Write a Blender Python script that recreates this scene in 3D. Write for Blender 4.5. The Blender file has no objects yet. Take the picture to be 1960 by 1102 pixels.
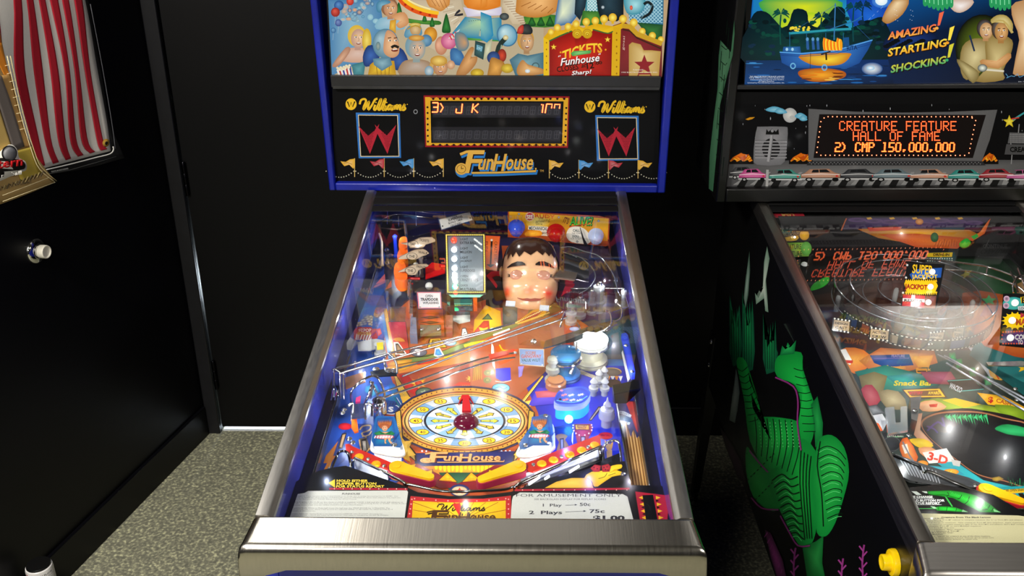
import bpy, math, random
from mathutils import Vector, Matrix
random.seed(11)
S = bpy.context.scene
COL = S.collection
V3 = Vector

# ------------------------------------------------------------------ camera
FPX = 1800.0
CAMP = V3((.06957, -.99763, 1.70006))
YAW, PIT, ROL = .017827, .416095, -.004519
def cam_axes():
    cy, sy, cp, sp = math.cos(YAW), math.sin(YAW), math.cos(PIT), math.sin(PIT)
    r = V3((cy, sy, 0)); f0 = V3((-sy, cy, 0)); u0 = V3((0, 0, 1))
    f = f0*cp - u0*sp; u = u0*cp + f0*sp
    cr, sr = math.cos(ROL), math.sin(ROL)
    return r*cr + u*sr, u*cr - r*sr, f
CR, CU, CF = cam_axes()
cam = bpy.data.objects.new('camera', bpy.data.cameras.new('camera'))
COL.objects.link(cam)
cam.matrix_world = Matrix(((CR.x, CU.x, -CF.x, CAMP.x), (CR.y, CU.y, -CF.y, CAMP.y), (CR.z, CU.z, -CF.z, CAMP.z), (0, 0, 0, 1)))
cam.data.sensor_width = 36; cam.data.sensor_fit = 'HORIZONTAL'
cam.data.lens = FPX/1960*36
cam.data.clip_start = .02
S.camera = cam
def hit(q, p0, n):
    d = CF + CR*((q[0]-980)/FPX) - CU*((q[1]-551)/FPX)
    return CAMP + d*(((V3(p0)-CAMP).dot(n))/d.dot(n))

def prj(P):
    d = V3(P)-CAMP; z = d.dot(CF)
    return (980+FPX*d.dot(CR)/z, 551-FPX*d.dot(CU)/z)

# ------------------------------------------------------------------ world, exposure, ceiling lamps and added dim panels
S.view_settings.view_transform = 'Standard'
S.view_settings.look = 'None'
S.view_settings.exposure = 0.0
S.view_settings.gamma = 1.0
S.view_settings.use_curve_mapping = False
S.cycles.max_bounces = 10
S.cycles.transparent_max_bounces = 24
S.cycles.caustics_reflective = False
S.cycles.caustics_refractive = False
S.cycles.sample_clamp_indirect = 4.0
w = bpy.data.worlds.new('world'); S.world = w; w.use_nodes = True
w.node_tree.nodes['Background'].inputs[0].default_value = (.5, .55, .65, 1)
w.node_tree.nodes['Background'].inputs[1].default_value = .05
CEIL = 2.7
def area(name, loc, sx, sy, power, col=(1, 1, 1), rot=(0, 0, 0)):
    l = bpy.data.lights.new(name, 'AREA'); l.shape = 'RECTANGLE'; l.size = sx; l.size_y = sy
    l.energy = power; l.color = col
    o = bpy.data.objects.new(name, l); COL.objects.link(o); o.location = loc; o.rotation_euler = rot
    return o
def point(name, loc, power, col=(1, 1, 1), rad=.006):
    l = bpy.data.lights.new(name, 'POINT'); l.energy = power; l.color = col; l.shadow_soft_size = rad
    o = bpy.data.objects.new(name, l); COL.objects.link(o); o.location = loc
    return o
area('ceiling_lamp_or_fill', (-.12, .95, CEIL-.02), 1.0, .5, 1.1, (1, .97, .92))  # dim panel added so the blue machine's lockdown bar reflects grey
area('ceiling_lamp_or_fill', (1.25, .95, CEIL-.02), .9, .5, 1.2, (1, .97, .92))  # same kind of added panel, brightens the black machine's lockdown bar
area('ceiling_lamp_or_fill', (-.80, .95, CEIL-.02), .24, .24, 9, (1, .95, .86))
area('ceiling_lamp_or_fill', (-1.3, -.9, CEIL-.02), .5, .5, 130, (1, .96, .88))
area('ceiling_lamp_or_fill', (2.2, -1.1, CEIL-.02), .5, .5, 80, (1, .96, .88))
area('ceiling_lamp_or_fill', (-.9, -2.8, CEIL-.02), .6, .6, 90, (1, .96, .88))

# ------------------------------------------------------------------ colours and materials
_lc = {}
def lin(h):
    if not isinstance(h, str): return h
    if h not in _lc:
        v = [int(h[i:i+2], 16)/255 for i in (0, 2, 4)]
        _lc[h] = tuple(x/12.92 if x <= .04045 else ((x+.055)/1.055)**2.4 for x in v)
    return _lc[h]
def mix(a, b, t):
    a, b = lin(a), lin(b)
    return tuple(a[i]*(1-t)+b[i]*t for i in range(3))
_mc = {}
def newmat(name):
    m = bpy.data.materials.new(name); m.use_nodes = True
    nt = m.node_tree; b = nt.nodes['Principled BSDF']
    return m, nt, b
def mat(name, col='808080', rough=.45, metal=0., noise=.12, scale=40, coat=0., emit=0., bump=0., spec=.5):
    """plain procedural surface: colour varied a little by noise"""
    if name in _mc: return _mc[name]
    m, nt, b = newmat(name)
    tc = nt.nodes.new('ShaderNodeTexCoord'); n = nt.nodes.new('ShaderNodeTexNoise')
    n.inputs['Scale'].default_value = scale; n.inputs['Detail'].default_value = 4
    nt.links.new(tc.outputs['Object'], n.inputs['Vector'])
    r = nt.nodes.new('ShaderNodeValToRGB')
    c = lin(col)
    r.color_ramp.elements[0].color = (*[x*(1-noise) for x in c], 1)
    r.color_ramp.elements[1].color = (*[min(1, x*(1+noise)) for x in c], 1)
    r.color_ramp.elements[0].position = .3; r.color_ramp.elements[1].position = .7
    nt.links.new(n.outputs['Fac'], r.inputs['Fac']); nt.links.new(r.outputs['Color'], b.inputs['Base Color'])
    b.inputs['Roughness'].default_value = rough; b.inputs['Metallic'].default_value = metal
    b.inputs['Coat Weight'].default_value = coat; b.inputs['Specular IOR Level'].default_value = spec
    if emit:
        nt.links.new(r.outputs['Color'], b.inputs['Emission Color']); b.inputs['Emission Strength'].default_value = emit
    if bump:
        bp = nt.nodes.new('ShaderNodeBump'); bp.inputs['Strength'].default_value = bump; bp.inputs['Distance'].default_value = .002
        nt.links.new(n.outputs['Fac'], bp.inputs['Height']); nt.links.new(bp.outputs['Normal'], b.inputs['Normal'])
    _mc[name] = m; return m
def brushed(name, col, rough, sx, sy, sz, amt=.25):
    """brushed metal: noise stretched along the grain drives roughness and colour"""
    if name in _mc: return _mc[name]
    m, nt, b = newmat(name)
    tc = nt.nodes.new('ShaderNodeTexCoord'); mp = nt.nodes.new('ShaderNodeMapping'); n = nt.nodes.new('ShaderNodeTexNoise')
    mp.inputs['Scale'].default_value = (sx, sy, sz); n.inputs['Scale'].default_value = 1; n.inputs['Detail'].default_value = 6
    nt.links.new(tc.outputs['Object'], mp.inputs['Vector']); nt.links.new(mp.outputs['Vector'], n.inputs['Vector'])
    mr = nt.nodes.new('ShaderNodeMapRange'); mr.inputs['To Min'].default_value = rough*(1-amt); mr.inputs['To Max'].default_value = rough*(1+amt)
    nt.links.new(n.outputs['Fac'], mr.inputs['Value']); nt.links.new(mr.outputs['Result'], b.inputs['Roughness'])
    r = nt.nodes.new('ShaderNodeValToRGB'); c = lin(col)
    r.color_ramp.elements[0].color = (*[x*(1-amt*.6) for x in c], 1); r.color_ramp.elements[1].color = (*[min(1, x*(1+amt*.6)) for x in c], 1)
    nt.links.new(n.outputs['Fac'], r.inputs['Fac']); nt.links.new(r.outputs['Color'], b.inputs['Base Color'])
    bp = nt.nodes.new('ShaderNodeBump'); bp.inputs['Strength'].default_value = .06; bp.inputs['Distance'].default_value = .001
    nt.links.new(n.outputs['Fac'], bp.inputs['Height']); nt.links.new(bp.outputs['Normal'], b.inputs['Normal'])
    b.inputs['Metallic'].default_value = 1
    _mc[name] = m; return m
def artmat(name, rough=.3, emit=0., base=1., coat=.4, spec=.5):
    """printed artwork: the colour of every printed shape is stored on the mesh"""
    if name in _mc: return _mc[name]
    m, nt, b = newmat(name)
    a = nt.nodes.new('ShaderNodeAttribute'); a.attribute_name = 'Col'
    n = nt.nodes.new('ShaderNodeTexNoise'); n.inputs['Scale'].default_value = 700; n.inputs['Detail'].default_value = 2
    mr = nt.nodes.new('ShaderNodeMapRange'); mr.inputs['To Min'].default_value = .86*base; mr.inputs['To Max'].default_value = 1.1*base
    tc = nt.nodes.new('ShaderNodeTexCoord'); nt.links.new(tc.outputs['Object'], n.inputs['Vector']); nt.links.new(n.outputs['Fac'], mr.inputs['Value'])
    vm = nt.nodes.new('ShaderNodeVectorMath'); vm.operation = 'SCALE'
    nt.links.new(a.outputs['Color'], vm.inputs[0]); nt.links.new(mr.outputs['Result'], vm.inputs['Scale'])
    nt.links.new(vm.outputs[0], b.inputs['Base Color'])
    b.inputs['Roughness'].default_value = rough; b.inputs['Coat Weight'].default_value = coat; b.inputs['Coat Roughness'].default_value = .08
    b.inputs['Specular IOR Level'].default_value = spec
    if emit:
        nt.links.new(a.outputs['Color'], b.inputs['Emission Color']); b.inputs['Emission Strength'].default_value = emit
    _mc[name] = m; return m
def thin(name, tint='ffffff', refl=1., rough=.0, opacity=0.):
    """thin clear sheet: straight transmission plus a Fresnel reflection"""
    if name in _mc: return _mc[name]
    m = bpy.data.materials.new(name); m.use_nodes = True; nt = m.node_tree; nt.nodes.clear()
    o = nt.nodes.new('ShaderNodeOutputMaterial'); t = nt.nodes.new('ShaderNodeBsdfTransparent'); g = nt.nodes.new('ShaderNodeBsdfGlossy')
    f = nt.nodes.new('ShaderNodeFresnel'); ge = nt.nodes.new('ShaderNodeNewGeometry')
    io = nt.nodes.new('ShaderNodeMath'); io.operation = 'MULTIPLY_ADD'; io.inputs[1].default_value = 1/1.5-1.5; io.inputs[2].default_value = 1.5
    nt.links.new(ge.outputs['Backfacing'], io.inputs[0]); nt.links.new(io.outputs[0], f.inputs['IOR'])   # the same reflection from either face of the sheet
    mu = nt.nodes.new('ShaderNodeMath'); mu.operation = 'MULTIPLY_ADD'; mu.inputs[1].default_value = refl; mu.inputs[2].default_value = opacity; mu.use_clamp = True
    x = nt.nodes.new('ShaderNodeMixShader')
    t.inputs[0].default_value = (*lin(tint), 1); g.inputs[0].default_value = (1, 1, 1, 1); g.inputs['Roughness'].default_value = rough
    nt.links.new(f.outputs[0], mu.inputs[0]); nt.links.new(mu.outputs[0], x.inputs[0])
    nt.links.new(t.outputs[0], x.inputs[1]); nt.links.new(g.outputs[0], x.inputs[2]); nt.links.new(x.outputs[0], o.inputs[0])
    _mc[name] = m; return m
def milky(name, col, trans=.35, rough=.2, emit=0.):
    """translucent plastic"""
    if name in _mc: return _mc[name]
    m, nt, b = newmat(name)
    o = nt.nodes['Material Output']; t = nt.nodes.new('ShaderNodeBsdfTransparent'); x = nt.nodes.new('ShaderNodeMixShader')
    n = nt.nodes.new('ShaderNodeTexNoise'); n.inputs['Scale'].default_value = 60
    mr = nt.nodes.new('ShaderNodeMapRange'); mr.inputs['To Min'].default_value = trans*.85; mr.inputs['To Max'].default_value = trans*1.15
    nt.links.new(n.outputs['Fac'], mr.inputs['Value']); nt.links.new(mr.outputs['Result'], x.inputs[0])
    b.inputs['Base Color'].default_value = (*lin(col), 1); b.inputs['Roughness'].default_value = rough
    if emit: b.inputs['Emission Color'].default_value = (*lin(col), 1); b.inputs['Emission Strength'].default_value = emit
    t.inputs[0].default_value = (*mix(col, 'ffffff', .5), 1)
    nt.links.new(b.outputs[0], x.inputs[1]); nt.links.new(t.outputs[0], x.inputs[2]); nt.links.new(x.outputs[0], o.inputs[0])
    _mc[name] = m; return m

STEEL = brushed('lockbar steel', 'b2ada4', .23, 420, 9, 60, .2)
RAIL = brushed('rail steel', '9d9b98', .34, 300, 8, 300, .2)
DARKRAIL = brushed('dark rail steel', '98938c', .34, 300, 8, 300, .2)
CHROME = mat('chrome wire', 'd8d8da', .12, 1., .05)
WIRE = mat('dark chrome wire', '8c8a86', .16, 1., .05)
BLACK = mat('black satin', '0b0b0c', .5)
BLACKP = mat('black plastic', '111113', .28, coat=.3)
BLUECAB = mat('blue cabinet paint', '0a1a86', .38, coat=.2, noise=.18, scale=14)
INBLUE = mat('blue inner side', '353a94', .22, coat=.6, noise=.25, scale=9, bump=.02)
INBLACK = mat('black inner side', '0a0a0b', .25, coat=.3)
BLACKCAB = mat('black cabinet paint', '050505', .35)
GLASS = thin('playfield glass', 'fbfcfc', .85)
CLEAR = thin('clear plastic', 'eef0f2', 1.8, .05, .06)
ART = artmat('printed art')
ARTLIT = artmat('backlit art', .15, .95, .05, .2)
ARTDIM = artmat('speaker panel art', .5, 0, .9, .04, .1)
ARTGLOW = artmat('lit display', .3, 4.2, .2, 0)
WHITEP = milky('white translucent plastic', 'c8c8c4', .2, .2)
WHITELIT = milky('lit white plastic', 'f6f8ff', .2, .2, 1.3)
RUBBER = mat('white rubber', 'e6e6e2', .5)
SCREW = mat('screw steel', 'c8c8c6', .22, 1.)
AMBER = milky('amber lens', 'f2a01c', .2, .1, .35)
REDP = milky('red plastic', 'd01c20', .15, .15, .12)
ORANGEP = milky('orange plastic', 'f06a20', .1, .2, .15)
BLUEP = milky('blue plastic', '2340d8', .15, .15, .12)
BULB = mat('lit bulb', 'ffffff', .3, emit=9.)

# ------------------------------------------------------------------ mesh builder
WL = {}                                              # world place of every linked object
def cr(pts, n=6, closed=True):
    """Catmull-Rom through 2-D or 3-D points"""
    P = [V3(p) for p in pts]; out = []
    m = len(P); rng = range(m if closed else m-1)
    for i in rng:
        if closed: a, b, c, d = P[i-1], P[i], P[(i+1) % m], P[(i+2) % m]
        else: a, b, c, d = P[max(i-1, 0)], P[i], P[i+1], P[min(i+2, m-1)]
        for k in range(n):
            t = k/n
            out.append(.5*((2*b)+(c-a)*t+(2*a-5*b+4*c-d)*t*t+(3*b-a-3*c+d)*t**3))
    if not closed: out.append(P[-1])
    return out
class M:
    def __init__(s): s.v = []; s.f = []; s.c = []
    def face(s, idx, col=(1, 1, 1)): s.f.append(tuple(idx)); s.c.append(col)
    def add(s, vs, fs, col=(1, 1, 1)):
        o = len(s.v); s.v += [V3(x) for x in vs]; col = lin(col)
        for f in fs: s.f.append(tuple(i+o for i in f)); s.c.append(col)
    def box(s, lo, hi, col='ffffff', X=V3((1, 0, 0)), Y=V3((0, 1, 0)), Z=V3((0, 0, 1)), o=V3((0, 0, 0))):
        vs = [o+X*x+Y*y+Z*z for z in (lo[2], hi[2]) for y in (lo[1], hi[1]) for x in (lo[0], hi[0])]
        s.add(vs, [(0, 2, 3, 1), (4, 5, 7, 6), (0, 1, 5, 4), (2, 6, 7, 3), (0, 4, 6, 2), (1, 3, 7, 5)], col)
        return s
    def prism(s, pts, vec, col='ffffff', cside=None):
        """flat outline swept along vec"""
        n = len(pts); P = [V3(p) for p in pts]; vec = V3(vec)
        nr = V3((0, 0, 0))
        for i in range(n): nr += (P[i]-P[0]).cross(P[(i+1) % n]-P[0])
        if nr.dot(vec) > 0: P.reverse()
        vs = P+[p+vec for p in P]
        s.add(vs, [tuple(range(n)), tuple(range(2*n-1, n-1, -1))], col)
        s.add(vs, [(i, i+n, (i+1) % n+n, (i+1) % n) for i in range(n)], cside or col)
        return s
    def tube(s, path, r=.0016, n=7, closed=False, col='ffffff', cap=True):
        P = [V3(p) for p in path]; m = len(P); o = len(s.v); up = None; col = lin(col)
        for i, p in enumerate(P):
            a = P[i-1] if (i or closed) else P[0]; b = P[(i+1) % m] if (i < m-1 or closed) else P[-1]
            t = (b-a).normalized() if (b-a).length > 1e-9 else V3((0, 0, 1))
            if up is None:
                up = t.orthogonal().normalized()
            up = (up-t*up.dot(t)); up = up.normalized() if up.length > 1e-6 else t.orthogonal().normalized()
            sd = t.cross(up); rr = r[i] if isinstance(r, (list, tuple)) else r
            for k in range(n):
                an = 2*math.pi*k/n; s.v.append(p+(up*math.cos(an)+sd*math.sin(an))*rr)
        for i in range(m if closed else m-1):
            for k in range(n):
                a = o+i*n+k; b = o+i*n+(k+1) % n; j = (i+1) % m
                s.f.append((a, b, o+j*n+(k+1) % n, o+j*n+k)); s.c.append(col)
        if cap and not closed:
            s.f.append(tuple(o+k for k in range(n-1, -1, -1))); s.c.append(col)
            s.f.append(tuple(o+(m-1)*n+k for k in range(n))); s.c.append(col)
        return s
    def lathe(s, c, ax, prof, n=20, col='ffffff', sx=1., sy=1., X=None):
        """profile of (radius, height) turned about the axis ax at c"""
        c = V3(c); ax = V3(ax).normalized(); X = (V3(X)-ax*V3(X).dot(ax)).normalized() if X else ax.orthogonal().normalized(); Y = ax.cross(X)
        o = len(s.v); m = len(prof); col = lin(col)
        for r, h in prof:
            for k in range(n):
                an = 2*math.pi*k/n; s.v.append(c+ax*h+X*(r*sx*math.cos(an))+Y*(r*sy*math.sin(an)))
        for i in range(m-1):
            for k in range(n):
                a = o+i*n+k; b = o+i*n+(k+1) % n
                s.f.append((a, b, b+n, a+n)); s.c.append(col)
        s.f.append(tuple(o+k for k in range(n-1, -1, -1))); s.c.append(col)
        s.f.append(tuple(o+(m-1)*n+k for k in range(n))); s.c.append(col)
        return s
    def ball(s, c, r, ax=(0, 0, 1), n=14, sx=1., sy=1., sz=1., half=False, col='ffffff', X=None):
        a0 = 0 if half else -math.pi/2; k = 7
        s.lathe(c, ax, [(max(r*math.cos(a0+(math.pi/2-a0)*i/k), r*.02), r*sz*math.sin(a0+(math.pi/2-a0)*i/k)) for i in range(k+1)], n, col, sx, sy, X)
        return s
    def build(s, name, m, parent=None, ang=38, bevel=0, label=None):
        vs = s.v
        lo = V3([min(v[i] for v in vs) for i in range(3)]); hi = V3([max(v[i] for v in vs) for i in range(3)])
        ctr = V3(((lo.x+hi.x)/2, (lo.y+hi.y)/2, lo.z))
        me = bpy.data.meshes.new(name); me.from_pydata([v-ctr for v in vs], [], s.f)
        me.polygons.foreach_set('use_smooth', [True]*len(me.polygons))
        at = me.color_attributes.new('Col', 'FLOAT_COLOR', 'CORNER'); buf = []
        for f, c in zip(s.f, s.c):
            if isinstance(c[0], (tuple, list)):
                for x in c: buf += [*x, 1.]
            else: buf += [*c, 1.]*len(f)
        if len(buf) == 4*len(me.loops): at.data.foreach_set('color', buf)
        me.set_sharp_from_angle(angle=math.radians(ang))
        me.materials.append(m)
        ob = bpy.data.objects.new(name, me); COL.objects.link(ob)
        WL[ob.name] = ctr
        if parent: ob.parent = parent; ob.location = ctr-WL[parent.name]
        else: ob.location = ctr
        if bevel:
            b = ob.modifiers.new('bevel', 'BEVEL'); b.width = bevel; b.segments = 2; b.limit_method = 'ANGLE'
        if label: ob['label'] = label
        return ob
def thing(name, label, cat, loc, group=None):
    o = bpy.data.objects.new(name, None); COL.objects.link(o); o.location = loc; o.empty_display_size = .1
    WL[o.name] = V3(loc); o['label'] = label; o['category'] = cat
    if group: o['group'] = group
    return o
def tag(o, label, cat, group=None):
    o['label'] = label; o['category'] = cat
    if group: o['group'] = group
    return o
def struct(o): o['kind'] = 'structure'; return o

# ------------------------------------------------------------------ flat printed artwork
_tc = {}
def glyphs(t, bold=0.):
    k = (t, bold)
    if k not in _tc:
        cu = bpy.data.curves.new('t', 'FONT'); cu.body = t; cu.resolution_u = 2; cu.offset = bold; cu.fill_mode = 'FRONT'
        ob = bpy.data.objects.new('t', cu); me = ob.to_mesh()
        vs = [(v.co.x, v.co.y) for v in me.vertices]; fs = [tuple(p.vertices) for p in me.polygons]
        ob.to_mesh_clear(); bpy.data.objects.remove(ob); bpy.data.curves.remove(cu)
        xs = [a for a, b in vs] or [0, 1]; ys = [b for a, b in vs] or [0, 1]
        _tc[k] = (vs, fs, min(xs), max(xs), min(ys), max(ys))
    return _tc[k]
class Art(M):
    """shapes printed on a plane; positions are read off the photograph and carried onto the plane"""
    EPS = 2.2e-5
    def __init__(s, fn, n):
        super().__init__(); s.fn = fn; s.n = V3(n).normalized(); s.boxes = []; s.o = (0, 0, 1.)
    def tf(s, x=0, y=0, k=1.): s.o = (x, y, k); return s
    def pt(s, q): return (s.o[0]+q[0]/s.o[2], s.o[1]+q[1]/s.o[2])
    def lay(s, px):
        x0 = min(p[0] for p in px); x1 = max(p[0] for p in px); y0 = min(p[1] for p in px); y1 = max(p[1] for p in px)
        l = 1
        for b in s.boxes:
            if b[4] >= l and b[0] < x1 and b[1] > x0 and b[2] < y1 and b[3] > y0: l = b[4]+1
        s.boxes.append((x0, x1, y0, y1, l)); return l
    def put(s, px, faces, cols, raw=False):
        """px already in photo pixels; faces index px; cols one colour or one per face or one per corner"""
        l = s.lay(px); o = len(s.v); up = s.n*(l*s.EPS)
        s.v += [s.fn(p)+up for p in px]
        one = not isinstance(cols, list)
        for i, f in enumerate(faces):
            s.f.append(tuple(j+o for j in f)); s.c.append(lin(cols) if one else cols[i])
    def poly(s, pts, col, c0=None, ctr=None, sm=0):
        if sm: pts = [(p.x, p.y) for p in cr([(a, b, 0) for a, b in pts], sm)]
        px = [s.pt(q) for q in pts]; n = len(px)
        ar = sum(px[i-1][0]*px[i][1]-px[i][0]*px[i-1][1] for i in range(n))
        if ar > 0: px.reverse()
        if c0 is None: s.put(px, [tuple(range(n))], col)
        else:
            c = s.pt(ctr) if ctr else (sum(p[0] for p in px)/n, sum(p[1] for p in px)/n)
            a, b = lin(c0), lin(col)
            s.put(px+[c], [(i, (i+1) % n, n) for i in range(n)], [(b, b, a)]*n)
    def gq(s, pts, cols):
        px = [s.pt(q) for q in pts]; cols = [lin(c) for c in cols]; n = len(px)
        ar = sum(px[i-1][0]*px[i][1]-px[i][0]*px[i-1][1] for i in range(n))
        if ar > 0: px.reverse(); cols.reverse()
        s.put(px, [tuple(range(n))], [tuple(cols)])
    def ell(s, x, y, rx, ry, col, c0=None, rot=0, n=26, off=None):
        ca, sa = math.cos(math.radians(rot)), math.sin(math.radians(rot)); pts = []
        for k in range(n):
            a = 2*math.pi*k/n; u, v = rx*math.cos(a), ry*math.sin(a); pts.append((x+u*ca-v*sa, y+u*sa+v*ca))
        s.poly(pts, col, c0, off)
    def ring(s, x, y, rx, ry, t, col, n=48, ty=None, a0=0., a1=360.):
        ty = t*ry/rx if ty is None else ty; px = []; m = n+1
        for k in range(m):
            a = math.radians(a0+(a1-a0)*k/n); px.append(s.pt((x+rx*math.cos(a), y+ry*math.sin(a))))
        for k in range(m):
            a = math.radians(a0+(a1-a0)*k/n); px.append(s.pt((x+(rx-t)*math.cos(a), y+(ry-ty)*math.sin(a))))
        s.put(px, [(k+1, k, k+m, k+m+1) for k in range(n)], col)
    def line(s, pts, w, col, sm=0, closed=False):
        if sm: pts = [(p.x, p.y) for p in cr([(a, b, 0) for a, b in pts], sm, closed)]
        P = [V3((*s.pt(q), 0)) for q in pts]; w = w/s.o[2]/2; L = []; R = []; n = len(P)
        for i in range(n):
            a = P[i-1] if (i or closed) else P[0]; b = P[(i+1) % n] if (i < n-1 or closed) else P[-1]
            t = (b-a); t = t.normalized() if t.length > 1e-9 else V3((1, 0, 0)); nn = V3((-t.y, t.x, 0))*w
            L.append((P[i]+nn)[:2]); R.append((P[i]-nn)[:2])
        s.put(L+R, [(i, n+i, n+(i+1) % n, (i+1) % n) for i in range(n if closed else n-1)], col)
    def dots(s, pts, r, col, sm=0, step=None, n=8, ry=None):
        if sm: pts = [(p.x, p.y) for p in cr([(a, b, 0) for a, b in pts], sm, False)]
        if step:
            out = []; acc = 0
            for a, b in zip(pts, pts[1:]):
                L = math.dist(a, b)
                while acc < L: out.append((a[0]+(b[0]-a[0])*acc/L, a[1]+(b[1]-a[1])*acc/L)); acc += step
                acc -= L
            pts = out
        if not pts: return
        px = []; fs = []; ry = r if ry is None else ry
        for x, y in pts:
            o = len(px); px += [s.pt((x+r*math.cos(-2*math.pi*k/n), y+ry*math.sin(-2*math.pi*k/n))) for k in range(n)]; fs.append(tuple(range(o, o+n)))
        s.put(px, fs, col)
    def text(s, t, x, y, wd, ht, col, rot=0, shear=0., bold=0., warp=None, quad=None, colb=None):
        """text fitted to a box whose upper-left corner is x, y; or to the quad tl, tr, br, bl"""
        vs, fs, x0, x1, y0, y1 = glyphs(t, bold); px = []; ca, sa = math.cos(math.radians(rot)), math.sin(math.radians(rot))
        if not vs: return
        for a, b in vs:
            u = (a-x0)/(x1-x0 or 1); v = (y1-b)/(y1-y0 or 1)
            if quad:
                p = [quad[0][i]*(1-u)*(1-v)+quad[1][i]*u*(1-v)+quad[2][i]*u*v+quad[3][i]*(1-u)*v for i in (0, 1)]
            else:
                X = u*wd+shear*(1-v)*ht; Y = v*ht
                if warp: Y += warp(u)
                p = (x+X*ca-Y*sa, y+X*sa+Y*ca)
            px.append(s.pt(p))
        if colb:
            a, b = lin(col), lin(colb); ys = [(y1-q[1])/(y1-y0 or 1) for q in vs]
            s.put(px, fs, [tuple(mix(a, b, ys[j]) for j in f) for f in fs])
        else: s.put(px, fs, col)
    def star(s, x, y, r, col, k=5, ri=.42, rot=-90, ry=1., c0=None):
        s.poly([(x+(r if i % 2 == 0 else r*ri)*math.cos(math.radians(rot+180*i/k)), y+ry*(r if i % 2 == 0 else r*ri)*math.sin(math.radians(rot+180*i/k))) for i in range(2*k)], col, c0)
# ------------------------------------------------------------------ the room
def floor_mat():
    m, nt, b = newmat('speckled grey floor')
    tc = nt.nodes.new('ShaderNodeTexCoord')
    v = nt.nodes.new('ShaderNodeTexVoronoi'); v.inputs['Scale'].default_value = 120; v.feature = 'F1'
    n = nt.nodes.new('ShaderNodeTexNoise'); n.inputs['Scale'].default_value = 120; n.inputs['Detail'].default_value = 3
    n2 = nt.nodes.new('ShaderNodeTexNoise'); n2.inputs['Scale'].default_value = 5
    for x in (v, n, n2): nt.links.new(tc.outputs['Object'], x.inputs['Vector'])
    r = nt.nodes.new('ShaderNodeValToRGB'); e = r.color_ramp.elements
    e[0].position = .36; e[0].color = (*lin('66655a'), 1); e[1].position = .48; e[1].color = (*lin('757467'), 1)
    for p, c in ((.56, '878673'), (.63, 'a3a188'), (.72, 'c0be9e')):
        k = e.new(p); k.color = (*lin(c), 1)
    nt.links.new(n.outputs['Fac'], r.inputs['Fac'])
    mx = nt.nodes.new('ShaderNodeMix'); mx.data_type = 'RGBA'; mx.blend_type = 'MULTIPLY'; mx.inputs['Factor'].default_value = .5
    r2 = nt.nodes.new('ShaderNodeValToRGB'); r2.color_ramp.elements[0].color = (.55, .56, .5, 1); r2.color_ramp.elements[1].color = (1.3, 1.3, 1.1, 1)
    nt.links.new(v.outputs['Color'], r2.inputs['Fac'])
    nt.links.new(r.outputs['Color'], mx.inputs['A']); nt.links.new(r2.outputs['Color'], mx.inputs['B'])
    nt.links.new(mx.outputs['Result'], b.inputs['Base Color'])
    b.inputs['Roughness'].default_value = .55; b.inputs['Specular IOR Level'].default_value = .3
    return m
WALLM = mat('black wall paint', '020205', .45, noise=.25, scale=6, spec=.22)
TRIMM = mat('black door trim paint', '101013', .4, noise=.15, spec=.35)
struct(M().box((-2.6, -3.7, -.06), (3.6, 2.7, 0)).build('floor', floor_mat()))
struct(M().box((-2.6, -3.7, CEIL), (3.6, 2.7, CEIL+.06)).build('ceiling', mat('ceiling paint', '6a6a68', .8)))
struct(M().box((3.5, -3.6, 0), (3.6, 2.7, CEIL)).build('wall_right', WALLM))
struct(M().box((-2.6, -3.7, 0), (3.6, -3.6, CEIL)).build('wall_front', WALLM))
CORN = V3((-.994, 1.649, 0)); LT = V3((CORN.x+1.148, CORN.y-.954, 0)).normalized(); LN = V3((LT.y, -LT.x, 0))
def onwall(q, off=0.): return hit(q, CORN+LN*off, LN)
struct(M().box((-5.4, -.06, 0), (.06, 0, CEIL), X=LT, Y=LN, o=CORN).build('wall_left', WALLM))
struct(M().box((-5.3, 0, 0), (-.002, .011, .105), X=LT, Y=LN, o=CORN).build('baseboard_left', WALLM, bevel=.003))
YW = 1.66; DX0, DX1, DH = -.944, -.06, 2.06
b = M().box((-1.2, YW, 0), (DX0-.004, YW+.1, CEIL)).box((DX1+.004, YW, 0), (3.6, YW+.1, CEIL)).box((DX0-.004, YW, DH+.006), (DX1+.004, YW+.1, CEIL))
struct(b.build('wall_back', WALLM))
b = M().box((DX0-.046, YW-.014, 0), (DX0-.004, YW, DH+.06)).box((DX1+.004, YW-.014, 0), (DX1+.06, YW, DH+.06)).box((DX0-.004, YW-.014, DH+.006), (DX1+.004, YW, DH+.06))
struct(b.build('trim_1', TRIMM, bevel=.003))
struct(M().box((DX1+.06, YW-.011, 0), (3.5, YW, .105)).build('baseboard_back', TRIMM, bevel=.003))
dr = M().box((DX0, YW+.004, .017), (DX1, YW+.040, DH)).build('door_1', mat('black door paint', '020203', .45, noise=.2, scale=5, spec=.2)); struct(dr)
for zc in (.875, .215, 1.75):
    M().lathe((DX0+.003, YW-.003, zc-.05), (0, 0, 1), [(.0055, 0), (.0065, .002), (.0065, .033), (.0058, .034), (.0065, .035), (.0065, .067), (.0058, .068), (.0065, .069), (.0065, .1), (.004, .104)], 12).build('hinge', mat('black hinge', '1a1a1d', .3, 1.), dr)
area('corridor_lamp', (-.5, 2.2, .32), .9, .12, 60, (.8, .92, 1.), (math.radians(-90), 0, 0))
struct(M().box((DX0, YW+.004, 0), (DX1, YW+.06, .002)).build('trim_2', mat('pale threshold', 'c8ccd0', .5)))  # pale plate added to catch the light under the door
struct(M().box((-1.2, 2.6, 0), (3.6, 2.7, CEIL)).build('wall_corridor', mat('pale corridor wall', 'c8ccd0', .7)))

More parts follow.
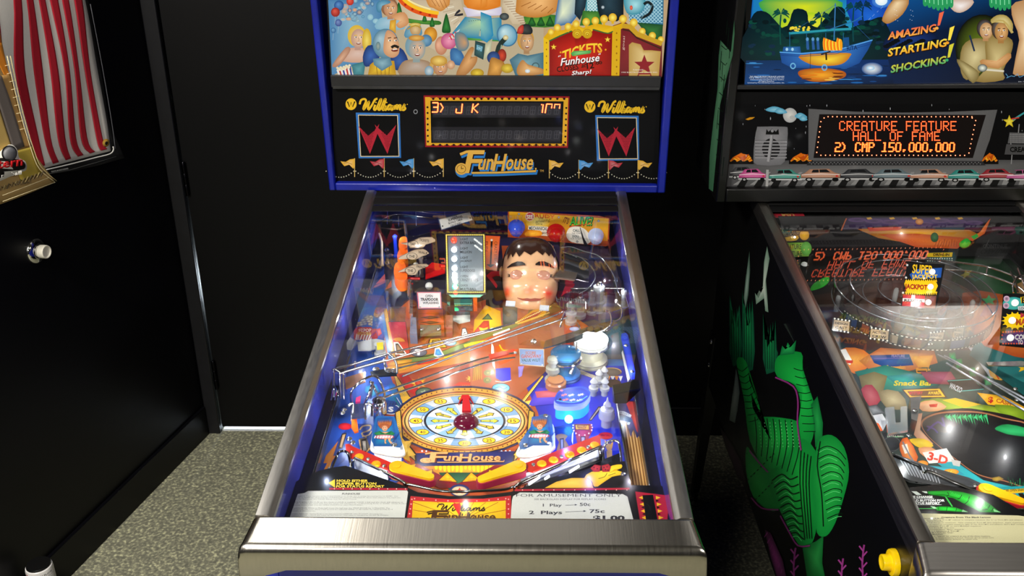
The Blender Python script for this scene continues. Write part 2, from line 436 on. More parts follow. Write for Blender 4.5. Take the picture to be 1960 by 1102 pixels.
# wall door stop: chrome rose with a hollow white rubber bumper
c = onwall((68, 480))
t = thing('door_stop', 'round chrome door stop with hollow white rubber bumper on the black left wall', 'door stop', c)
M().lathe(c, LN, [(.031, 0), (.031, .003), (.029, .006), (.024, .009), (.019, .0105), (.0185, .014), (.015, .015)], 28).build('rose', mat('polished chrome', 'dcdad6', .1, 1., .04), t)
M().lathe(c, LN, [(.0135, .013), (.0165, .016), (.0165, .029), (.0155, .032), (.0135, .032), (.012, .028), (.004, .025)], 24).build('bumper', mat('white rubber bumper', 'cfcabb', .55), t)

# small white bottle with a black cap, standing at the foot of the left wall
c = hit((73, 1078), (0, 0, .16), V3((0, 0, 1))); c.z = 0
ctr = c
bt = thing('cleaner_bottle', 'small white bottle with black cap and printed label on floor by left wall', 'bottle', (c.x, c.y, 0))
M().lathe(c, (0, 0, 1), [(.029, 0), (.0315, .003), (.0315, .148), (.0305, .153), (.028, .155)], 28).build('body', mat('white bottle plastic', 'c9c6c4', .35), bt)
M().lathe(c, (0, 0, 1), [(.0275, .152), (.0282, .153), (.0282, .158), (.027, .160), (.012, .1602)], 28).build('cap', mat('black bottle cap', '050505', .4), bt)
def bfn(q):                                           # label wrapped round the bottle
    a = (q[0]-72)/24*1.25; d = V3((CAMP.x-ctr.x, CAMP.y-ctr.y, 0)).normalized(); s_ = V3((-d.y, d.x, 0))
    return V3((ctr.x, ctr.y, .148-(q[1]-1084)*.00105))+(d*math.cos(a)+s_*math.sin(a))*.0317
A = Art(bfn, (0, 0, 0.0001)); A.n = V3((0, 0, 0))
A.poly([(50, 1083), (96, 1083), (96, 1135), (50, 1135)], 'd8d4d0')
A.text('TRI FLOW', 67, 1086.5, 22, 5, '3a3432', bold=.01)
for k in range(6): A.text('Superior lubricant cleaner'[k:k+18], 69, 1094+k*6, 23-k % 3*4, 3.4, '4a4442')
A.poly([(47.5, 1084), (52, 1087), (52, 1096), (47.5, 1092)], 'a01818')
A.build('printed_label', ART, bt)

# ------------------------------------------------------------------ cloth banners on the left wall
def fold(q, amp, ph):
    return .012+amp*(.5+.5*math.sin(q[0]*.055+ph+q[1]*.006))*(.35+.65*min(1, max(0, q[1]/330)))
def banner(name, label, left, right, bottom, amp, ph, off, art, top=-230):
    """left, right: edges of the cloth in photo pixels from top to bottom"""
    fn = lambda q: onwall(q, off+fold(q, amp, ph))
    A = Art(fn, LN)
    def edge(E, y):
        for a, b in zip(E, E[1:]):
            if a[1] <= y <= b[1]: return a[0]+(b[0]-a[0])*(y-a[1])/(b[1]-a[1] or 1)
        return E[-1][0] if y > E[-1][1] else E[0][0]
    nx, ny = 22, 26
    px = []
    for j in range(ny+1):
        for i in range(nx+1):
            u = i/nx; v = j/ny
            x0, x1 = left(v), right(v)
            px.append((x0[0]+(x1[0]-x0[0])*u, x0[1]+(x1[1]-x0[1])*u+bottom(u)*v**6))
    fs = [(j*(nx+1)+i, (j+1)*(nx+1)+i, (j+1)*(nx+1)+i+1, j*(nx+1)+i+1) for j in range(ny) for i in range(nx)]
    A.EPS = 6e-4
    o = len(A.v)
    art(A, px, fs)
    ob = A.build(name, mat_cloth, None); 
    sd = ob.modifiers.new('thickness', 'SOLIDIFY'); sd.thickness = .0012; sd.offset = -1
    return tag(ob, label, 'banner')
mat_cloth = artmat('printed cloth', .85, 0, .95, 0, .2)
def lerp(E):
    def f(v):
        k = v*(len(E)-1); i = min(int(k), len(E)-2); t = k-i
        return (E[i][0]*(1-t)+E[i+1][0]*t, E[i][1]*(1-t)+E[i+1][1]*t)
    return f
def strip(A, L, R, col):
    L = [(p.x, p.y) for p in cr([(*a, 0) for a in L], 5, False)]; R = [(p.x, p.y) for p in cr([(*a, 0) for a in R], 5, False)]
    n = len(L); k = 24 if max(abs(b[0]-a[0]) for a, b in zip(L, R)) > 120 else 5; px = [A.pt((a[0]+(b[0]-a[0])*j/k, a[1]+(b[1]-a[1])*j/k)) for j in range(k+1) for a, b in zip(L, R)]
    A.put(px, [(j*n+i, j*n+i+1, (j+1)*n+i+1, (j+1)*n+i) for j in range(k) for i in range(n-1)], col)
def stripes(A, px, fs):
    A.put(px, fs, '1a1a1b')
    A.tf(0, 0, 2.624)
    strip(A, [(-330, -520), (-160, 0), (-60, 380), (80, 650), (205, 848)], [(300, -520), (426, 0), (484, 330), (535, 610), (554, 758)], 'd6d2ca')
    St = [((-130, -60, -12, 60, 100), (-88, -18, 24, 95, 130)),
          ((5, 65, 72, 150, 196), (45, 105, 122, 190, 223)), ((68, 130, 165, 218, 263), (102, 163, 210, 250, 291)), ((128, 190, 247, 285, 326), (160, 222, 287, 322, 351)),
          ((183, 245, 318, 345, 386), (223, 285, 343, 375, 413)), ((243, 305, 368, 400, 445), (276, 338, 390, 430, 471)), ((303, 365, 418, 476, 500), (343, 405, 445, 506, 531))]
    en = (868, 838, 822, 804, 786, 770, 756)
    for k, (a, b) in enumerate(St):
        ys = (-300, 0, 350, 690, en[k])
        strip(A, list(zip(a, ys)), list(zip(b, (*ys[:4], ys[4]-8))), 'a81c2c')
    A.ell(523, 716, 17, 20, '9a7428', 'c8a24a', 20); A.ell(524, 718, 7, 9, '120c08', rot=20)
    A.line([(215, 852), (330, 826), (470, 790), (540, 772), (558, 752), (556, 735)], 5, 'e8e6e0', 3)
    A.line([(215, 874), (340, 852), (470, 815), (570, 785)], 2.2, '4c4c4c')
    A.line([(440, 20), (500, 330), (548, 610), (566, 745)], 2.5, '55565a', 3)
    A.text('FLAG CO. ALL RIGHTS RESERVED', 245, 858, 86, 8, '8a8a88', rot=-11)
    A.tf()
banner('striped_banner', 'red and white striped cloth banner with black border and brass eyelet on left wall',
       lerp([(-125, -190), (-62, 0), (-30, 140), (20, 250), (72, 336)]), lerp([(120, -190), (169, 0), (190, 118), (209, 236), (238, 302)]), lambda u: 5*math.sin(u*3.1), .009, .4, 0., stripes)
def tan(A, px, fs):
    A.put(px, fs, 'b0925c')
    A.tf(0, 0, 2.624)
    strip(A, [(-260, -200), (-200, 150), (-150, 400)], [(-80, -200), (4, 205), (20, 330)], 'c8641c')
    strip(A, [(-60, 215), (-20, 300), (20, 380)], [(4, 215), (30, 330), (48, 380)], 'e08a2a')
    strip(A, [(4, 380), (40, 520), (80, 660), (105, 745)], [(48, 370), (84, 520), (120, 650), (158, 735)], 'a8814a')
    strip(A, [(-60, 380), (0, 560), (62, 760)], [(2, 380), (52, 520), (118, 735)], '6f6660')
    strip(A, [(-200, 420), (-140, 600), (-60, 900)], [(-62, 390), (2, 590), (62, 770)], 'd9b76a')
    strip(A, [(62, 762), (80, 850), (100, 910)], [(160, 735), (185, 820), (205, 870)], 'a8923a')
    for k in range(9): A.line([(20+k*9, 330+k*40), (52+k*10, 322+k*40)], 2, 'e8d8a8')
    A.line([(25, 280), (90, 560), (150, 760), (190, 850), (268, 915)], 2.2, 'e8d8a8', 3)
    A.line([(40, 280), (102, 560), (162, 760), (198, 840), (274, 908)], 1.8, 'd8c890', 3)
    A.line([(0, 980), (120, 935), (235, 890)], 2, 'e8d8a8'); A.line([(0, 1010), (150, 955), (262, 915)], 2, 'e8d8a8')
    for k in range(12): A.line([(-20+k*18, 960-k*7), (-8+k*18, 935-k*7), (4+k*18, 945-k*7)], 5, ('6b5a3c', '8a7a50', '4c4230')[k % 3])
    A.text('BALL SERIES', 50, 920, 86, 10, '5a4c34', rot=-9)
    A.poly([(-190, 860), (-60, 790), (20, 725), (60, 745), (72, 790), (104, 810), (108, 850), (60, 870), (-150, 950)], 'ece8dc', sm=4)
    A.poly([(-180, 860), (-50, 795), (60, 798), (98, 815), (98, 845), (50, 860), (-150, 940)], '16120f', sm=4)
    A.ell(20, 768, 36, 38, '77777c', 'e2e2e4', off=(8, 752)); A.ring(20, 768, 38, 40, 4, '16120f')
    A.text('Stern', -80, 806, 162, 46, 'c81e22', rot=-8, bold=.03, shear=.2)
    A.text('pinball', -24, 872, 104, 24, 'f2eee4', rot=-9, bold=.02, shear=.2)
    A.tf()
banner('tan_banner', 'tan and orange cloth banner with stitched hem hanging before the striped one', lerp([(-190, -60), (-150, 180), (-90, 420)]),
       lerp([(-22, -60), (3, 80), (30, 200), (62, 290), (106, 348)]), lambda u: 4*math.sin(u*3), .003, 2.2, .035, tan)

# ------------------------------------------------------------------ cabinets
SL, ZL, YB, ZB = .12718, .9326, .98676, 1.0544
PSL, D0 = math.radians(5), .078
N = V3((0, -math.sin(PSL), math.cos(PSL))); EY = V3((0, math.cos(PSL), math.sin(PSL))); EX = V3((1, 0, 0))
PF0 = V3((0, 0, ZL-D0))
def gz(y): return ZL+y*math.tan(SL)
ZO = [0, 0, 1.]
def Z(x=0, y=0, k=1.): ZO[:] = [x, y, k]
def zp(q): return (ZO[0]+q[0]/ZO[2], ZO[1]+q[1]/ZO[2])
def H(q, h=0.):
    """point at height h above the playfield where the photograph shows q (in the zoom set by Z)"""
    return hit(zp(q), PF0+N*h, N)
def mp(q, h=0.): return (H(q, h)-CAMP).dot(CF)/FPX/ZO[2]        # metres per zoom pixel there
ROOTS = {}
def cabinet(key, dx, body, inner, rail, lock, y0, label, legm):
    root = thing('pinball_machine', label, 'pinball machine', (dx, .6, 0), 'pinball machines side by side'); ROOTS[key] = root
    ow, th, zb, yr = .2835, .018, .42, 1.26
    prof = [(y0+.002, zb), (y0+.002, gz(y0)-.012), (.985, gz(.985)-.012), (.99, ZB-.012), (yr, ZB-.012), (yr, zb)]
    m = M()
    for s_ in (-1, 1):
        x0 = dx+s_*ow; m.prism([(x0, y, z) for y, z in prof], (-s_*th, 0, 0))
    m.box((dx-ow+th, y0+.002, zb), (dx+ow-th, y0+.02, gz(y0)-.02)).box((dx-ow+th, yr-.02, zb), (dx+ow-th, yr, ZB-.012))
    m.box((dx-ow+th, y0+.02, zb), (dx+ow-th, yr-.02, zb+.015)).box((dx-ow+th, 1.10, ZB-.03), (dx+ow-th, yr-.02, ZB-.012))
    m.build('cabinet', body, root, bevel=.0015)
    for s_ in (-1, 1):                                 # glossy inner sides between playfield and glass
        x0 = dx+s_*(ow-th-.0002)
        m = M().prism([(x0, .003, .80), (x0, .003, gz(0)-.012), (x0, 1.085, gz(1.0)-.02), (x0, 1.085, .86)], (-s_*.0012, 0, 0)); m.build('inner_side', inner, root)
        R = []
        pr = [(.2860, -.032), (.2860, -.001), (.2848, .0012), (.2700, .0012), (.2672, .0002), (.2618, -.003), (.2618, -.010), (.2700, -.010), (.2840, -.012), (.2840, -.032)]
        m = M(); k = len(pr); ys = [y0+.0005, .05, .3, .55, .8, .984]
        vs = [V3((dx+s_*x, y, gz(y)+z)) for y in ys for x, z in pr]
        fs = [tuple(range(k-1, -1, -1)), tuple(range((len(ys)-1)*k, len(ys)*k))]
        for j in range(len(ys)-1): fs += [(j*k+i, j*k+(i+1) % k, (j+1)*k+(i+1) % k, (j+1)*k+i) for i in range(k)]
        if s_ > 0: fs = [f[::-1] for f in fs]
        m.add(vs, fs); m.build('side_rail', rail, root, ang=20)
    ly, lz = y0, gz(y0)-ZL                             # lockdown bar
    sec = [(.000, -.010, .2866), (.000, -.0010, .2868), (-.0016, .0003, .2870), (-.0032, .0003, .2874), (-.004, .0001, .2876), (-.040, -.0071, .2930), (-.0412, -.0074, .2934), (-.0440, -.0078, .2940), (-.0475, -.0095, .2950), (-.0505, -.0135, .2960), (-.0518, -.0185, .2966), (-.0522, -.026, .2968), (-.0522, -.044, .2968), (-.0508, -.0455, .2964), (-.0485, -.044, .295)]
    sx = [-1, -.997, -.985, -.965, -.9, -.84, -.8, -.5, 0, .5, .8, .84, .9, .965, .985, .997, 1]
    m = M(); vs = []
    for y, z, hw in sec:
        for s_ in sx:
            dz = -.0095 if abs(s_) == 1 else (-.0035 if abs(s_) > .99 else (-.0008 if abs(s_) > .98 else 0))
            if z < -.03: dz = -.0095 if abs(s_) > .88 else (-.004 if abs(s_) > .83 else 0)
            vs.append(V3((dx+s_*hw, ly+y, ZL+lz+z+dz)))
    k = len(sx)
    fs = [(j*k+i, (j+1)*k+i, (j+1)*k+i+1, j*k+i+1) for j in range(len(sec)-1) for i in range(k-1)]
    m.add(vs, fs)
    for e in (0, k-1):                                 # skirt down each end
        row = [vs[j*k+e] for j in range(len(sec)-2)]
        low = [V3((p.x+(.0012 if e else -.0012), p.y, min(p.z-.004, ZL+lz-.054))) for p in row]
        n = len(row); m.add(row+low, [(i, i+1, n+i+1, n+i) if e else (i, n+i, n+i+1, i+1) for i in range(n-1)])
    lb = m.build('lockdown_bar', lock, root, ang=60)
    sd = lb.modifiers.new('thickness', 'SOLIDIFY'); sd.thickness = .0014; sd.offset = -1
    ya, yb_ = y0+.004, .952
    M().prism([(dx-.2655, ya, gz(ya)-.0095), (dx+.2655, ya, gz(ya)-.0095), (dx+.2655, yb_, gz(yb_)-.0095), (dx-.2655, yb_, gz(yb_)-.0095)], (0, 0, .0010)).build('playfield_glass', GLASS, root)
    m = M()                                            # ridged black channel that holds the back edge of the glass
    for y, h, d in ((.893, .0, .019), (.922, .003, .022), (.955, .004, .020)):
        m.prism([(dx-.262, y, gz(y)+h-.003), (dx+.262, y, gz(y)+h-.003), (dx+.262, y+d, gz(y+d)+h-.001), (dx-.262, y+d, gz(y+d)+h-.001)], (0, 0, -.0022 if h == 0 else -.004))
    m.build('glass_channel', mat('black channel', '060607', .6, spec=.2), root, bevel=.0008)
    for x, s_ in ((dx-ow, -1), (dx+ow, 1)):            # corner legs with bolts
        for y, dy in ((y0+.002, -1), (yr, 1)):
            a = V3((x+s_*.004, y+dy*.004, zb+.16)); q = V3((x+s_*.012, y+dy*.04, .0))
            m = M()
            for e1, e2 in ((V3((-s_*.05, 0, 0)), V3((0, -dy*.004, 0))), (V3((0, -dy*.05, 0)), V3((-s_*.004, 0, 0)))):
                m.prism([a, a+e1, q+e1*.5+V3((0, 0, .03)), q+V3((0, 0, .03))], e2)
            m.lathe(q+V3((-s_*.014, -dy*.014, 0)), (0, 0, 1), [(.018, 0), (.018, .004), (.006, .010), (.006, .035)], 14)
            lg = m.build('leg', legm, root)
            for z in (.115, .045):
                M().ball(a+V3((0, -dy*.022, z-.14)), .008, (s_, 0, 0), half=True, sz=.6).build('leg_bolt', SCREW, lg)
    return root
cabinet('blue', 0., BLUECAB, INBLUE, RAIL, STEEL, 0., 'blue pinball machine with wide steel lockdown bar and lit funfair playfield, standing in the middle', mat('black leg', '0d0d0d', .4))
cabinet('black', .847, BLACKCAB, INBLACK, DARKRAIL, brushed('lockbar steel lengthwise', 'aaa5a0', .32, 7, 260, 60, .25), -.036, 'black pinball machine with green scaly picture on its side, right of the blue machine', mat('black leg', '0d0d0d', .4))

# ------------------------------------------------------------------ backboxes
LEAN = .0656
class Box:
    """frame of reference of one backbox front"""
    def __init__(s, o, by):
        s.o = V3(o); s.X = V3((1, by, 0)).normalized(); s.U = V3((0, -LEAN, 1)).normalized(); s.N = s.X.cross(s.U).normalized()
    def at(s, q, d=0.): return hit(q, s.o-s.N*d, s.N)
    def loc(s, q, d=0.): p = s.at(q, d)-s.o; return p.dot(s.X), p.dot(s.U)
    def slab(s, m, q0, q1, d0, d1, col='ffffff'):
        """block between two pixel corners seen at depth d0, reaching back to d1"""
        x0, u0 = s.loc(q0, d0); x1, u1 = s.loc(q1, d0)
        m.box((x0, u0, -d1), (x1, u1, -d0), col, s.X, s.U, s.N, s.o)
    def quad(s, m, q, d0, d1, col='ffffff'):
        m.prism([s.at(p, d0) for p in q], -s.N*(d1-d0), col)
BB = {'blue': Box((0, YB, ZB), -.0216), 'black': Box((.838, .9225, ZB), .0202)}
def shell(key, outer, inner_l, inner_r, zin, top, body, dep=.24):
    """backbox case: outer edges and inner opening given in metres along X and U"""
    B = BB[key]; m = M(); x0, x1 = outer
    bx = lambda a, b, d0=0., d1=dep: m.box((a[0], a[1], -d1), (b[0], b[1], -d0), 'ffffff', B.X, B.U, B.N, B.o)
    bx((x0, 0), (inner_l, top)); bx((inner_r, 0), (x1, top)); bx((inner_l, 0), (inner_r, zin)); bx((inner_l, top-.02), (inner_r, top))
    bx((inner_l, zin), (inner_r, top-.02), dep-.012, dep)
    return m.build('backbox', body, ROOTS[key], bevel=.003)
xa, ua = BB['blue'].loc((641, 351)); xb, ub = BB['blue'].loc((1259, 355))
print('blue opening', xa, ua, xb, ub, BB['blue'].loc((597, 0)), BB['blue'].loc((1306, 0)), BB['blue'].loc((626, 0)))
SH = shell('blue', (-.3712, .3712), xa, xb, (ua+ub)/2, .72, BLUECAB)
print('black', BB['black'].loc((1371, 388)), BB['black'].loc((1414, 0)), BB['black'].loc((1390, 357)), BB['black'].loc((1425, 0)))
xc, uc = BB['black'].loc((1391, 362))
SH2 = shell('black', (-.3675, .3675), xc, -xc, uc, .72, BLACKCAB)
# ------------------------------------------------------------------ lettering and ornaments shared by the artwork
WS = [[(12, 30), (20, 8), (40, 2), (48, 14), (36, 40), (34, 58), (48, 40), (66, 14), (60, 40), (62, 58), (80, 36), (98, 6), (112, 0)],
      [(100, 32), (92, 54), (99, 59), (110, 46), (126, 10), (133, 2), (131, 16), (117, 52), (123, 59), (134, 46), (150, 10), (157, 2), (155, 16), (141, 52), (147, 59), (160, 34), (153, 54), (159, 59), (170, 47)],
      [(190, 38), (180, 33), (170, 46), (174, 58), (186, 48), (194, 34), (188, 54), (195, 59), (205, 46), (211, 34), (206, 58)],
      [(208, 52), (218, 36), (226, 36), (221, 58)], [(222, 52), (234, 36), (242, 36), (237, 54), (244, 59), (254, 46), (265, 29), (263, 42), (269, 52), (259, 60), (246, 56)]]
def maker(A, x, y, w, h, col, t=9):
    for P in WS:
        A.line([(x+a*w/275, y+b*h/62) for a, b in P], t*h/62, col, 3)
    for d in (104, 164): A.dots([(x+d*w/275, y+20*h/62)], 4*w/275, col)
def logo(A, x, y, w, h, main, shadow, line, rot=0, dy=.1):
    sh = h*.08
    def T(ox, oy, c, b):
        A.text('F', x+w*.10+ox, y+oy, w*.20, h*.86, c, rot, .22, b); A.text('un', x+w*.27+ox, y+h*.32+oy, w*.18, h*.42, c, rot, .2, b)
        A.text('H', x+w*.45+ox, y+h*.14+oy, w*.14, h*.64, c, rot, .2, b); A.text('ouse', x+w*.605+ox, y+h*.32+oy, w*.33, h*.42, c, rot, .2, b)
        A.line([(x+w*.2+ox, y+h*.85+oy), (x+w*.5+ox, y+h*.84+oy), (x+w*.98+ox, y+h*.78+oy), (x+w*.98+ox, y+h*.66+oy)], h*(.10 if b > .03 else .07), c)
        A.line([(x+w*.06+ox, y+h*.16+oy), (x+w*.14+ox, y+h*.06+oy), (x+w*.3+ox, y+h*.05+oy)], h*(.14 if b > .03 else .1), c)
    T(w*.012, sh, shadow, .055); A.ell(x+w*.075+w*.012, y+h*.7+sh, w*.085, h*.25, shadow)
    T(0, 0, line, .05); T(0, 0, main, .02)
    A.ell(x+w*.075, y+h*.7, w*.075, h*.22, main); A.ell(x+w*.075, y+h*.7, w*.055, h*.16, line); A.ell(x+w*.075, y+h*.7, w*.05, h*.145, main)
    A.line([(x+w*.075, y+h*.6), (x+w*.075, y+h*.7), (x+w*.1, y+h*.68)], h*.03, line)
def person(A, x, y, rx, ry, skin, shade, hair, rot=0, body=None, by=0, mouth=True):
    """small painted onlooker: shoulders, hair, face"""
    if body: A.poly([(x-rx*1.9, y+ry*2.2+by), (x-rx*1.6, y+ry*1.15), (x-rx*.5, y+ry*.9), (x+rx*.5, y+ry*.9), (x+rx*1.6, y+ry*1.2), (x+rx*1.9, y+ry*2.2+by)], body, mix(body, 'ffffff', .25), sm=3)
    A.poly([(x-rx*.35, y+ry*.5), (x+rx*.35, y+ry*.5), (x+rx*.4, y+ry*1.15), (x-rx*.4, y+ry*1.15)], shade)
    A.ell(x-rx*.12, y-ry*.2, rx*1.15, ry*1.02, hair, mix(hair, 'ffffff', .2), rot)
    A.ell(x+rx*.08, y+ry*.05, rx*.92, ry*.9, shade, skin, rot, off=(x+rx*.35, y))
    for s_ in (-.25, .42): A.ell(x+rx*s_, y-ry*.08, rx*.15, ry*.07, 'f4f0e4'); A.ell(x+rx*(s_+.03), y-ry*.08, rx*.07, ry*.07, '2a2018'); A.line([(x+rx*(s_-.18), y-ry*.24), (x+rx*(s_+.18), y-ry*.26)], ry*.07, hair)
    A.line([(x+rx*.1, y-ry*.05), (x+rx*.2, y+ry*.22), (x+rx*.02, y+ry*.25)], ry*.06, mix(shade, '000000', .25))
    if mouth: A.ell(x+rx*.1, y+ry*.5, rx*.28, ry*.11, '7a2018'); A.ell(x+rx*.1, y+ry*.47, rx*.22, ry*.05, 'f4ece0')
SK, SH_ = 'eab888', 'b88460'
# ------------------------------------------------------------------ blue machine: backglass
B = BB['blue']; rb = ROOTS['blue']
A = Art(lambda q: B.at(q, .012), B.N)
A.poly([(628, -400), (1271, -400), (1271, 0), (1264, 147), (636, 147), (628, 0)], 'b9a888')
A.tf(580, 0, 5.158)
A.gq([(248, -1900), (1500, -1900), (1500, 0), (248, 0)], ['141c3c', '1c3a5a', '8a6a4a', '2a4a6a'])
A.poly([(248, 0), (760, 0), (800, 300), (700, 560), (285, 745)], '4a80ac', '8ab4c8', (480, 220))
for i in range(46):
    x, y = random.uniform(380, 720), random.uniform(-60, 210)
    A.ell(x, y, random.uniform(14, 34), random.uniform(14, 30), random.choice(['5f98b4', '3f7aa0', '86b8c8', 'c89878', '2f5f8a', '7a9aa8']), random.choice(['a8ccd4', 'd8b090', '88b8cc']))
for x, y, r, c, k in ((355, 55, 48, '1f4a88', '5f90c8'), (320, 120, 44, '8a2424', 'e05a48'), (465, 15, 36, 'b02a22', 'f0604a'), (350, 225, 34, '3a4a88', '7a90c0'), (300, 300, 26, '2f5f90', '78a8c8')): A.ell(x, y, r, r*1.05, c, k, off=(x-r*.2, y-r*.3)); A.line([(x, y+r), (x-6, y+r+70)], 2, 'c8d0d0')
A.poly([(930, 0), (1560, 0), (1640, 430), (1420, 560), (1000, 330)], 'c4b294', 'd8ccb0', (1250, 200))
for k in range(10): A.line([(1330+k*26, 60+k*30), (1480+k*10, 40+k*26)], 9, 'e6dcc4' if k % 2 else 'b8a488')
A.poly([(960, 170), (1150, 200), (1340, 205), (1345, 245), (1140, 235), (970, 215)], '2f6a2a', '5a9a3a', sm=4)
A.poly([(1590, 360), (1960, 380), (1960, 410), (1590, 395)], '2f7a34', '6ab04a')
for x, y, w, h in ((945, 20, 34, 130), (1200, 135, 22, 75), (1275, 165, 24, 95), (1415, 130, 42, 185), (880, 10, 30, 60)):
    A.poly([(x-w, y+h), (x-w*.8, y+h*.6), (x, y), (x+w*.8, y+h*.6), (x+w, y+h), (x, y+h*1.06)], '14461e', '3a8a3c', sm=3)
A.line([(940, -60), (990, 20), (1090, 90), (1210, 130), (1330, 150)], 62, 'e0541c', 4); A.line([(950, -70), (1010, 8), (1110, 72), (1230, 112), (1340, 130)], 36, 'f6c02a', 4); A.line([(975, -70), (1040, 0), (1140, 52), (1260, 92)], 14, 'f8e8a0', 4)
A.dots([(965, -20), (1010, 46), (1080, 92), (1160, 122), (1250, 148)], 13, 'b02818')
A.poly([(1180, -200), (1420, -200), (1450, 20), (1420, 70), (1360, 112), (1290, 80), (1230, 40)], 'c8843c', 'f0b878', (1330, 0), sm=3)
for k in range(4): A.line([(1270+k*40, 0), (1310+k*38, 60+k*8)], 5, '9a5c28', 2)
# tall figure's shirt in the middle, plain
A.tf(580, 0, 5.158)
A.poly([(1560, -200), (1960, -200), (1950, 60), (1850, 100), (1640, 95), (1590, 40)], 'd87820', 'f2a048')
A.poly([(1580, 70), (1640, 100), (1850, 108), (1960, 70), (1960, 150), (1620, 165)], 'c8c0d8', 'f4f0f0')
A.poly([(1470, 330), (1600, 165), (1760, 190), (1960, 170), (1960, 400), (1600, 370)], '1c80a8', 'b8d8a0', (1760, 210))
A.line([(1550, 100), (1500, 150), (1580, 140)], 22, '2a2a32', 2)
A.dots([(1640+k*22, 200+abs(k-4)*2) for k in range(9)], 4, '4a5a40')
# onlookers
person(A, 860, 85, 72, 92, SK, SH_, '8a5a34', body='7fb0c4'); A.poly([(725, 40), (770, 0), (850, 5), (860, 30), (780, 60), (765, 120), (730, 110)], '3f7a9a', '7fb4c8', sm=3)
A.poly([(880, 150), (1000, 120), (1045, 225), (960, 280), (920, 240), (980, 210), (900, 190)], 'c88a58', 'e8b888', sm=3); A.poly([(860, 200), (920, 190), (915, 330), (850, 300)], 'c88a2a', 'ecc04a')
person(A, 540, 375, 78, 105, 'f0c8a0', 'b89080', 'd8b030', body='c89a80'); A.ell(630, 400, 46, 120, 'c8a028', 'f0d868'); A.poly([(480, 640), (620, 600), (600, 745), (500, 745)], '2f6f7a', '5a9aa0')
A.poly([(290, 640), (420, 470), (470, 490), (400, 600), (330, 660)], 'a87860', 'd8a888', sm=3)
A.poly([(330, 690), (460, 640), (500, 745), (350, 745)], 'e8e0d8')
for k in range(4): A.poly([(352+k*34, 690-k*10), (368+k*34, 685-k*10), (386+k*34, 745), (370+k*34, 745)], ('b82c2c', '2a3f90')[k % 2])
for k in range(16): A.ell(340+k*8, 670-k*2+(k*37 % 29), 13, 12, 'd8c8a0', 'f6ecd0')
A.poly([(590, 560), (640, 450), (740, 470), (745, 600), (620, 660)], '16306a', '3a66b0', sm=3); A.poly([(860, 580), (960, 470), (1040, 600), (1000, 690), (890, 680)], '16306a', '3460a8', sm=3)
A.poly([(660, 640), (720, 590), (900, 600), (920, 745), (640, 745)], 'b8881c', 'f0c83a')
for k in range(4): A.line([(720+k*45, 610), (735+k*38, 740)], 6, '8a6414')
A.poly([(690, 580), (860, 560), (880, 640), (780, 700), (700, 640)], '4f7a90', '8ab0bc')
A.ell(815, 430, 128, 148, '4f7c92', 'a8c4cc', off=(760, 380)); A.poly([(830, 300), (900, 330), (945, 430), (945, 530), (880, 570), (800, 520), (800, 400)], 'c89068', 'f0c090', sm=4)
A.ell(742, 455, 24, 44, '5a7f8a', 'a0a898'); A.line([(872, 470), (905, 452), (945, 470)], 26, '1c1614', 3); A.ell(905, 496, 34, 14, '7a2c1c'); A.line([(885, 490), (928, 484)], 9, 'f4ece0')
for x in (855, 915): A.ell(x, 400, 15, 9, 'f2eee0'); A.ell(x+4, 400, 7, 8, '2a2018'); A.line([(x-18, 376), (x+16, 370)], 9, '4a3020')
A.poly([(1015, 290), (1080, 240), (1160, 250), (1165, 360), (1010, 370)], '4f88a4', '90b8c0', sm=3); A.ell(1110, 290, 55, 62, 'b08a5c', 'e0c08a'); A.ell(1105, 245, 60, 20, 'c0a040', 'ecd888'); A.line([(1030, 290), (1110, 250), (1170, 285)], 12, 'b89038', 3)
A.ell(1260, 340, 65, 75, 'b87420', 'f0b040'); A.ell(1215, 400, 60, 60, '3f6f94', '7aa4bc')
person(A, 1120, 480, 88, 118, 'eab488', '8a9a98', '6f94a0', body='9a7a5a'); A.ell(1120, 375, 78, 30, 'b8782c', 'e8b860')
A.poly([(1460, 480), (1560, 500), (1600, 640), (1470, 620)], '2a5a90', '4f8ab8', sm=3)
A.ell(1365, 450, 62, 92, 'b87858', 'eab090', off=(1330, 440)); A.ell(1440, 405, 78, 80, 'b84a78', 'f098b4'); A.poly([(1430, 380), (1550, 285), (1500, 380)], 'd8d0c8'); 
for k in range(3): A.line([(1448+k*26, 352-k*20), (1470+k*22, 392-k*22)], 11, 'd03030')
A.poly([(1500, 330), (1590, 330), (1640, 430), (1600, 500), (1520, 480)], '4f7a88', 'c89868', (1600, 420), sm=4)
person(A, 1350, 665, 78, 84, 'e8b080', 'a87858', 'c89838', body='a82c2c'); A.ell(1340, 600, 84, 52, 'b8842c', 'f0d070')
A.ell(1245, 700, 44, 50, '6f94a8', 'c8d0d0'); A.ell(1460, 640, 40, 44, 'b88460', 'eac098')
A.poly([(1510, 745), (1570, 600), (1650, 470), (1690, 480), (1660, 560), (1720, 560), (1700, 640), (1600, 745)], 'a8703c', 'e0a86c', sm=3)
A.ell(1720, 720, 66, 44, 'a88018', 'e8c840')
A.poly([(1700, 400), (1800, 430), (1780, 590), (1690, 545)], '1e3a3c', '3f6a6c'); A.poly([(1800, 430), (1870, 380), (1850, 560), (1780, 590)], 'a8a888', 'd8d8b8')
A.poly([(1765, 245), (1870, 275), (1830, 385), (1735, 350)], '243436', '4a6668'); A.poly([(1745, 300), (1840, 320), (1830, 385), (1735, 352)], '9aa890', 'd8dcc0'); A.ell(1785, 335, 24, 26, '1c5a80', 'a8e0f0')
A.poly([(1715, 440), (1775, 460), (1765, 510), (1708, 488)], '60a0b8', 'a8d8e0'); A.text('LTD', 1718, 452, 44, 40, '28505c', rot=14)
A.tf(920, 0, 4.9)
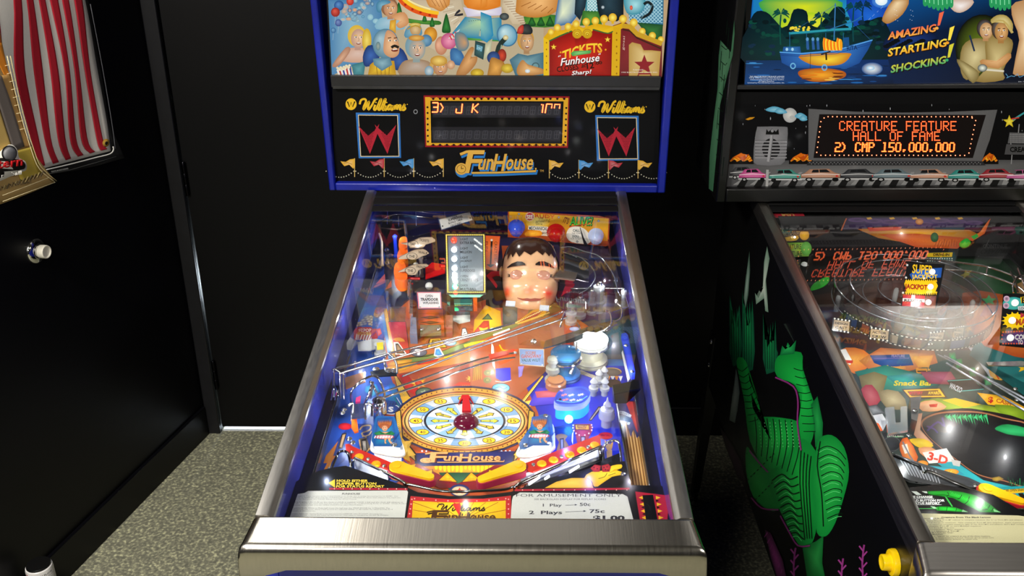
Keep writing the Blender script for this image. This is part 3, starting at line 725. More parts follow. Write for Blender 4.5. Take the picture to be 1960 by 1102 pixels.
A.poly([(590, 0), (1760, 0), (1700, 720), (590, 720)], 'b89c78', 'd0b890')
A.poly([(380, 160), (700, 140), (690, 250), (400, 240)], '2f7028', '68a83c', sm=3)
for x in (480, 565, 650): A.poly([(x-36, 240), (x-20, 190), (x, 150), (x+20, 190), (x+36, 240)], '123c1c', '2f7a34', sm=3)
A.poly([(230, -100), (340, -100), (420, 230), (300, 225), (200, 60)], 'c8b494', 'e4d8bc')
for k in range(10): A.line([(215+k*17, 20+k*22), (300+k*14, 14+k*22)], 7, 'a88c70')
A.ell(222, 155, 44, 34, '2c3034', '68706c')
A.poly([(0, 110), (100, 150), (120, 330), (60, 400), (0, 370)], '1c84b0', '90c8b0', (0, 230)); A.poly([(0, -200), (70, -200), (60, 60), (0, 90)], 'd87c24', 'f4a850')
A.poly([(400, -200), (740, -200), (735, 40), (690, 120), (560, 162), (430, 158), (345, 125), (330, 70)], 'c07c34', 'f4bc78', (560, 30), sm=4)
for k in range(5): A.line([(380+k*62, 60+k*16), (470+k*52, 20+k*14)], 6, '9a5c24', 2)
A.poly([(760, -200), (1000, -200), (930, 120), (850, 220), (690, 255), (700, 160)], '2468a0', 'e8f0c8', (770, 120)); A.poly([(900, -200), (1020, -200), (985, 60), (930, 190), (880, 130)], '1c2a34', '2f4a58')
A.poly([(1000, -50), (1090, -50), (1110, 120), (975, 110)], '3f8898', '78b8c0'); A.poly([(960, 100), (1110, 105), (1140, 240), (930, 240)], '2f6a2c', '62a03c')
def lattice(x0, y0, x1, y1, st, w, col):
    k = x0-(y1-y0)
    while k < x1:
        for f in (1, -1):
            a, b = (k, y1), (k+(y1-y0), y0)
            if f < 0: a, b = (k, y0), (k+(y1-y0), y1)
            def clip(p, q):
                (ax, ay), (bx, by) = p, q; t0 = max(0, (x0-ax)/(bx-ax)); t1 = min(1, (x1-ax)/(bx-ax))
                return ((ax+(bx-ax)*t0, ay+(by-ay)*t0), (ax+(bx-ax)*t1, ay+(by-ay)*t1)) if t1 > t0 else None
            c = clip(a, b)
            if c: A.line(list(c), w, col)
        k += st
lattice(1000, -20, 1092, 104, 30, 8, 'c8e4e4')
A.poly([(1060, -200), (1340, -200), (1340, 150), (1280, 200), (1130, 190), (1100, 100)], '121a20', '2c4450', (1200, 40)); A.ell(1146, 68, 16, 16, '6a7880', 'd8e4e8')
A.poly([(1340, -200), (1720, -200), (1712, 240), (1400, 220)], '2f6a8a', '5a98b4'); lattice(1390, -20, 1705, 215, 34, 8, '9cc8d4')
A.poly([(1470, 210), (1710, 230), (1700, 400), (1560, 330)], '1c4a2a', '3a7a3a')
A.poly([(1350, -40), (1520, -40), (1540, 60), (1480, 130), (1370, 120)], '3a8ca0', 'a8e0e4', sm=4); A.ell(1412, 72, 14, 22, 'c8402c', 'f08060'); A.line([(1500, 170), (1580, 130), (1610, 60), (1570, 20), (1530, 40)], 26, '1a2224', 4)
for k in range(7): A.line([(1500+k*16, 180-k*18), (1520+k*15, 150-k*18)], 5, '6a9098')
# dish, fists, boy with cap
A.ell(248, 330, 96, 108, '2f6a90', 'a8d0dc', -20, off=(215, 300)); A.ell(248, 330, 84, 96, '5f9cb8', 'c8e4e4', -20, off=(215, 290)); A.line([(240, 350), (170, 440), (140, 600)], 46, '20302c', 3); A.ell(235, 352, 26, 24, 'b8a878', 'f4e8b0'); A.line([(196, 420), (168, 560)], 10, '90a890')
A.ell(200, 520, 42, 62, '7a2018', 'd84830'); A.ell(120, 540, 60, 60, '1c3060', '3a60a0')
A.poly([(75, 640), (100, 540), (180, 560), (225, 600), (190, 690), (170, 720), (70, 720)], 'a06c2c', 'e8a850', sm=3); A.ell(250, 640, 60, 44, 'a88420', 'e8cc48')
A.poly([(270, 560), (350, 500), (440, 520), (590, 490), (600, 720), (330, 720)], '3f6a7c', '7aa4ac'); A.ell(515, 620, 36, 36, '2a4a54', '8ab0b0'); A.ell(515, 620, 24, 24, '6a949a')
person(A, 430, 390, 68, 100, 'f0c090', 'a88058', 'c8902c'); A.poly([(340, 300), (370, 240), (440, 225), (485, 270), (470, 320), (350, 315)], '1c2024', '4a4c48', sm=3); A.poly([(345, 310), (355, 255), (400, 235), (395, 310)], 'a82c24', 'd85040', sm=3)
A.poly([(340, 640), (390, 560), (440, 600), (500, 620), (590, 650), (590, 690), (420, 710), (350, 700)], 'b07840', 'eab878', sm=3); A.ell(440, 665, 24, 18, 'b8c8d0', 'f0f4f4')
# ticket booth
A.poly([(1240, 240), (1350, 200), (1470, 300), (1700, 400), (1700, 720), (1220, 720)], '6a1c22', '8a2a30')
A.poly([(590, 350), (640, 290), (780, 280), (880, 220), (960, 260), (1080, 220), (1240, 245), (1330, 215), (1340, 260), (1300, 280), (1300, 720), (1220, 720), (1215, 320), (600, 390)], 'd8a414', 'f4d028', sm=0)
A.poly([(590, 350), (640, 375), (640, 720), (590, 720)], 'e8bc1c'); A.poly([(1245, 250), (1315, 262), (1300, 720), (1222, 720)], 'd8a818')
for k in range(7): A.ell(617, 400+k*63, 6, 8, '9a6c10'); A.ell(1275, 310+k*63, 7, 9, '9a6c10')
A.poly([(645, 380), (740, 330), (860, 290), (890, 360), (930, 350), (950, 330), (980, 350), (1030, 340), (1060, 270), (1190, 310), (1235, 290), (1225, 720), (645, 720)], '8a1010', 'd82a1c', (900, 520))
A.line([(642, 385), (745, 335), (855, 290)], 12, '2f6a34', 3); A.line([(1050, 275), (1190, 312), (1240, 292)], 10, '2f6a34', 3)
for x, f in ((905, 1), (1000, -1)): A.ell(x, 315, 46, 46, 'b8860c', 'f8e048'); A.ring(x, 318, 30, 30, 9, 'c8980c'); A.ring(x, 322, 15, 15, 8, 'b0800c')
for x, y, r in ((660, 300, 36), (720, 260, 40), (820, 250, 40), (895, 225, 40), (990, 205, 42), (1075, 195, 42), (1157, 178, 44), (1238, 165, 46), (1335, 178, 44), (1435, 212, 44), (1515, 295, 38), (1610, 335, 40), (1690, 370, 34)):
    A.ell(x, y, r*.85, r*.9, 'd8a010', 'fff070'); A.line([(x, y+r*.8), (x, y+r*1.25)], r*.5, 'e0b020')
A.line([(1330, 240), (1400, 250), (1470, 320), (1700, 410)], 46, 'c89c28'); A.line([(1330, 275), (1400, 290), (1465, 355), (1690, 455)], 12, '3a2418')
A.poly([(1390, 420), (1420, 395), (1500, 415), (1530, 470), (1600, 470), (1690, 480), (1670, 720), (1390, 720)], 'b8924a', 'dcc080'); A.star(1535, 610, 100, '8a2028'); A.line([(1470, 720), (1485, 690), (1590, 690), (1600, 720)], 14, '8a2028')
A.text('gossi', 1325, 470, 130, 26, 'd8b0a0', rot=-86, shear=.2)
for x, y in ((685, 440), (1190, 370)): A.star(x, y, 34, 'b87010'); A.star(x, y, 24, 'f8d848')
A.text('TICKETS', 765, 480, 375, 92, 'f8d838', rot=0, bold=.03, warp=lambda u: -90*math.sin(u*2.2)*.6-30*u, colb='f09020')
A.dots([(750, 490), (1172, 465)], 9, 'f0a020')
A.poly([(845, 500), (870, 478), (1040, 470), (1030, 500), (860, 525)], '3f9a4a', '8ad07a')
A.text('Funhouse', 745, 555, 365, 70, '3a0808', rot=-7, shear=.3, bold=.045); A.text('Funhouse', 740, 548, 365, 70, 'f8f0ec', rot=-7, shear=.3, bold=.015)
for p in ((735, 520), (748, 516), (1112, 500), (1124, 498)): A.line([p, (p[0]-6, p[1]+14)], 6, 'f0e0d8')
A.text('CLOSES', 710, 626, 205, 52, '1c0a08', rot=-8, bold=.02)
A.text('at', 938, 600, 44, 36, '1c0a08', rot=-8, shear=.3, bold=.02); A.text('12', 990, 590, 70, 56, '1c0a08', rot=-6, bold=.03); A.text(':00', 1066, 580, 72, 30, '1c0a08', rot=-8, bold=.03)
A.text('Sharp!', 850, 672, 180, 50, '3a0808', rot=-5, shear=.3, bold=.04); A.text('Sharp!', 846, 666, 180, 50, 'f8f0ec', rot=-5, shear=.3, bold=.015)
A.text('FUNHOUSE', 1430, 648, 96, 12, 'f0e8d8'); A.text('1990 ELECTRONICS GAMES INC.', 1320, 672, 340, 10, 'f0e8d8')
A.tf()
bg = M(); B.quad(bg, [(625, -400), (1274, -400), (1274, 0), (1266, 150), (633, 150), (625, 0)], .0125, .018); bg.build('backglass_rear', BLACKP, rb)
A.build('backglass', ARTLIT, rb)
m = M(); B.slab(m, (634, 167), (1265, 147), .004, .016); m.build('backglass_trim', mat('black trim', '1b1b1d', .4), rb, bevel=.001)
m = M(); B.slab(m, (637, 169.5), (1262, 167.5), .002, .012); m.build('trim_lip', mat('grey lip', '4a4a4c', .35, .8), rb)
# ------------------------------------------------------------------ blue machine: speaker panel and displays
A = Art(lambda q: B.at(q, .014), B.N)
A.poly([(636, 170), (1264, 170), (1259, 356), (641, 352)], '08080a')
A.tf(620, 160, 2.925)
for dx, dy in ((0, 0), (1337, 14)):
    A.ell(152+dx, 115+dy, 31, 33, 'e0b428'); A.line([(132+dx, 100+dy), (143+dx, 130+dy), (152+dx, 104+dy), (161+dx, 130+dy), (173+dx, 100+dy)], 7, '0a0a0a')
    maker(A, 188+dx, 84+dy, 274, 66, 'e0b428', 11); A.dots([(467+dx, 116+dy)], 3, 'e0b428')
    e = -4 if dx else 0
    A.poly([(178+dx-e, 162+dy), (425+dx, 166+dy), (432+dx+e, 415+dy), (195+dx+e, 418+dy)], '2f6cb4')
    A.poly([(191+dx, 174+dy), (414+dx, 176+dy), (422+dx, 408+dy), (204+dx, 409+dy)], 'd8c49a', sm=0); A.poly([(195+dx, 178+dy), (410+dx, 180+dy), (418+dx, 404+dy), (208+dx, 405+dy)], '050506')
    A.poly([(193+dx, 237+dy), (248+dx, 292+dy), (284+dx, 262+dy), (292+dx, 248+dy), (284+dx, 228+dy), (297+dx, 242+dy), (310+dx, 226+dy), (304+dx, 248+dy), (352+dx, 290+dy), (405+dx, 230+dy), (356+dx, 393+dy), (300+dx, 280+dy), (258+dx, 393+dy)], 'a82434')
    W_ = []
    for j in range(20):
        y = 250+j*7.4
        for i in range(30):
            x = 198+i*7+(j % 2)*3.5
            t = (y-237)/156
            for a0, a1, p in ((193, 297, 258), (303, 405, 356)):
                l = a0+(p-a0)*t+6; r_ = a1+(p-a1)*t-6
                if l < x < r_ and y > 262: W_.append((x+dx, y+dy))
    A.dots(W_, 2.2, '30060c', n=5)
A.ring(513, 157, 12, 13, 4, '8a8c90')
A.poly([(558, 66), (1375, 71), (1366, 359), (567, 355)], '8a1420')
A.poly([(566, 75), (1368, 80), (1359, 350), (574, 346)], 'd8a428')
for k in range(20):
    A.poly([(592+k*38.6, 76), (612+k*38.6, 86), (630+k*38.6, 76)], '8a1420'); A.poly([(594+k*38.4, 347), (612+k*38.4, 337), (630+k*38.4, 348)], '8a1420')
A.dots([(612+k*38.6, 85) for k in range(20)]+[(612+k*38.4, 343) for k in range(20)], 7, '1a1012')
A.dots([(580-k*.2+k*.6, 132+k*32) for k in range(7)]+[(1357-k*1., 136+k*32) for k in range(7)], 6, '1a1012')
A.poly([(596, 96), (1342, 99), (1333, 336), (601, 332)], '060606')
A.text('TM', 1208, 482, 22, 12, 'c8a050')
logo(A, 735, 372, 460, 150, 'd8a84a', '2f78c0', '2a1408')
for X, cs in ((172, 'yrby'), (1262, 'ybry')):
    for k, c in enumerate(cs):
        x = X+k*165.5; d = -1 if X < 500 else 1; yy = 418+(8 if X > 500 else 0); c = {'y': 'd8a428', 'r': 'a81c2c', 'b': '3088c8'}[c]
        A.line([(x, yy), (x, yy+104)], 4.5, 'c8a860')
        A.poly([(x, yy+2), (x+d*28, yy+6), (x+d*50, yy+20), (x+d*80, yy+16), (x+d*58, yy+44), (x+d*30, yy+36), (x+d*8, yy+58), (x, yy+48)], c, mix(c, 'ffffff', .2)); A.line([(x+d*14, yy+34), (x+d*40, yy+24), (x+d*62, yy+26)], 3, mix(c, '000000', .6))
        A.dots([(x+(t-.5)*155+d*82, yy+72+34*(1-(2*t-1)**2)) for t in [i/11 for i in range(12)]], 3.2, 'd8d0b8', n=6)
A.tf()
A.build('speaker_panel', ARTDIM, rb)
for y0, y1, nm in ((103, 191, 0), (240, 332, 1)):
    A = Art(lambda q: B.at(q, .0136), B.N); A.tf(620, 160, 2.925)
    A.poly([(604, y0+2), (1332, y0+3), (1325, y1), (608, y1-2)], '222226')
    A.poly([(606, y0+22), (1328, y0+24), (1324, y1-12), (610, y1-14)], '2e2e33')
    for k in range(16):
        x = 616+k*44.6; y = y0+24
        for P in ([(x+8, y), (x+34, y)], [(x+6, y+22), (x+32, y+22)], [(x+2, y+44), (x+28, y+44)], [(x+8, y+3), (x+3, y+42)], [(x+34, y+3), (x+29, y+42)], [(x+20, y+2), (x+16, y+42)]): A.line(P, 3, '44444a')
    dsp = A.build('score_display', ARTDIM, rb)
    if nm == 0:
        segs = [[(607, 107), (640, 107)], [(612, 132), (638, 132)], [(604, 159), (636, 159)], [(640, 108), (636, 158)], [(652, 110), (667, 134), (652, 160)],
                [(775, 112), (770, 164)], [(740, 163), (770, 164)], [(742, 140), (739, 162)], [(836, 112), (828, 163)], [(866, 112), (836, 138), (862, 163)],
                [(1216, 118), (1228, 117), (1222, 163)], [(1247, 114), (1238, 165)], [(1247, 114), (1278, 115), (1274, 138)], [(1290, 138), (1293, 116), (1322, 117), (1318, 140)]]
        for g_ in (segs[:4], segs[4:5], segs[5:8], segs[8:10], segs[10:11], segs[11:13], segs[13:]):
            A = Art(lambda q: B.at(q, .0132), B.N); A.tf(620, 160, 2.925)
            for P in g_: A.line(P, 9, 'd8300c')
            for P in g_: A.line(P, 4.6, 'ff8444')
            A.build('lit_character', ARTGLOW, dsp)
# ------------------------------------------------------------------ black machine: backglass
B2 = BB['black']; rk = ROOTS['black']
A = Art(lambda q: B2.at(q, .012), B2.N)
R3 = lambda x, u, d=.012: prj(B2.o+B2.X*x+B2.U*u-B2.N*d)
A.poly([R3(.02, .69), R3(.3485, .69), R3(.3485, .245), R3(.02, .245)], '0a1020')
A.poly([R3(.20, .62), R3(.30, .66), R3(.3485, .60), R3(.3485, .30), R3(.29, .27), R3(.23, .45)], '8a5a34', 'e8c090'); A.poly([R3(.22, .30), R3(.3485, .28), R3(.3485, .245), R3(.2, .245)], '1c4a8a')
A.tf(1360, 0, 3.267)
A.gq([(262, -1200), (2200, -1200), (2200, 0), (262, 0)], ['0f3a90', '0a1420', '0a1020', '1a7ac8'])
A.gq([(262, 0), (2150, 0), (2130, 537), (212, 537)], ['1568b8', '080a10', '08080c', '0d2a58'])
A.poly([(270, 0), (1080, 0), (1090, 240), (240, 300)], '1a78b8', '2aa0c0', (650, 100))
A.poly([(330, 0), (790, 0), (800, 90), (760, 190), (400, 190), (350, 100)], '3aa048', 'd8e020', (590, 40), sm=4)
A.poly([(500, 90), (700, 90), (780, 190), (430, 200)], 'a8d020', 'f4e838', sm=3)
A.poly([(850, 0), (1100, 0), (1090, 220), (930, 210)], '1038a0', '2068d0', sm=3)
A.ell(1068, 8, 60, 42, '2868c8', '70b0f0'); A.ell(1068, 4, 38, 30, 'd8f0f8', 'ffffff')
A.dots([(960+(k*53 % 130), 30+(k*71 % 120)) for k in range(14)], 2, 'a8c8f0', n=5)
random.seed(5)
A.poly([(240, 160), (290, 70), (370, 90), (380, 170), (480, 160), (520, 60), (600, 70), (620, 150), (720, 170), (770, 50), (840, 60), (850, 180), (960, 190), (1020, 120), (1090, 130), (1090, 390), (222, 400)], '061c24', '0c3a38', (560, 300), sm=3)
for k in range(90):
    x = random.uniform(240, 1080); y = random.uniform(110, 340)
    A.ell(x, y, random.uniform(10, 30), random.uniform(6, 16), random.choice(['06181c', '0c3430', '0a4438', '0e2a40']), n=8)
for k in range(24): A.ell(random.uniform(500, 620), random.uniform(165, 200), 8, 6, 'f0d838', n=6)
def palm(x, y, h, col):
    A.line([(x, y), (x-6, y+h*.5), (x-2, y+h)], 9, col, 3)
    for a in range(9):
        t = math.radians(-200+a*27); A.poly([(x, y-4), (x+34*math.cos(t), y+30*math.sin(t)-12), (x+58*math.cos(t), y+46*math.sin(t)+14), (x+30*math.cos(t), y+24*math.sin(t))], col, sm=2)
palm(440, 90, 190, '0c4a40'); palm(695, 110, 120, '0a3a3c'); palm(895, 50, 210, '0c4448'); palm(955, 40, 90, '0a3048')
A.gq([(222, 378), (1110, 372), (1150, 537), (212, 537)], ['0e3058', '0c2c60', '081428', '123f78'])
for k in range(46):
    x, y = random.uniform(240, 1120), random.uniform(385, 525); A.ell(x, y, random.uniform(20, 60), random.uniform(2, 5), random.choice(['1f62a8', '0a2040', '3a88c8', '14407a']), n=8)
A.poly([(560, 440), (700, 425), (830, 445), (840, 480), (760, 505), (640, 510), (560, 480)], 'a85018', 'f8a828', sm=4)
for k in range(12): A.ell(random.uniform(580, 820), random.uniform(440, 500), 36, 4, random.choice(['f8c850', '6a3010', 'e07818']), n=8)
A.ell(1010, 430, 66, 40, '1a4a88', 'f0f8f8'); A.ell(1000, 425, 26, 14, '8ac0e0', 'ffffff')
A.poly([(432, 322), (560, 330), (760, 312), (1015, 245), (985, 310), (930, 395), (860, 425), (510, 425), (445, 392)], '1a4a90', '3f88d8')
A.poly([(560, 345), (850, 330), (870, 355), (820, 400), (720, 412), (620, 400)], 'c87820', 'fcd838', sm=4)
A.line([(432, 326), (570, 334), (770, 318), (1012, 250)], 6, '5aa8e8'); A.line([(440, 345), (580, 352), (780, 336), (1000, 275)], 3, '123a78'); A.line([(436, 336), (575, 343), (775, 327), (1006, 262)], 2, '123a78')
A.poly([(455, 292), (560, 290), (565, 330), (450, 322)], '1c5090', '3a80c0'); A.ell(477, 308, 8, 10, 'a8d8f0'); A.ell(512, 308, 8, 10, 'a8d8f0')
A.poly([(830, 235), (865, 232), (868, 290), (835, 296)], '1a5088'); A.line([(490, 208), (600, 200), (760, 186), (880, 180)], 14, '2a98a8'); A.line([(490, 218), (880, 190)], 4, '0c4858')
for x in (495, 600, 720, 830): A.line([(x, 205), (x, 300)], 4, '1c6088')
A.line([(780, 20), (772, 250)], 7, '3a78b0'); A.line([(780, 30), (1000, 250)], 2, '2a5890'); A.line([(780, 30), (500, 205)], 2, '2a5890'); A.line([(725, 190), (900, 130), (950, 100)], 6, '2a70a0')
for k in range(16):
    x = 705+k*7; A.poly([(x, 310), (x-4, 262), (x+4, 232+(k*37 % 34)), (x+14, 268), (x+12, 312)], ('f8a018', 'f86818', 'fce040')[k % 3], sm=2)
for x in (605, 640, 670): A.ell(x, 245, 9, 12, '5a98c8'); A.line([(x, 255), (x+4, 310)], 16, '2a5a98')
for x, y in ((515, 412), (712, 422)): A.ring(x, y, 18, 20, 7, '6ab0d8')
A.line([(722, 330), (724, 375)], 10, '1a1410'); A.line([(690, 340), (750, 320)], 8, '2a2018'); A.line([(625, 330), (622, 430)], 3, '3a2a10')
A.text('RITA', 850, 288, 66, 28, '10305c', rot=-6, bold=.02)
for k in range(5): A.text(['THE CREATURE FROM THE BLACK LAGOON', 'TM & 1992 Universal City Studios, Inc.', 'Universal Merchandising City Studios', 'All Rights Reserved', 'Licensed by Merchandising Corporation, Inc.'][k], (245, 240, 248, 300, 232)[k], 474+k*10, (215, 222, 210, 96, 230)[k], 8, 'e8f0f8')
A.poly([(1075, 110), (1140, 0), (1240, 0), (1200, 90), (1120, 145), (1085, 140)], 'b07838', 'f4d8a8', (1170, 20), sm=3)
A.poly([(1490, 0), (1640, 0), (1620, 50), (1560, 80), (1510, 60)], 'c8a890', 'f8f0ec', sm=3); A.poly([(1880, 40), (1960, 0), (2140, 0), (2140, 537), (1960, 470), (1890, 460), (1930, 250), (1900, 150)], 'b88858', 'f0d0a0', sm=2)
for X, n_ in ((1330, 7), (1745, 5)):
    for k in range(n_):
        for j in range(3): A.poly([(X+k*27, -40), (X+22+k*27, -40), (X+26+k*27, 30+j*18-abs(k-n_/2)*6), (X+12+k*27, 66+j*6-abs(k-n_/2)*9), (X-2+k*27, 30+j*16-abs(k-n_/2)*6)], ('0c4a2c', '2a9a5a', '7ad098')[j], sm=2) if j < 2 else A.line([(X+12+k*27, -10), (X+13+k*27, 34-abs(k-n_/2)*6)], 5, '8ae0a8')
A.dots([(1150+(k*97 % 190), 60+(k*61 % 90)) for k in range(12)], 2, 'e8f0ff', n=5)
A.poly([(1090, 250), (1180, 200), (1340, 190), (1420, 240), (1300, 300), (1100, 320)], '0a1838', '1a3a80', sm=4)
for k in range(22): A.ell(1100+k*16, 290-(k % 5)*9, 22, 12, '060c14', n=8)
def shout(t, x, y, wd, ht, c, cb):
    n = len(t)-1
    A.text(t, x+5, y+6, wd, ht, '1a0808', rot=-10, shear=.3, bold=.05)
    A.text(t, x, y, wd, ht, c, rot=-10, shear=.3, bold=.03, colb=cb)
    X, Y = x+wd*.985+18, y-wd*.174-22
    A.poly([(X+14, Y-46), (X+44, Y-58), (X+18, Y+30), (X+2, Y+34)], c); A.ell(X-2, Y+48, 11, 9, cb)
shout('AMAZING', 1098, 203, 305, 48, 'f06848', 'f8b048'); shout('STARTLING', 1098, 306, 372, 50, 'fce048', 'f0a028'); shout('SHOCKING', 1116, 410, 350, 48, 'd8d038', '38a868')
A.ell(1700, 300, 170, 210, '0a0a0c', '6a8020'); 
A.poly([(1575, 290), (1650, 240), (1740, 260), (1760, 350), (1700, 440), (1600, 500), (1560, 420)], '8a7440', 'd8c890', sm=3); A.poly([(1720, 240), (1800, 215), (1885, 250), (1880, 330), (1830, 440), (1830, 500), (1660, 510), (1720, 420)], '8a7038', 'd0bc80', sm=3)
person(A, 1720, 190, 44, 58, 'f0cc9c', 'b88858', '2a1c18'); person(A, 1815, 195, 46, 66, 'e8b478', 'a87840', '3a2818'); A.poly([(1750, 135), (1790, 95), (1850, 98), (1890, 150), (1880, 210), (1850, 150)], 'a89048', 'e8d898', sm=3); A.line([(1755, 140), (1830, 130), (1890, 205)], 12, 'c0a860', 3)
A.line([(1620, 220), (1650, 320)], 11, '20304a'); A.poly([(1700, 370), (1790, 390), (1860, 330), (1880, 360), (1800, 430), (1690, 400)], 'b88048', 'e8b880', sm=2); A.line([(1720, 435), (1835, 445)], 12, 'd8d0b8')
A.poly([(1540, 370), (1610, 400), (1680, 460), (1640, 520), (1570, 440)], '7a6838', 'c8b880', sm=3); A.ell(1700, 425, 30, 24, '40484c', 'f0f4e0')
A.line([(1845, 460), (1860, 480), (1850, 488), (1880, 474), (1900, 478), (1920, 460), (1930, 482), (1960, 470)], 3.5, '5a9ac0', 2)
A.text('(c) 1992 W', 1925, 506, 90, 8, 'c8ccd0')
A.tf()
m = M(); B2.quad(m, [(1438, -400), (2040, -400), (2000, 168), (1424, 168)], .0135, .018); m.build('backglass_rear', BLACKP, rk)
A.build('backglass', ARTLIT, rk)
m = M(); x0, u0 = B2.loc((1414, 172), .004); x1, u1 = B2.loc((1414, 164), .004)
m.box((-.3500, u0, -.016), (.35, u1, -.004), 'ffffff', B2.X, B2.U, B2.N, B2.o); m.build('backglass_trim', mat('black trim', '1b1b1d', .4), rk, bevel=.001)
# speaker panel with dot display
A = Art(lambda q: B2.at(q, .014), B2.N)
A.poly([R3(.0, .222, .014), R3(.348, .222, .014), R3(.348, .04, .014), R3(.0, .04, .014)], '060608'); A.poly([R3(.2, .10, .014), R3(.348, .10, .014), R3(.348, .045, .014), R3(.2, .045, .014)], '3a3a3c')
A.tf(1360, 170, 3.267)
A.poly([(140, 20), (2200, 20), (2110, 640), (70, 640)], '0a0a0c')
A.poly([(150, 95), (2180, 95), (2130, 616), (97, 616)], '060608')
A.poly([(110, 470), (600, 440), (2140, 445), (2130, 616), (97, 616)], '4a4a4c', '808080', (1100, 560))
for x in range(140, 2100, 105): A.poly([(x, 600), (x+40, 600), (x+90-(x-1100)*.05, 520), (x+70-(x-1100)*.05, 520)], '8a8a8a'); A.poly([(x+20, 616), (x+70, 616), (x+100, 560), (x+60, 560)], '161616')
for x0, x1 in ((112, 270), (490, 640), (1690, 1800)):
    for k in range(7): A.poly([(x0+k*9, 460-k*7), (x0+(x1-x0)*.5, 400+(k*31 % 40)), (x1-k*5, 455-k*8), (x0+(x1-x0)*.6, 452)], ('d86a10', 'f0a018', 'b84a0c', 'f8b828')[k % 4], sm=2)
    A.poly([(x0, 470)]+[(x0+(x1-x0)*i/12, 440+(i*37 % 22)) for i in range(13)]+[(x1, 470)], '0c0806')
random.seed(8)
for k in range(70):
    x, y = random.uniform(160, 2050), random.uniform(100, 430); s_ = random.uniform(2.5, 7)
    if not (600 < x < 1800 and y > 140): A.poly([(x, y-s_*1.6), (x+s_*.4, y), (x, y+s_*1.6), (x-s_*.4, y)], 'b8bcc4')
A.ell(497, 165, 44, 46, 'a8aaac', 'dcdcd8'); A.ell(510, 178, 16, 12, 'b4b6b6')
for x, y, w in ((405, 130, 62), (440, 140, 40), (565, 170, 40), (580, 185, 26)): A.poly([(x-w, y), (x-w*.3, y-20), (x+w*.4, y-14), (x+w, y+8), (x+w*.2, y+16), (x-w*.5, y+14)], '4a9cc0', '90cce0', sm=3)
A.poly([(218, 190), (245, 178), (278, 176), (262, 188), (235, 196)], 'c88a18')
A.poly([(290, 245), (310, 236), (460, 236), (482, 250), (480, 320), (470, 420), (440, 474), (290, 474), (268, 430), (276, 320)], '6c6c70', '909094', sm=2)
A.poly([(345, 285), (350, 250), (362, 268), (385, 248), (408, 268), (424, 250), (428, 285)], '0c0c0c'); A.ell(386, 262, 9, 10, '88888c'); A.ell(378, 375, 56, 66, '151517')
for k in range(6): A.line([(278, 330+k*20), (476, 330+k*20)], 9, '8a8a8e'); A.dots([(282+i*8, 322+k*20) for i in range(25)], 2.2, '242426', n=5)
A.line([(384, 290), (362, 455)], 20, '9a9a9e'); A.line([(391, 290), (370, 455)], 3, '3a3a3c')
A.poly([(612, 124), (900, 142), (1200, 148), (1500, 143), (1793, 130), (1745, 320), (1696, 452), (1150, 440), (612, 446)], '5c5c5e', '78787a')
A.poly([(680, 158), (1722, 162), (1640, 432), (643, 432)], '1c1818')
car = lambda x, y, w, c, f=1, h=62: (A.poly([(x-w*.5, y+h*.75), (x-w*.5, y+h*.3), (x-w*.35*f-w*.05, y+h*.12), (x-w*.28, y-h*.25), (x+w*.2, y-h*.3), (x+w*.34, y+h*.08), (x+w*.5, y+h*.25), (x+w*.5, y+h*.75)], mix(c, '000000', .35), mix(c, 'ffffff', .12)),
     A.poly([(x-w*.24, y+h*.08), (x-w*.2, y-h*.2), (x+w*.14, y-h*.24), (x+w*.24, y+h*.06)], '17181a'), A.line([(x-w*.05, y-h*.22), (x-w*.04, y+h*.08)], 4, c),
     A.line([(x-w*.48, y+h*.32), (x, y+h*.22), (x+w*.47, y+h*.3)], 5, mix(c, 'ffffff', .55)), A.line([(x-w*.52, y+h*.72), (x+w*.52, y+h*.72)], 9, 'c0c0c0'), A.line([(x-w*.5, y+h*.62), (x+w*.5, y+h*.62)], 4, '2a2a2a'),
     A.ell(x-w*.3*f, y+h*.78, w*.09, h*.2, '0a0a0a'), A.ell(x-w*.3*f, y+h*.78, w*.05, h*.11, 'a8a8a8'), A.ell(x+w*.36*f, y+h*.78, w*.08, h*.2, '0a0a0a'), A.ell(x+w*.4, y+h*.42, w*.035, h*.1, 'c83028'))
A.poly([(612, 452), (1700, 452), (1720, 478), (600, 478)], '2a2a2c'); A.dots([(620+i*11, 460+(i % 2)*9) for i in range(98)], 3.5, '8a8a8c', n=5)
for x, y, w, c, f in ((200, 505, 160, '3a3a3e', 1), (262, 518, 170, 'd8509a', 1), (466, 522, 200, '3a9c8c', -1), (690, 518, 250, 'c89070', 1), (925, 518, 230, '24282e', 1), (1140, 518, 250, '6a8088', 1), (1370, 520, 240, 'd09a7c', -1), (1595, 522, 220, '2a9a90', 1), (1790, 518, 220, 'a81828', 1), (1960, 522, 220, 'd060a0', -1), (2080, 520, 160, '3a9c8c', 1)): car(x, y, w, c, f)
A.line([(356, 505), (352, 612)], 16, 'a8a8a8'); A.star(1868, 205, 42, 'd8c020', c0='f8e850'); A.line([(1890, 195), (1960, 150), (2000, 190)], 12, '3a9aa0'); A.line([(1880, 188), (1930, 180)], 8, 'c83020')
A.poly([(1870, 272), (2060, 280), (2050, 345), (1858, 340)], '58585a'); A.dots([(1876+i*9, 284+j*12) for i in range(20) for j in range(5)], 3, 'a0a0a2', n=5)
A.poly([(1850, 345), (2060, 350), (2055, 412), (1838, 410)], '48484a'); A.text('CREATURE', 1872, 362, 186, 34, '0a0a0a', bold=.04); A.line([(1930, 220), (1925, 275)], 6, '88888a'); A.line([(1885, 412), (1880, 470)], 6, '88888a')
A.tf()
A.build('speaker_panel', ARTDIM, rk)
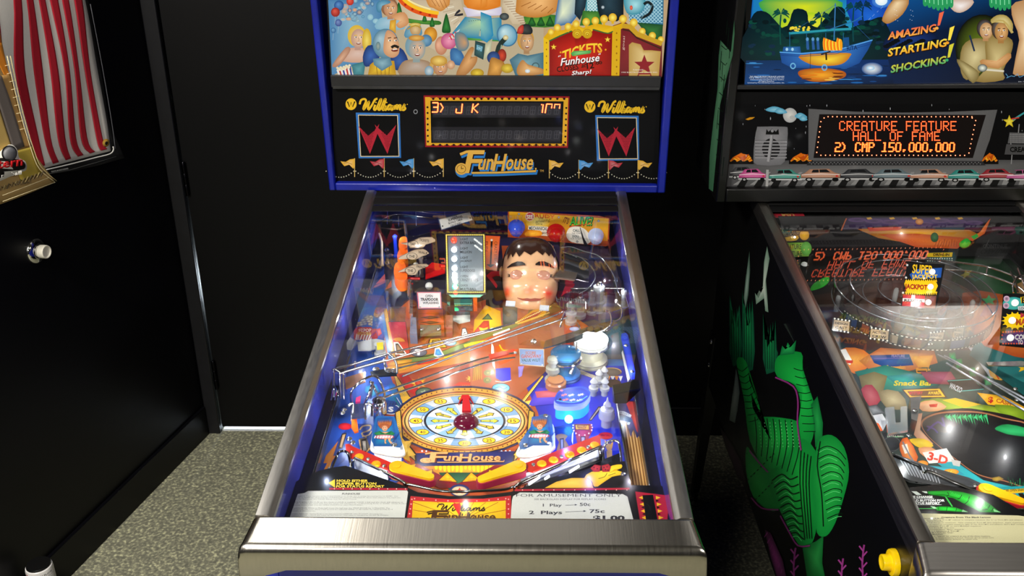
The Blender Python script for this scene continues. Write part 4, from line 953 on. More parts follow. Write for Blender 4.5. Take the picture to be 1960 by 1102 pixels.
F57 = dict(C='0e1110101010110e', R='1e11111e141211', E='1f10101e10101f', A='0e11111f111111', T='1f040404040404', U='1111111111110e', F='1f10101e101010', H='1111111f111111', L='1010101010101f', O='0e11111111110e', M='111b1515111111', P='1e11111e101010', I='0e04040404040e')
F57['C'] = '0e11101010110e'; F57.update({'0': '0e11111111110e', '1': '0c04040404041e', '2': '1e01010e10101f', '5': '1f10101e01011e', ',': '00000000000c08', ')': '10080404040810', ' ': '0'*14})
A = Art(lambda q: B2.at(q, .0136), B2.N); A.tf(1360, 170, 3.267)
A.poly([(684, 162), (1718, 165), (1638, 429), (647, 429)], '120c0c')
gl = []; D1 = []; D2 = []
def dmd(t, x0, x1, y0, y1, bold=0, sl=0.):
    n = len(t)*6-1; cw = (x1-x0)/n; rh = (y1-y0)/6
    for i, ch in enumerate(t):
        h = F57[ch]
        for r_ in range(7):
            v = int(h[2*r_:2*r_+2], 16)
            for c in range(5):
                if v >> (4-c) & 1:
                    x = x0+(i*6+c)*cw-sl*r_; y = y0+r_*rh
                    (D2 if bold else D1).append((x, y))
                    if bold: D2.append((x+cw*.55, y))
dmd('CREATURE FEATURE', 808, 1542, 205, 258); dmd('HALL OF FAME', 893, 1440, 270, 321); dmd('2) CMP 150,000,000', 782, 1530, 338, 391, 1, .6)
bd = [(735+k*28.1, 174) for k in range(33)]+[(690+k*29, 415+(1 if k > 20 else 0)) for k in range(32)]+[(710, 182), (1636, 182)]+[(690-k*4.3, 205+k*32) for k in range(7)]+[(1658-k*6, 198+k*29) for k in range(8)]
dd = A.build('dot_display', ARTDIM, rk)
A = Art(lambda q: B2.at(q, .0130), B2.N); A.tf(1360, 170, 3.267)
A.dots(D1, 4.2, 'd83818', n=6); A.dots(D1, 2.3, 'ff7038', n=5); A.dots(D2, 4.6, 'f04818', n=6); A.dots(D2, 2.6, 'ff8038', n=5); A.dots(bd, 4.0, 'f06030', n=6); A.dots(bd, 2.2, 'ffd0a0', n=5)
A.build('lit_dots', ARTGLOW, dd)
# green scaly panel on the side of the black backbox
p0 = B2.o+B2.X*(-.3679); nx = -B2.X
A = Art(lambda q: hit(q, p0, nx), nx); A.tf(1340, 0, 2.755)
A.poly([(125, -200), (185, -200), (178, 0), (182, 180), (172, 290), (140, 410), (104, 560), (96, 720), (78, 900), (68, 1010), (46, 995), (50, 820), (70, 640), (92, 470), (98, 300), (118, 120), (122, 0)], '3c6a4c', '588a66')
for k in range(15): A.line([(130+k % 5*11-k*3.4, -40+k*62), (124+k % 5*11-k*3.6, 60+k*62)], 3, '0c1c12')
for k in range(9): A.line([(112-k*4, 240+k*82), (138-k*5, 262+k*82), (150-k*8, 250+k*82)], 4, '0c1c12')
A.tf()
A.build('side_artwork', ARTDIM, rk)
# ------------------------------------------------------------------ green scaly sea plant printed on the black cabinet's side
px_ = .847-.2835-.0004
A = Art(lambda q: hit(q, (px_, 0, 0), V3((-1, 0, 0))), (-1, 0, 0)); A.tf(1360, 460, 1.7176)
A.EPS = 4e-5
G0, G1, G2, BK, PU = '0a8a34', '1cc84a', '5af080', '04100a', '8a3078'
A.poly([(186, 20), (194, 60), (182, 130), (186, 180), (190, 236), (180, 232), (176, 190), (150, 210), (146, 172), (158, 190), (172, 150), (176, 70)], '6a8a74', 'c8d4c4'); A.poly([(128, 36), (130, 100), (124, 180), (112, 240), (108, 200), (116, 120)], '3a5a48', '98b0a0')
A.poly([(84, 420), (90, 450), (96, 500), (88, 560), (80, 600), (62, 590), (70, 520), (78, 470)], '5a6a60', 'a8b4a8')
for x, y0, y1, n_ in ((62, 180, 405, 5), (104, 160, 425, 5), (172, 235, 430, 6)):
    P = [(x, y1-40)]
    for k in range(n_): P += [(x+k*8+1, y0+(k*53 % 60)), (x+k*8+6, y0+90+(k*31 % 40))]
    A.poly(P+[(x+n_*8+2, y1-60), (x+n_*7, y1), (x+12, y1+10)], '0a4a30', '128a48')
    for k in range(n_-1): A.line([(x+k*8+6, y0+80), (x+k*7+9, y1-8)], 2, '042014')
A.poly([(85, 395), (118, 400), (135, 520), (150, 575), (210, 580), (288, 595), (300, 640), (240, 760), (190, 762), (130, 660), (110, 520)], G0, G1, (200, 660), sm=3)
A.poly([(212, 402), (235, 372), (298, 368), (304, 420), (326, 490), (346, 560), (336, 650), (304, 706), (284, 640), (296, 540), (276, 475), (220, 448)], G0, G1, (305, 480), sm=3)
A.poly([(228, 378), (236, 345), (246, 358), (254, 335), (264, 350), (282, 328), (276, 372)], '0a6a34', '28b85a')
A.poly([(340, 600), (330, 540), (352, 512), (362, 560), (370, 600), (368, 660), (345, 680)], '0a6a30', '22a84a'); 
A.poly([(118, 680), (140, 700), (190, 755), (205, 810), (225, 880), (190, 885), (140, 840), (118, 760)], G0, '22b044', (160, 790), sm=3)
A.poly([(190, 760), (240, 735), (285, 650), (345, 690), (340, 800), (350, 930), (330, 1000), (290, 1000), (235, 900), (200, 830)], G0, '18ac3c', (280, 840), sm=3)
A.poly([(360, 650), (400, 640), (440, 680), (456, 760), (440, 840), (410, 930), (380, 972), (350, 960), (345, 880), (332, 800), (345, 700)], G0, '2ac04c', (410, 740), sm=3)
A.poly([(302, 1004), (345, 990), (372, 970), (368, 1060), (380, 1120), (320, 1120)], '0a6428', '2aa048')
for k in range(9): A.line([(88+k*5, 420+k*22), (104+k*6, 430+k*20), (122+k*6, 415+k*20)], 2.6, BK, 2)
for k in range(8): A.line([(146+k*20, 580+k*2), (152+k*20, 640+k*6), (150+k*17, 700+k*10)], 2.8, BK, 3); A.dots([(160+k*18+(j*13 % 12), 600+j*11) for j in range(8)], 2, '7ae88a', n=5)
for k in range(9): A.line([(274+k*4, 420+k*26), (300+k*4, 428+k*25), (322+k*3, 420+k*26)], 2.6, BK, 2)
for k in range(9): A.line([(203+k*7, 790+k*22), (235+k*6, 768+k*24), (262+k*5, 785+k*24), (288+k*3, 775+k*26)], 4, '041a0a', 3); A.line([(212+k*7, 800+k*22), (240+k*6, 780+k*24), (262+k*5, 796+k*24)], 2, '5ae878', 3)
for k in range(4): A.line([(300+k*11, 690+k*6), (296+k*10, 800), (312+k*8, 980)], 2.5, BK, 3)
for k in range(9): A.line([(352+k*4, 690+k*28), (384+k*4, 676+k*28), (420+k*2, 690+k*26), (446-k*3, 720+k*22)], 3, '04200c', 3); A.line([(356+k*4, 698+k*28), (384+k*4, 685+k*28), (416+k*2, 699+k*26)], 1.6, '6af088', 3)
A.line([(362, 660), (352, 740), (366, 830), (372, 940)], 4, '04200c', 3)
for i in range(60): A.dots([(120+(i*37 % 90), 700+(i*53 % 180))], 2.2, '06240e', n=5)
for P in ([(128, 690), (160, 730), (190, 762)], [(135, 845), (170, 880), (225, 885)], [(232, 905), (262, 960), (290, 1003), (330, 1003)], [(215, 450), (275, 480), (290, 530), (288, 600), (300, 690)]): A.line(P, 5, PU, 3)
for x, y in ((505, 1000), (436, 1045), (280, 1010)):
    A.line([(x, y), (x-6, y+60), (x-2, y+140)], 6, PU, 2)
    for k in range(6): A.line([(x-4, y+20+k*18), (x+(10 if k % 2 else -16), y+4+k*18)], 5, '9a3a86')
A.poly([(180, 950), (200, 960), (240, 1050), (255, 1120), (225, 1120), (200, 1040)], '3a1434', PU); 
for k in range(7): A.line([(190+k*8, 960+k*20), (180+k*9, 975+k*20)], 3, '8a3478')
A.poly([(30, 610), (60, 650), (100, 720), (120, 800), (90, 780), (50, 680)], '14060f', '3a1434')
A.tf()
A.build('side_picture', artmat('cabinet side print', .4, 0, 1, .1), rk)
# yellow flipper button on that side
q = hit((1714, 1076), (px_, 0, 0), V3((-1, 0, 0)))
YB_ = mat('yellow button plastic', 'f0c808', .25, coat=.4)
fb = M().lathe(q, (-1, 0, 0), [(.0185, 0), (.0185, .004), (.0175, .007), (.0155, .008), (.0115, .0075)], 26).build('flipper_button', YB_, rk)
M().lathe(q, (-1, 0, 0), [(.0110, .0045), (.0110, .017), (.0104, .0185), (.0085, .0188), (.007, .0180), (.003, .0172)], 26).build('button_plunger', YB_, fb)
# ------------------------------------------------------------------ builders for things that stand on a playfield
def plate(name, pts, h, th, m, parent, col='ffffff', cside=None, label=None):
    return M().prism([H(p, h) for p in pts], N*th, col, cside).build(name, m, parent, label=label)
def artplate(name, pts, h, th, base, draw, parent, m=None):
    """flat printed plastic lying at height h"""
    o = tuple(ZO); A = Art(lambda q: hit(q, PF0+N*(h+th), N), N); A.prism([H(p, h) for p in pts], N*th, base)
    A.tf(*o); A.poly(pts, base); draw(A); A.tf()
    return A.build(name, m or ART, parent)
def board(name, pts, anchor, h, tilt, base, draw, parent, m=None, th=.0022, turn=0.):
    """upright printed plate through the point seen at anchor, leaning back by tilt degrees from vertical"""
    o = tuple(ZO); t = math.radians(tilt); c = H(anchor, h)
    n = V3((math.sin(math.radians(turn))*math.cos(t), -math.cos(math.radians(turn))*math.cos(t), math.sin(t)))
    A = Art(lambda q: hit(q, c, n), n); A.prism([hit(zp(p), c-n*th, n) for p in pts], n*th*.98, base)
    A.tf(*o); A.poly(pts, base); draw(A); A.tf()
    return A.build(name, m or ART, parent)
def wire(name, pts, parent, r=.0015, m=None, sm=5, closed=False):
    P = [H(p, p[2]) for p in pts]
    if sm: P = cr(P, sm, closed)
    return M().tube(P, r, 8, closed).build(name, m or CHROME, parent, ang=60)
def dome(name, q, r, h, m, parent, sz=.7):
    return M().ball(H(q, h), r*mp(q, h), N, half=True, sz=sz, n=18).build(name, m, parent)
def screw(q, h, parent, r=.0032):
    return M().lathe(H(q, h), N, [(r, 0), (r, .0012), (r*.8, .0022), (r*.35, .0026), (r*.3, .0018)], 10).build('screw', SCREW, parent)
def post(name, q, h0, prof, m, parent, n=16):
    return M().lathe(H(q, h0), N, prof, n).build(name, m, parent)
LAMPK = .45
def lampat(q, h, power, col=(1, .97, .92), rad=.0013): return point('playfield_lamp', H(q, h), power*LAMPK, col, rad)
def flipper(piv, tip, top, rub, parent, h=.012, r0=.0115, r1=.0062):
    a, b = H(piv, h), H(tip, h); d = (b-a); L = d.length; d.normalize(); s_ = N.cross(d).normalized()
    def outl(e, z):
        P = []
        for k in range(9): an = math.pi/2+math.pi*k/8; P.append(a+N*z+(d*math.cos(an)+s_*math.sin(an))*(r0+e))
        for k in range(7): an = -math.pi/2+math.pi*k/6; P.append(b+N*z+(d*math.cos(an)+s_*math.sin(an))*(r1+e))
        return P
    f = M().prism(outl(0, 0), N*.018).build('flipper', top, parent, bevel=.0012)
    M().prism(outl(.0022, .003), N*.011).build('rubber', rub, f, bevel=.001)
    M().lathe(a+N*.018, N, [(.006, 0), (.006, .001), (.003, .0012)], 14).build('pivot_cap', top, f)
    return f
def wood_mat():
    m, nt, b = newmat('plunger lane wood')
    tc = nt.nodes.new('ShaderNodeTexCoord'); mp_ = nt.nodes.new('ShaderNodeMapping'); w_ = nt.nodes.new('ShaderNodeTexWave'); r = nt.nodes.new('ShaderNodeValToRGB')
    mp_.inputs['Scale'].default_value = (14, .5, 1); w_.inputs['Distortion'].default_value = 1.6; w_.inputs['Detail'].default_value = 3
    nt.links.new(tc.outputs['Object'], mp_.inputs['Vector']); nt.links.new(mp_.outputs['Vector'], w_.inputs['Vector']); nt.links.new(w_.outputs['Color'], r.inputs['Fac'])
    e = r.color_ramp.elements; e[0].color = (*lin('6a4424'), 1); e[1].color = (*lin('d8ac6c'), 1); k = e.new(.45); k.color = (*lin('b88648'), 1)
    nt.links.new(r.outputs['Color'], b.inputs['Base Color']); b.inputs['Roughness'].default_value = .25; b.inputs['Coat Weight'].default_value = .4
    return m
WOOD = wood_mat()
PFART = artmat('playfield print', .3, 0, 1, .2)
def pfplane(q): return hit(q, PF0, N)
def pfbase(dx, key, col):
    root = ROOTS[key]; A = Art(pfplane, N)
    c = [PF0+EX*(dx+x)+EY*y for x, y in ((-.2655, .024), (.2655, .024), (.2655, 1.09), (-.2655, 1.09))]
    A.prism([p-N*.012 for p in c], N*.012, col)
    for s_ in (-1, 1):                                 # black wooden side rails and steel ball guides
        M().box((dx+s_*.2645, .0, 0), (dx+s_*.247, 1.08, .020), 'ffffff', EX, EY, N, PF0).build('wood_rail', BLACKP, root, bevel=.001)
        if s_ < 0 or dx: M().box((dx+s_*.2465, .10, 0), (dx+s_*.2452, .98, .016), 'ffffff', EX, EY, N, PF0).build('ball_guide', mat('guide steel', 'b8babc', .25, 1.), root)
    return A
rb = ROOTS['blue']; Z()
A = pfbase(0, 'blue', '8a4424')
# ------------------------------------------------------------------ blue machine: printed playfield
A.poly([(545, 1040), (1285, 1040), (1165, 428), (740, 428)], 'a84a24')
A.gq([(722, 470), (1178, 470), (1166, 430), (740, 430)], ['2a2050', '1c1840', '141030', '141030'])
A.poly([(722, 470), (770, 470), (752, 600), (735, 640), (738, 690), (756, 745), (740, 790), (760, 860), (790, 905), (700, 960), (560, 960), (600, 880)], '1c3a8c', '2f5cb8', (690, 780))
A.poly([(1008, 742), (1060, 690), (1120, 660), (1200, 640), (1262, 940), (1150, 945), (1010, 930), (1042, 850), (1030, 790)], '1220a0', '2030d8', (1110, 800))
A.poly([(1110, 640), (1170, 640), (1195, 700), (1120, 700)], '2a6ab8', '5a9ad0')
A.poly([(742, 440), (930, 436), (960, 470), (968, 560), (880, 590), (800, 560), (752, 600), (735, 520)], '1c1630', '2c2238', (800, 500))
A.poly([(930, 500), (1070, 480), (1070, 600), (1000, 625), (930, 600)], '2a1a12', '4a3020')  # dark hollow round the doll's head, its shade painted into the print
A.poly([(1060, 440), (1168, 440), (1192, 560), (1198, 640), (1150, 640), (1090, 600), (1060, 620)], '2c2440', '54465c', (1120, 560))
A.tf(600, 560, 5.01)
A.gq([(670, 200), (760, 150), (930, 150), (1603, 200), (1603, 660), (800, 760), (760, 600)], ['8a2418', 'a0381c', 'a8502a', 'a85430', 'a85c34', 'a8642c', '98401c'])
A.poly([(640, 150), (700, 150), (790, 640), (720, 640)], '2f6aa8'); A.poly([(668, 150), (708, 150), (800, 640), (752, 640)], '2a1c10'); A.poly([(672, 150), (702, 150), (790, 640), (758, 640)], 'c8902c')
A.dots([(686+k*3.4, 170+k*20) for k in range(24)], 7, '4a2c10', n=6); A.dots([(686+k*3.4, 170+k*20) for k in range(24)], 4, 'f8e088', n=6)
A.gq([(716, 280), (885, 280), (926, 610), (790, 600)], ['b81c38', 'a8182c', 'c05030', 'c84a28'])
A.gq([(1000, 130), (1245, 130), (1260, 420), (1010, 420)], ['b83c1c', 'd05c28', 'e06c30', 'd86028'])
for y in (238, 286): A.poly([(1020, y), (1120, y-16), (1225, y), (1120, y+16)], '5a2c1c'); A.poly([(1050, y), (1120, y-9), (1190, y), (1120, y+9)], '7a4428')
A.gq([(1260, 120), (1360, 120), (1345, 400), (1275, 400)], ['7a5a4a', 'a87858', '8a3a24', 'a84028'])
A.poly([(1350, 60), (1520, 60), (1510, 220), (1370, 220)], '4a5658', '8a9c9c'); A.poly([(1340, 220), (1530, 210), (1530, 270), (1400, 300), (1340, 270)], 'd8dcd8', 'f4f8f4')
A.poly([(795, 640), (1100, 610), (1603, 425), (1603, 470), (1160, 640), (810, 690)], '5a6a34', '7a8844')
A.poly([(810, 690), (1160, 640), (1603, 470), (1603, 700), (820, 780)], 'c8742c', 'd88838')
for pts in ([(760, 660), (940, 640), (900, 680), (720, 700)], [(820, 700), (960, 670), (930, 720), (800, 760)], [(700, 720), (800, 700), (800, 770), (730, 780)]): A.poly(pts, 'a8701c', 'e0a838', sm=3)
A.poly([(985, 670), (1150, 625), (1195, 630), (1180, 660), (1010, 695)], 'a81818', 'f05020', sm=2); A.poly([(1248, 610), (1330, 595), (1345, 625), (1260, 640)], 'e8b818'); A.poly([(1440, 500), (1600, 455), (1603, 490), (1450, 525)], 'f0c818'); A.poly([(1490, 535), (1540, 515), (1545, 535), (1500, 550)], 'e8b818')
A.text('JACKPOT', 1262, 612, 72, 12, 'a02010', rot=-8); A.text('MILLION', 1000, 664, 150, 16, '5a0c0c', rot=-10)
A.poly([(768, 474), (812, 474), (902, 598), (866, 590), (850, 616), (824, 590), (786, 596)], 'f0ece0'); A.poly([(785, 488), (812, 488), (880, 585), (798, 585)], '2a1c14'); A.poly([(795, 500), (812, 500), (866, 578), (806, 578)], '8a6a44', 'b0926a')
for P in ([(716, 280), (885, 280), (926, 610), (790, 600)], [(1000, 130), (1245, 130), (1260, 420), (1010, 420)], [(820, 780), (1300, 700), (1603, 640)], [(810, 690), (1160, 640), (1603, 470)], [(795, 640), (1100, 610), (1603, 425)]): A.line(P, 5, '2a140c')
for k in range(5): A.line([(1000+k*4, 150+k*52), (1250+k*2, 150+k*52)], 2, '5a2410')
A.poly([(765, 445), (830, 430), (880, 470), (790, 465)], 'd89028', sm=2)
A.poly([(1110, 450), (1220, 440), (1282, 528), (1086, 540)], '2a1c10'); A.poly([(1122, 448), (1214, 442), (1272, 522), (1094, 532)], 'e8b838'); A.poly([(1140, 455), (1205, 450), (1244, 515), (1120, 522)], '4a3418'); A.poly([(1148, 460), (1200, 456), (1234, 510), (1126, 516)], 'a88438', 'd0b060')
A.poly([(1165, 535), (1210, 528), (1252, 600), (1200, 620), (1155, 605)], 'e8ecf0'); A.poly([(1174, 545), (1205, 540), (1236, 596), (1200, 606), (1166, 596)], '2a68a8', '5aa0e0')
A.ell(1008, 572, 82, 44, '1c1c22'); A.ell(1008, 572, 76, 39, '5a5a66', '74747e'); A.poly([(975, 545), (1045, 545), (1045, 560), (1022, 560), (1020, 600), (996, 600), (994, 560), (973, 560)], 'f4f0e8')
A.ell(1310, 480, 62, 34, '7a9ac0', 'b8cce0'); A.ring(1310, 480, 62, 34, 7, '3a4a6a')
A.poly([(1425, 340), (1460, 335), (1500, 440), (1410, 452)], '3a3a40'); A.poly([(1430, 350), (1456, 346), (1488, 432), (1420, 442)], 'e8e4dc'); A.text('C', 1438, 378, 22, 46, '4a4a50', bold=.03)
A.poly([(820, 780), (1300, 700), (1603, 640), (1603, 900), (1250, 940), (980, 1080), (860, 900)], '98381c', 'b05c38', (1200, 800))
A.poly([(820, 790), (900, 780), (1010, 930), (1000, 1000), (900, 940)], 'a81c18', 'c83020')
A.star(1010, 870, 100, 'c87818', 8, .5, ry=.6); A.star(1010, 870, 74, 'f0c040', 8, .5, ry=.6); A.ell(1010, 870, 38, 24, 'b82818', 'e86030')
A.ell(1065, 965, 88, 56, '4a5844', '7a8c70'); A.ring(1065, 965, 88, 56, 12, '2c3628'); A.star(1065, 962, 46, 'a8b898', 6, .5, ry=.64)
A.poly([(770, 800), (800, 800), (930, 1000), (1000, 1102), (880, 1102), (820, 980)], '2a1810'); A.poly([(776, 804), (796, 804), (920, 1000), (985, 1102), (890, 1102), (826, 975)], 'c8982c'); A.dots([(790+k*8, 815+k*17) for k in range(17)], 8, '3a2410', n=6); A.dots([(790+k*8, 815+k*17) for k in range(17)], 5, 'f0d878', n=6)
A.poly([(790, 1010), (900, 990), (960, 1020), (890, 1040), (900, 1090)], 'e8b02c'); A.poly([(740, 860), (780, 880), (850, 1040), (860, 1102), (700, 1102), (640, 960)], '14488c', '1c78b8')
for k in range(3): A.line([(770+k*14, 1000+k*4), (830+k*14, 1102)], 6, ('1c8a5a', '2a2a9a', 'd8dce0')[k])
A.poly([(640, 930), (720, 900), (760, 980), (690, 1030), (620, 1010)], '2a58c8', '4a90e0'); A.poly([(500, 900), (600, 880), (640, 960), (560, 1000), (490, 950)], '1c78a8', '50b8d8')
A.poly([(1320, 900), (1400, 860), (1560, 870), (1603, 900), (1603, 990), (1500, 970), (1400, 990)], 'c82c14', 'f05a28'); A.ell(1490, 955, 62, 30, 'a81010', 'f83020'); A.ell(1490, 955, 18, 10, '3a1010')
for k in range(9): A.line([(1440+k*18, 930), (1430+k*20, 890)], 5, 'e8b038')
A.star(1515, 825, 60, 'e8b038', 9, .5, ry=.6); A.poly([(1490, 690), (1600, 680), (1603, 860), (1530, 840)], 'b8641c', 'c8782c')
A.text('THE', 1540, 772, 34, 30, 'c83020', rot=-10)
# popcorn picture in the left lane
A.poly([(440, 330), (590, 330), (620, 430), (560, 470), (440, 440)], 'b82424'); 
for k in range(5): A.poly([(462+k*26, 400), (474+k*27, 400), (456+k*25, 462), (446+k*24, 452)], 'f4ece4')
A.text('POP', 480, 344, 74, 34, 'f8ece0', bold=.03); A.text('CORN', 466, 378, 86, 30, 'f0c030', bold=.03)
for k in range(12): A.ell(520+(k*29 % 80), 220+k*9, 20, 13, '9a7a50', 'f4e8c8')
A.poly([(600, 350), (640, 340), (656, 390), (620, 420)], 'c83030', 'f08080')
A.tf(900, 560, 5.008)
A.gq([(0, 150), (900, 140), (900, 560), (680, 800), (440, 1000), (0, 900)], ['a84a28', '985838', '986448', 'a05c3c', 'a85634', 'b05c34'])
A.poly([(310, 90), (455, 80), (450, 300), (312, 310)], '4a4638', '76705c'); A.poly([(560, 170), (800, 60), (900, 40), (900, 160), (700, 240), (520, 290)], '6a5428', '8a6c38')
A.poly([(800, 60), (1300, 20), (1380, 260), (1260, 300), (900, 200)], '3c3044', '5c4a58'); A.poly([(1250, 260), (1480, 240), (1480, 640), (1280, 640)], '1c3438', '34545a'); A.poly([(1360, 400), (1420, 380), (1450, 640), (1350, 640)], '5a5048', '7a7064')
A.poly([(30, 380), (40, 260), (150, 120), (290, 180), (300, 330), (200, 370)], 'd89c10', 'f4cc20', (200, 280)); A.poly([(110, 260), (170, 200), (215, 260)], '3a2c14'); A.poly([(125, 255), (170, 212), (205, 255)], '6a7a3a'); A.poly([(130, 270), (180, 270), (190, 400), (30, 430), (40, 370)], 'b02c1c', 'd84a28'); A.poly([(80, 330), (130, 345), (175, 330), (140, 380), (110, 380)], 'f0c030', sm=2)
A.poly([(0, 440), (390, 300), (780, 120), (790, 150), (400, 350), (0, 490)], '6a6c30', '8c8a40'); A.poly([(420, 300), (600, 170), (780, 125), (700, 230), (500, 300)], 'c88c1c'); A.poly([(450, 290), (600, 195), (720, 160), (640, 225)], '8a2018', 'b83a20')
A.dots([(425+k*15, 296-k*7) for k in range(24)], 7, 'f8e090', n=6); A.dots([(460+k*14, 300-k*5) for k in range(22)], 6, 'f0d070', n=6)
A.poly([(0, 480), (190, 450), (180, 470), (0, 510)], 'f0c810'); A.line([(220, 410), (300, 380), (380, 350)], 18, 'f0ece0', 2)
A.poly([(240, 520), (290, 510), (330, 560), (460, 540), (420, 640), (280, 700)], 'e84810', 'f87020'); A.line([(280, 500), (310, 550), (360, 556)], 12, 'f0b820', 3)
A.poly([(205, 480), (225, 520), (240, 740), (215, 700), (200, 560)], 'e8e4e0'); 
A.ell(295, 915, 88, 46, '1c2c40'); A.ell(295, 915, 82, 41, '50b0e8', 'b0e8ff'); A.line([(235, 920), (280, 905), (320, 925), (355, 908)], 9, '3a88c0', 3)
A.poly([(245, 730), (385, 720), (390, 840), (300, 850), (245, 820)], '2a2ac8', '4848e8'); A.line([(240, 850), (320, 860), (395, 840)], 8, 'd8d4d0', 2); A.poly([(460, 710), (515, 705), (495, 800), (465, 815)], '8a78e0', 'b0a0f0')
for x, y in ((170, 770), (165, 840)): A.ell(x, y, 40, 30, '6a7434', 'a0a050'); A.ring(x, y, 24, 16, 6, '3a4420')
A.poly([(30, 670), (110, 680), (115, 830), (20, 850)], 'b87a20', 'd8a038')
for k in range(5): A.line([(30+k*18, 690), (26+k*18, 840)], 5, '6a4010')
A.poly([(690, 790), (710, 800), (500, 1080), (455, 1102), (470, 1060)], '2a1c10'); A.poly([(690, 796), (704, 802), (500, 1070), (466, 1092), (476, 1060)], 'd8a428'); A.dots([(692-k*11, 812+k*14.2) for k in range(19)], 6, 'f8ec98', n=6)
A.poly([(500, 1050), (640, 1020), (660, 1040), (560, 1102), (480, 1102)], 'e8b838', 'f4d060')
A.poly([(640, 920), (860, 890), (850, 1060), (600, 1090), (560, 1080)], '3a2ab8', '6a50d8'); A.poly([(620, 950), (860, 930), (850, 1000), (640, 1010)], 'b0485a', 'c86878')
A.poly([(820, 480), (960, 480), (980, 540), (860, 560)], '8a2014', 'c04020'); A.line([(830, 490), (870, 500), (880, 560)], 14, 'e0e4ea', 3)
A.poly([(960, 320), (1050, 310), (1060, 370), (980, 390)], '7a1c2c'); A.ell(1000, 348, 50, 20, '8a90b8', 'b8bcd8')
A.poly([(1000, 760), (1060, 740), (1260, 820), (1240, 850), (1120, 800)], 'e8dcc8'); 
for k in range(4): A.line([(1020+k*20, 750+k*12), (1250, 800+k*16)], 3, '6a3c2c')
A.ell(1350, 760, 104, 44, '5a4a40', '7a6a5c'); A.dots([(1350+96*math.cos(t/9), 760-38*abs(math.sin(t/9))) for t in range(29)], 5, 'd8a870', n=6)
for k in range(5): A.poly([(1270+k*38, 800), (1290+k*38, 850), (1310+k*38, 800)], ('f0ece8', 'f09028')[k % 2])
A.ell(1370, 870, 76, 40, '3a2018', '4a2c24')
A.tf(560, 740, 4.239)
# lower playfield, left of centre
A.poly([(700, 300), (860, 250), (900, 600), (870, 660), (640, 640)], '14389c', '2f68d0'); A.poly([(300, 700), (360, 440), (470, 300), (640, 300), (660, 560), (450, 480), (420, 600)], '14307c', '2a58b0')
A.ell(800, 186, 74, 42, 'e4e8f0'); A.ell(800, 186, 66, 36, '16347a', '2a58b8'); A.text('S', 776, 164, 44, 44, 'f0f2f6', bold=.05)
A.poly([(690, 130), (750, 110), (830, 120), (860, 150), (720, 170)], '1c3a80'); 
for k in range(7): A.line([(690+k*24, 170-k*3), (700+k*24, 140-k*2)], 5, '0c1c44')
A.poly([(540, 420), (600, 410), (640, 520), (560, 540)], '4a4034', '8a7c68'); A.poly([(556, 428), (596, 424), (612, 530), (566, 530)], '1c1814'); A.poly([(566, 440), (592, 438), (602, 520), (572, 522)], '8c8478', 'c0b8ac')
A.line([(545, 350), (570, 320), (630, 315), (625, 350), (560, 380), (600, 410)], 12, 'b89a6a', 3)
A.line([(565, 405), (620, 390), (640, 360)], 9, 'c8aa74', 2); A.line([(540, 430), (570, 560), (600, 530), (625, 500)], 10, 'c89858', 3)
A.ell(425, 322, 54, 28, 'b81020', 'f83038')
A.poly([(372, 490), (400, 380), (440, 372), (405, 500), (370, 506)], '2a1c14'); A.poly([(382, 488), (406, 390), (430, 384), (398, 494)], 'b8905c', 'd8b888')
A.poly([(270, 560), (370, 440), (330, 560), (350, 560), (260, 700), (240, 700), (280, 620), (250, 620)], 'd87820', 'e8963c'); A.poly([(260, 720), (320, 600), (290, 700), (310, 700), (225, 830), (200, 830), (250, 740)], 'f0b028', 'f4c850'); A.poly([(260, 690), (300, 650), (290, 700), (265, 720)], '40b0e8')
# clock
A.tf()
cx, cy = 889.5, 806.5
A.ell(cx, cy-1, 137, 67, '1a1c50'); A.ell(cx, cy-1, 134, 64.5, '2a1810'); A.ell(cx, cy-1, 132, 63, 'c89030'); A.dots([(cx+127*math.cos(t*math.pi/36), cy-1+60*math.sin(t*math.pi/36)) for t in range(72)], 1.6, '6a3c10', n=6)
A.ell(cx, cy, 123, 57, '5a2410'); A.ell(cx, cy, 121, 55.5, 'b8541c', 'd87828'); A.ring(cx, cy, 119, 54, 8, 'c8a050'); A.ring(cx, cy, 116, 52, 2.2, '2a1c10'); A.ring(cx, cy, 112, 50, 3, 'e0c078')
A.ell(cx, cy, 108.5, 48.5, '1c1c24')
def sect(a0, a1, r0, r1, col, n=5):
    P = [(cx+r1*math.cos(math.radians(a0+(a1-a0)*i/n)), cy+r1*.447*math.sin(math.radians(a0+(a1-a0)*i/n))) for i in range(n+1)]
    P += [(cx+r0*math.cos(math.radians(a1-(a1-a0)*i/n)), cy+r0*.447*math.sin(math.radians(a1-(a1-a0)*i/n))) for i in range(n+1)]
    A.poly(P, col)
for k in range(12): sect(k*30-15, k*30+15, 78, 107, ('c8ccd2', '7aa2cc')[k % 2]); sect(k*30-15, k*30+15, 14, 74, ('d0d2d6', '8ab0d4')[(k+1) % 2])
A.ring(cx, cy, 78.5, 35.2, 2, '2a2c38'); A.ring(cx, cy, 84, 37.6, 1.2, '5a6c88')
for k in range(12):
    a = math.radians(-90+30*k); v = 60 if k == 0 else 5*k; x, y = cx+93*math.cos(a), cy+43*math.sin(a)
    A.ell(x, y, 12.8, 5.7, '241c10'); A.ell(x, y, 11.6, 4.9, 'f0b818', 'fce840')
    w_ = 11 if v > 9 else 6; A.text(str(v), x-w_/2, y-2.6, w_, 5.4, '6a1c08', bold=.02)
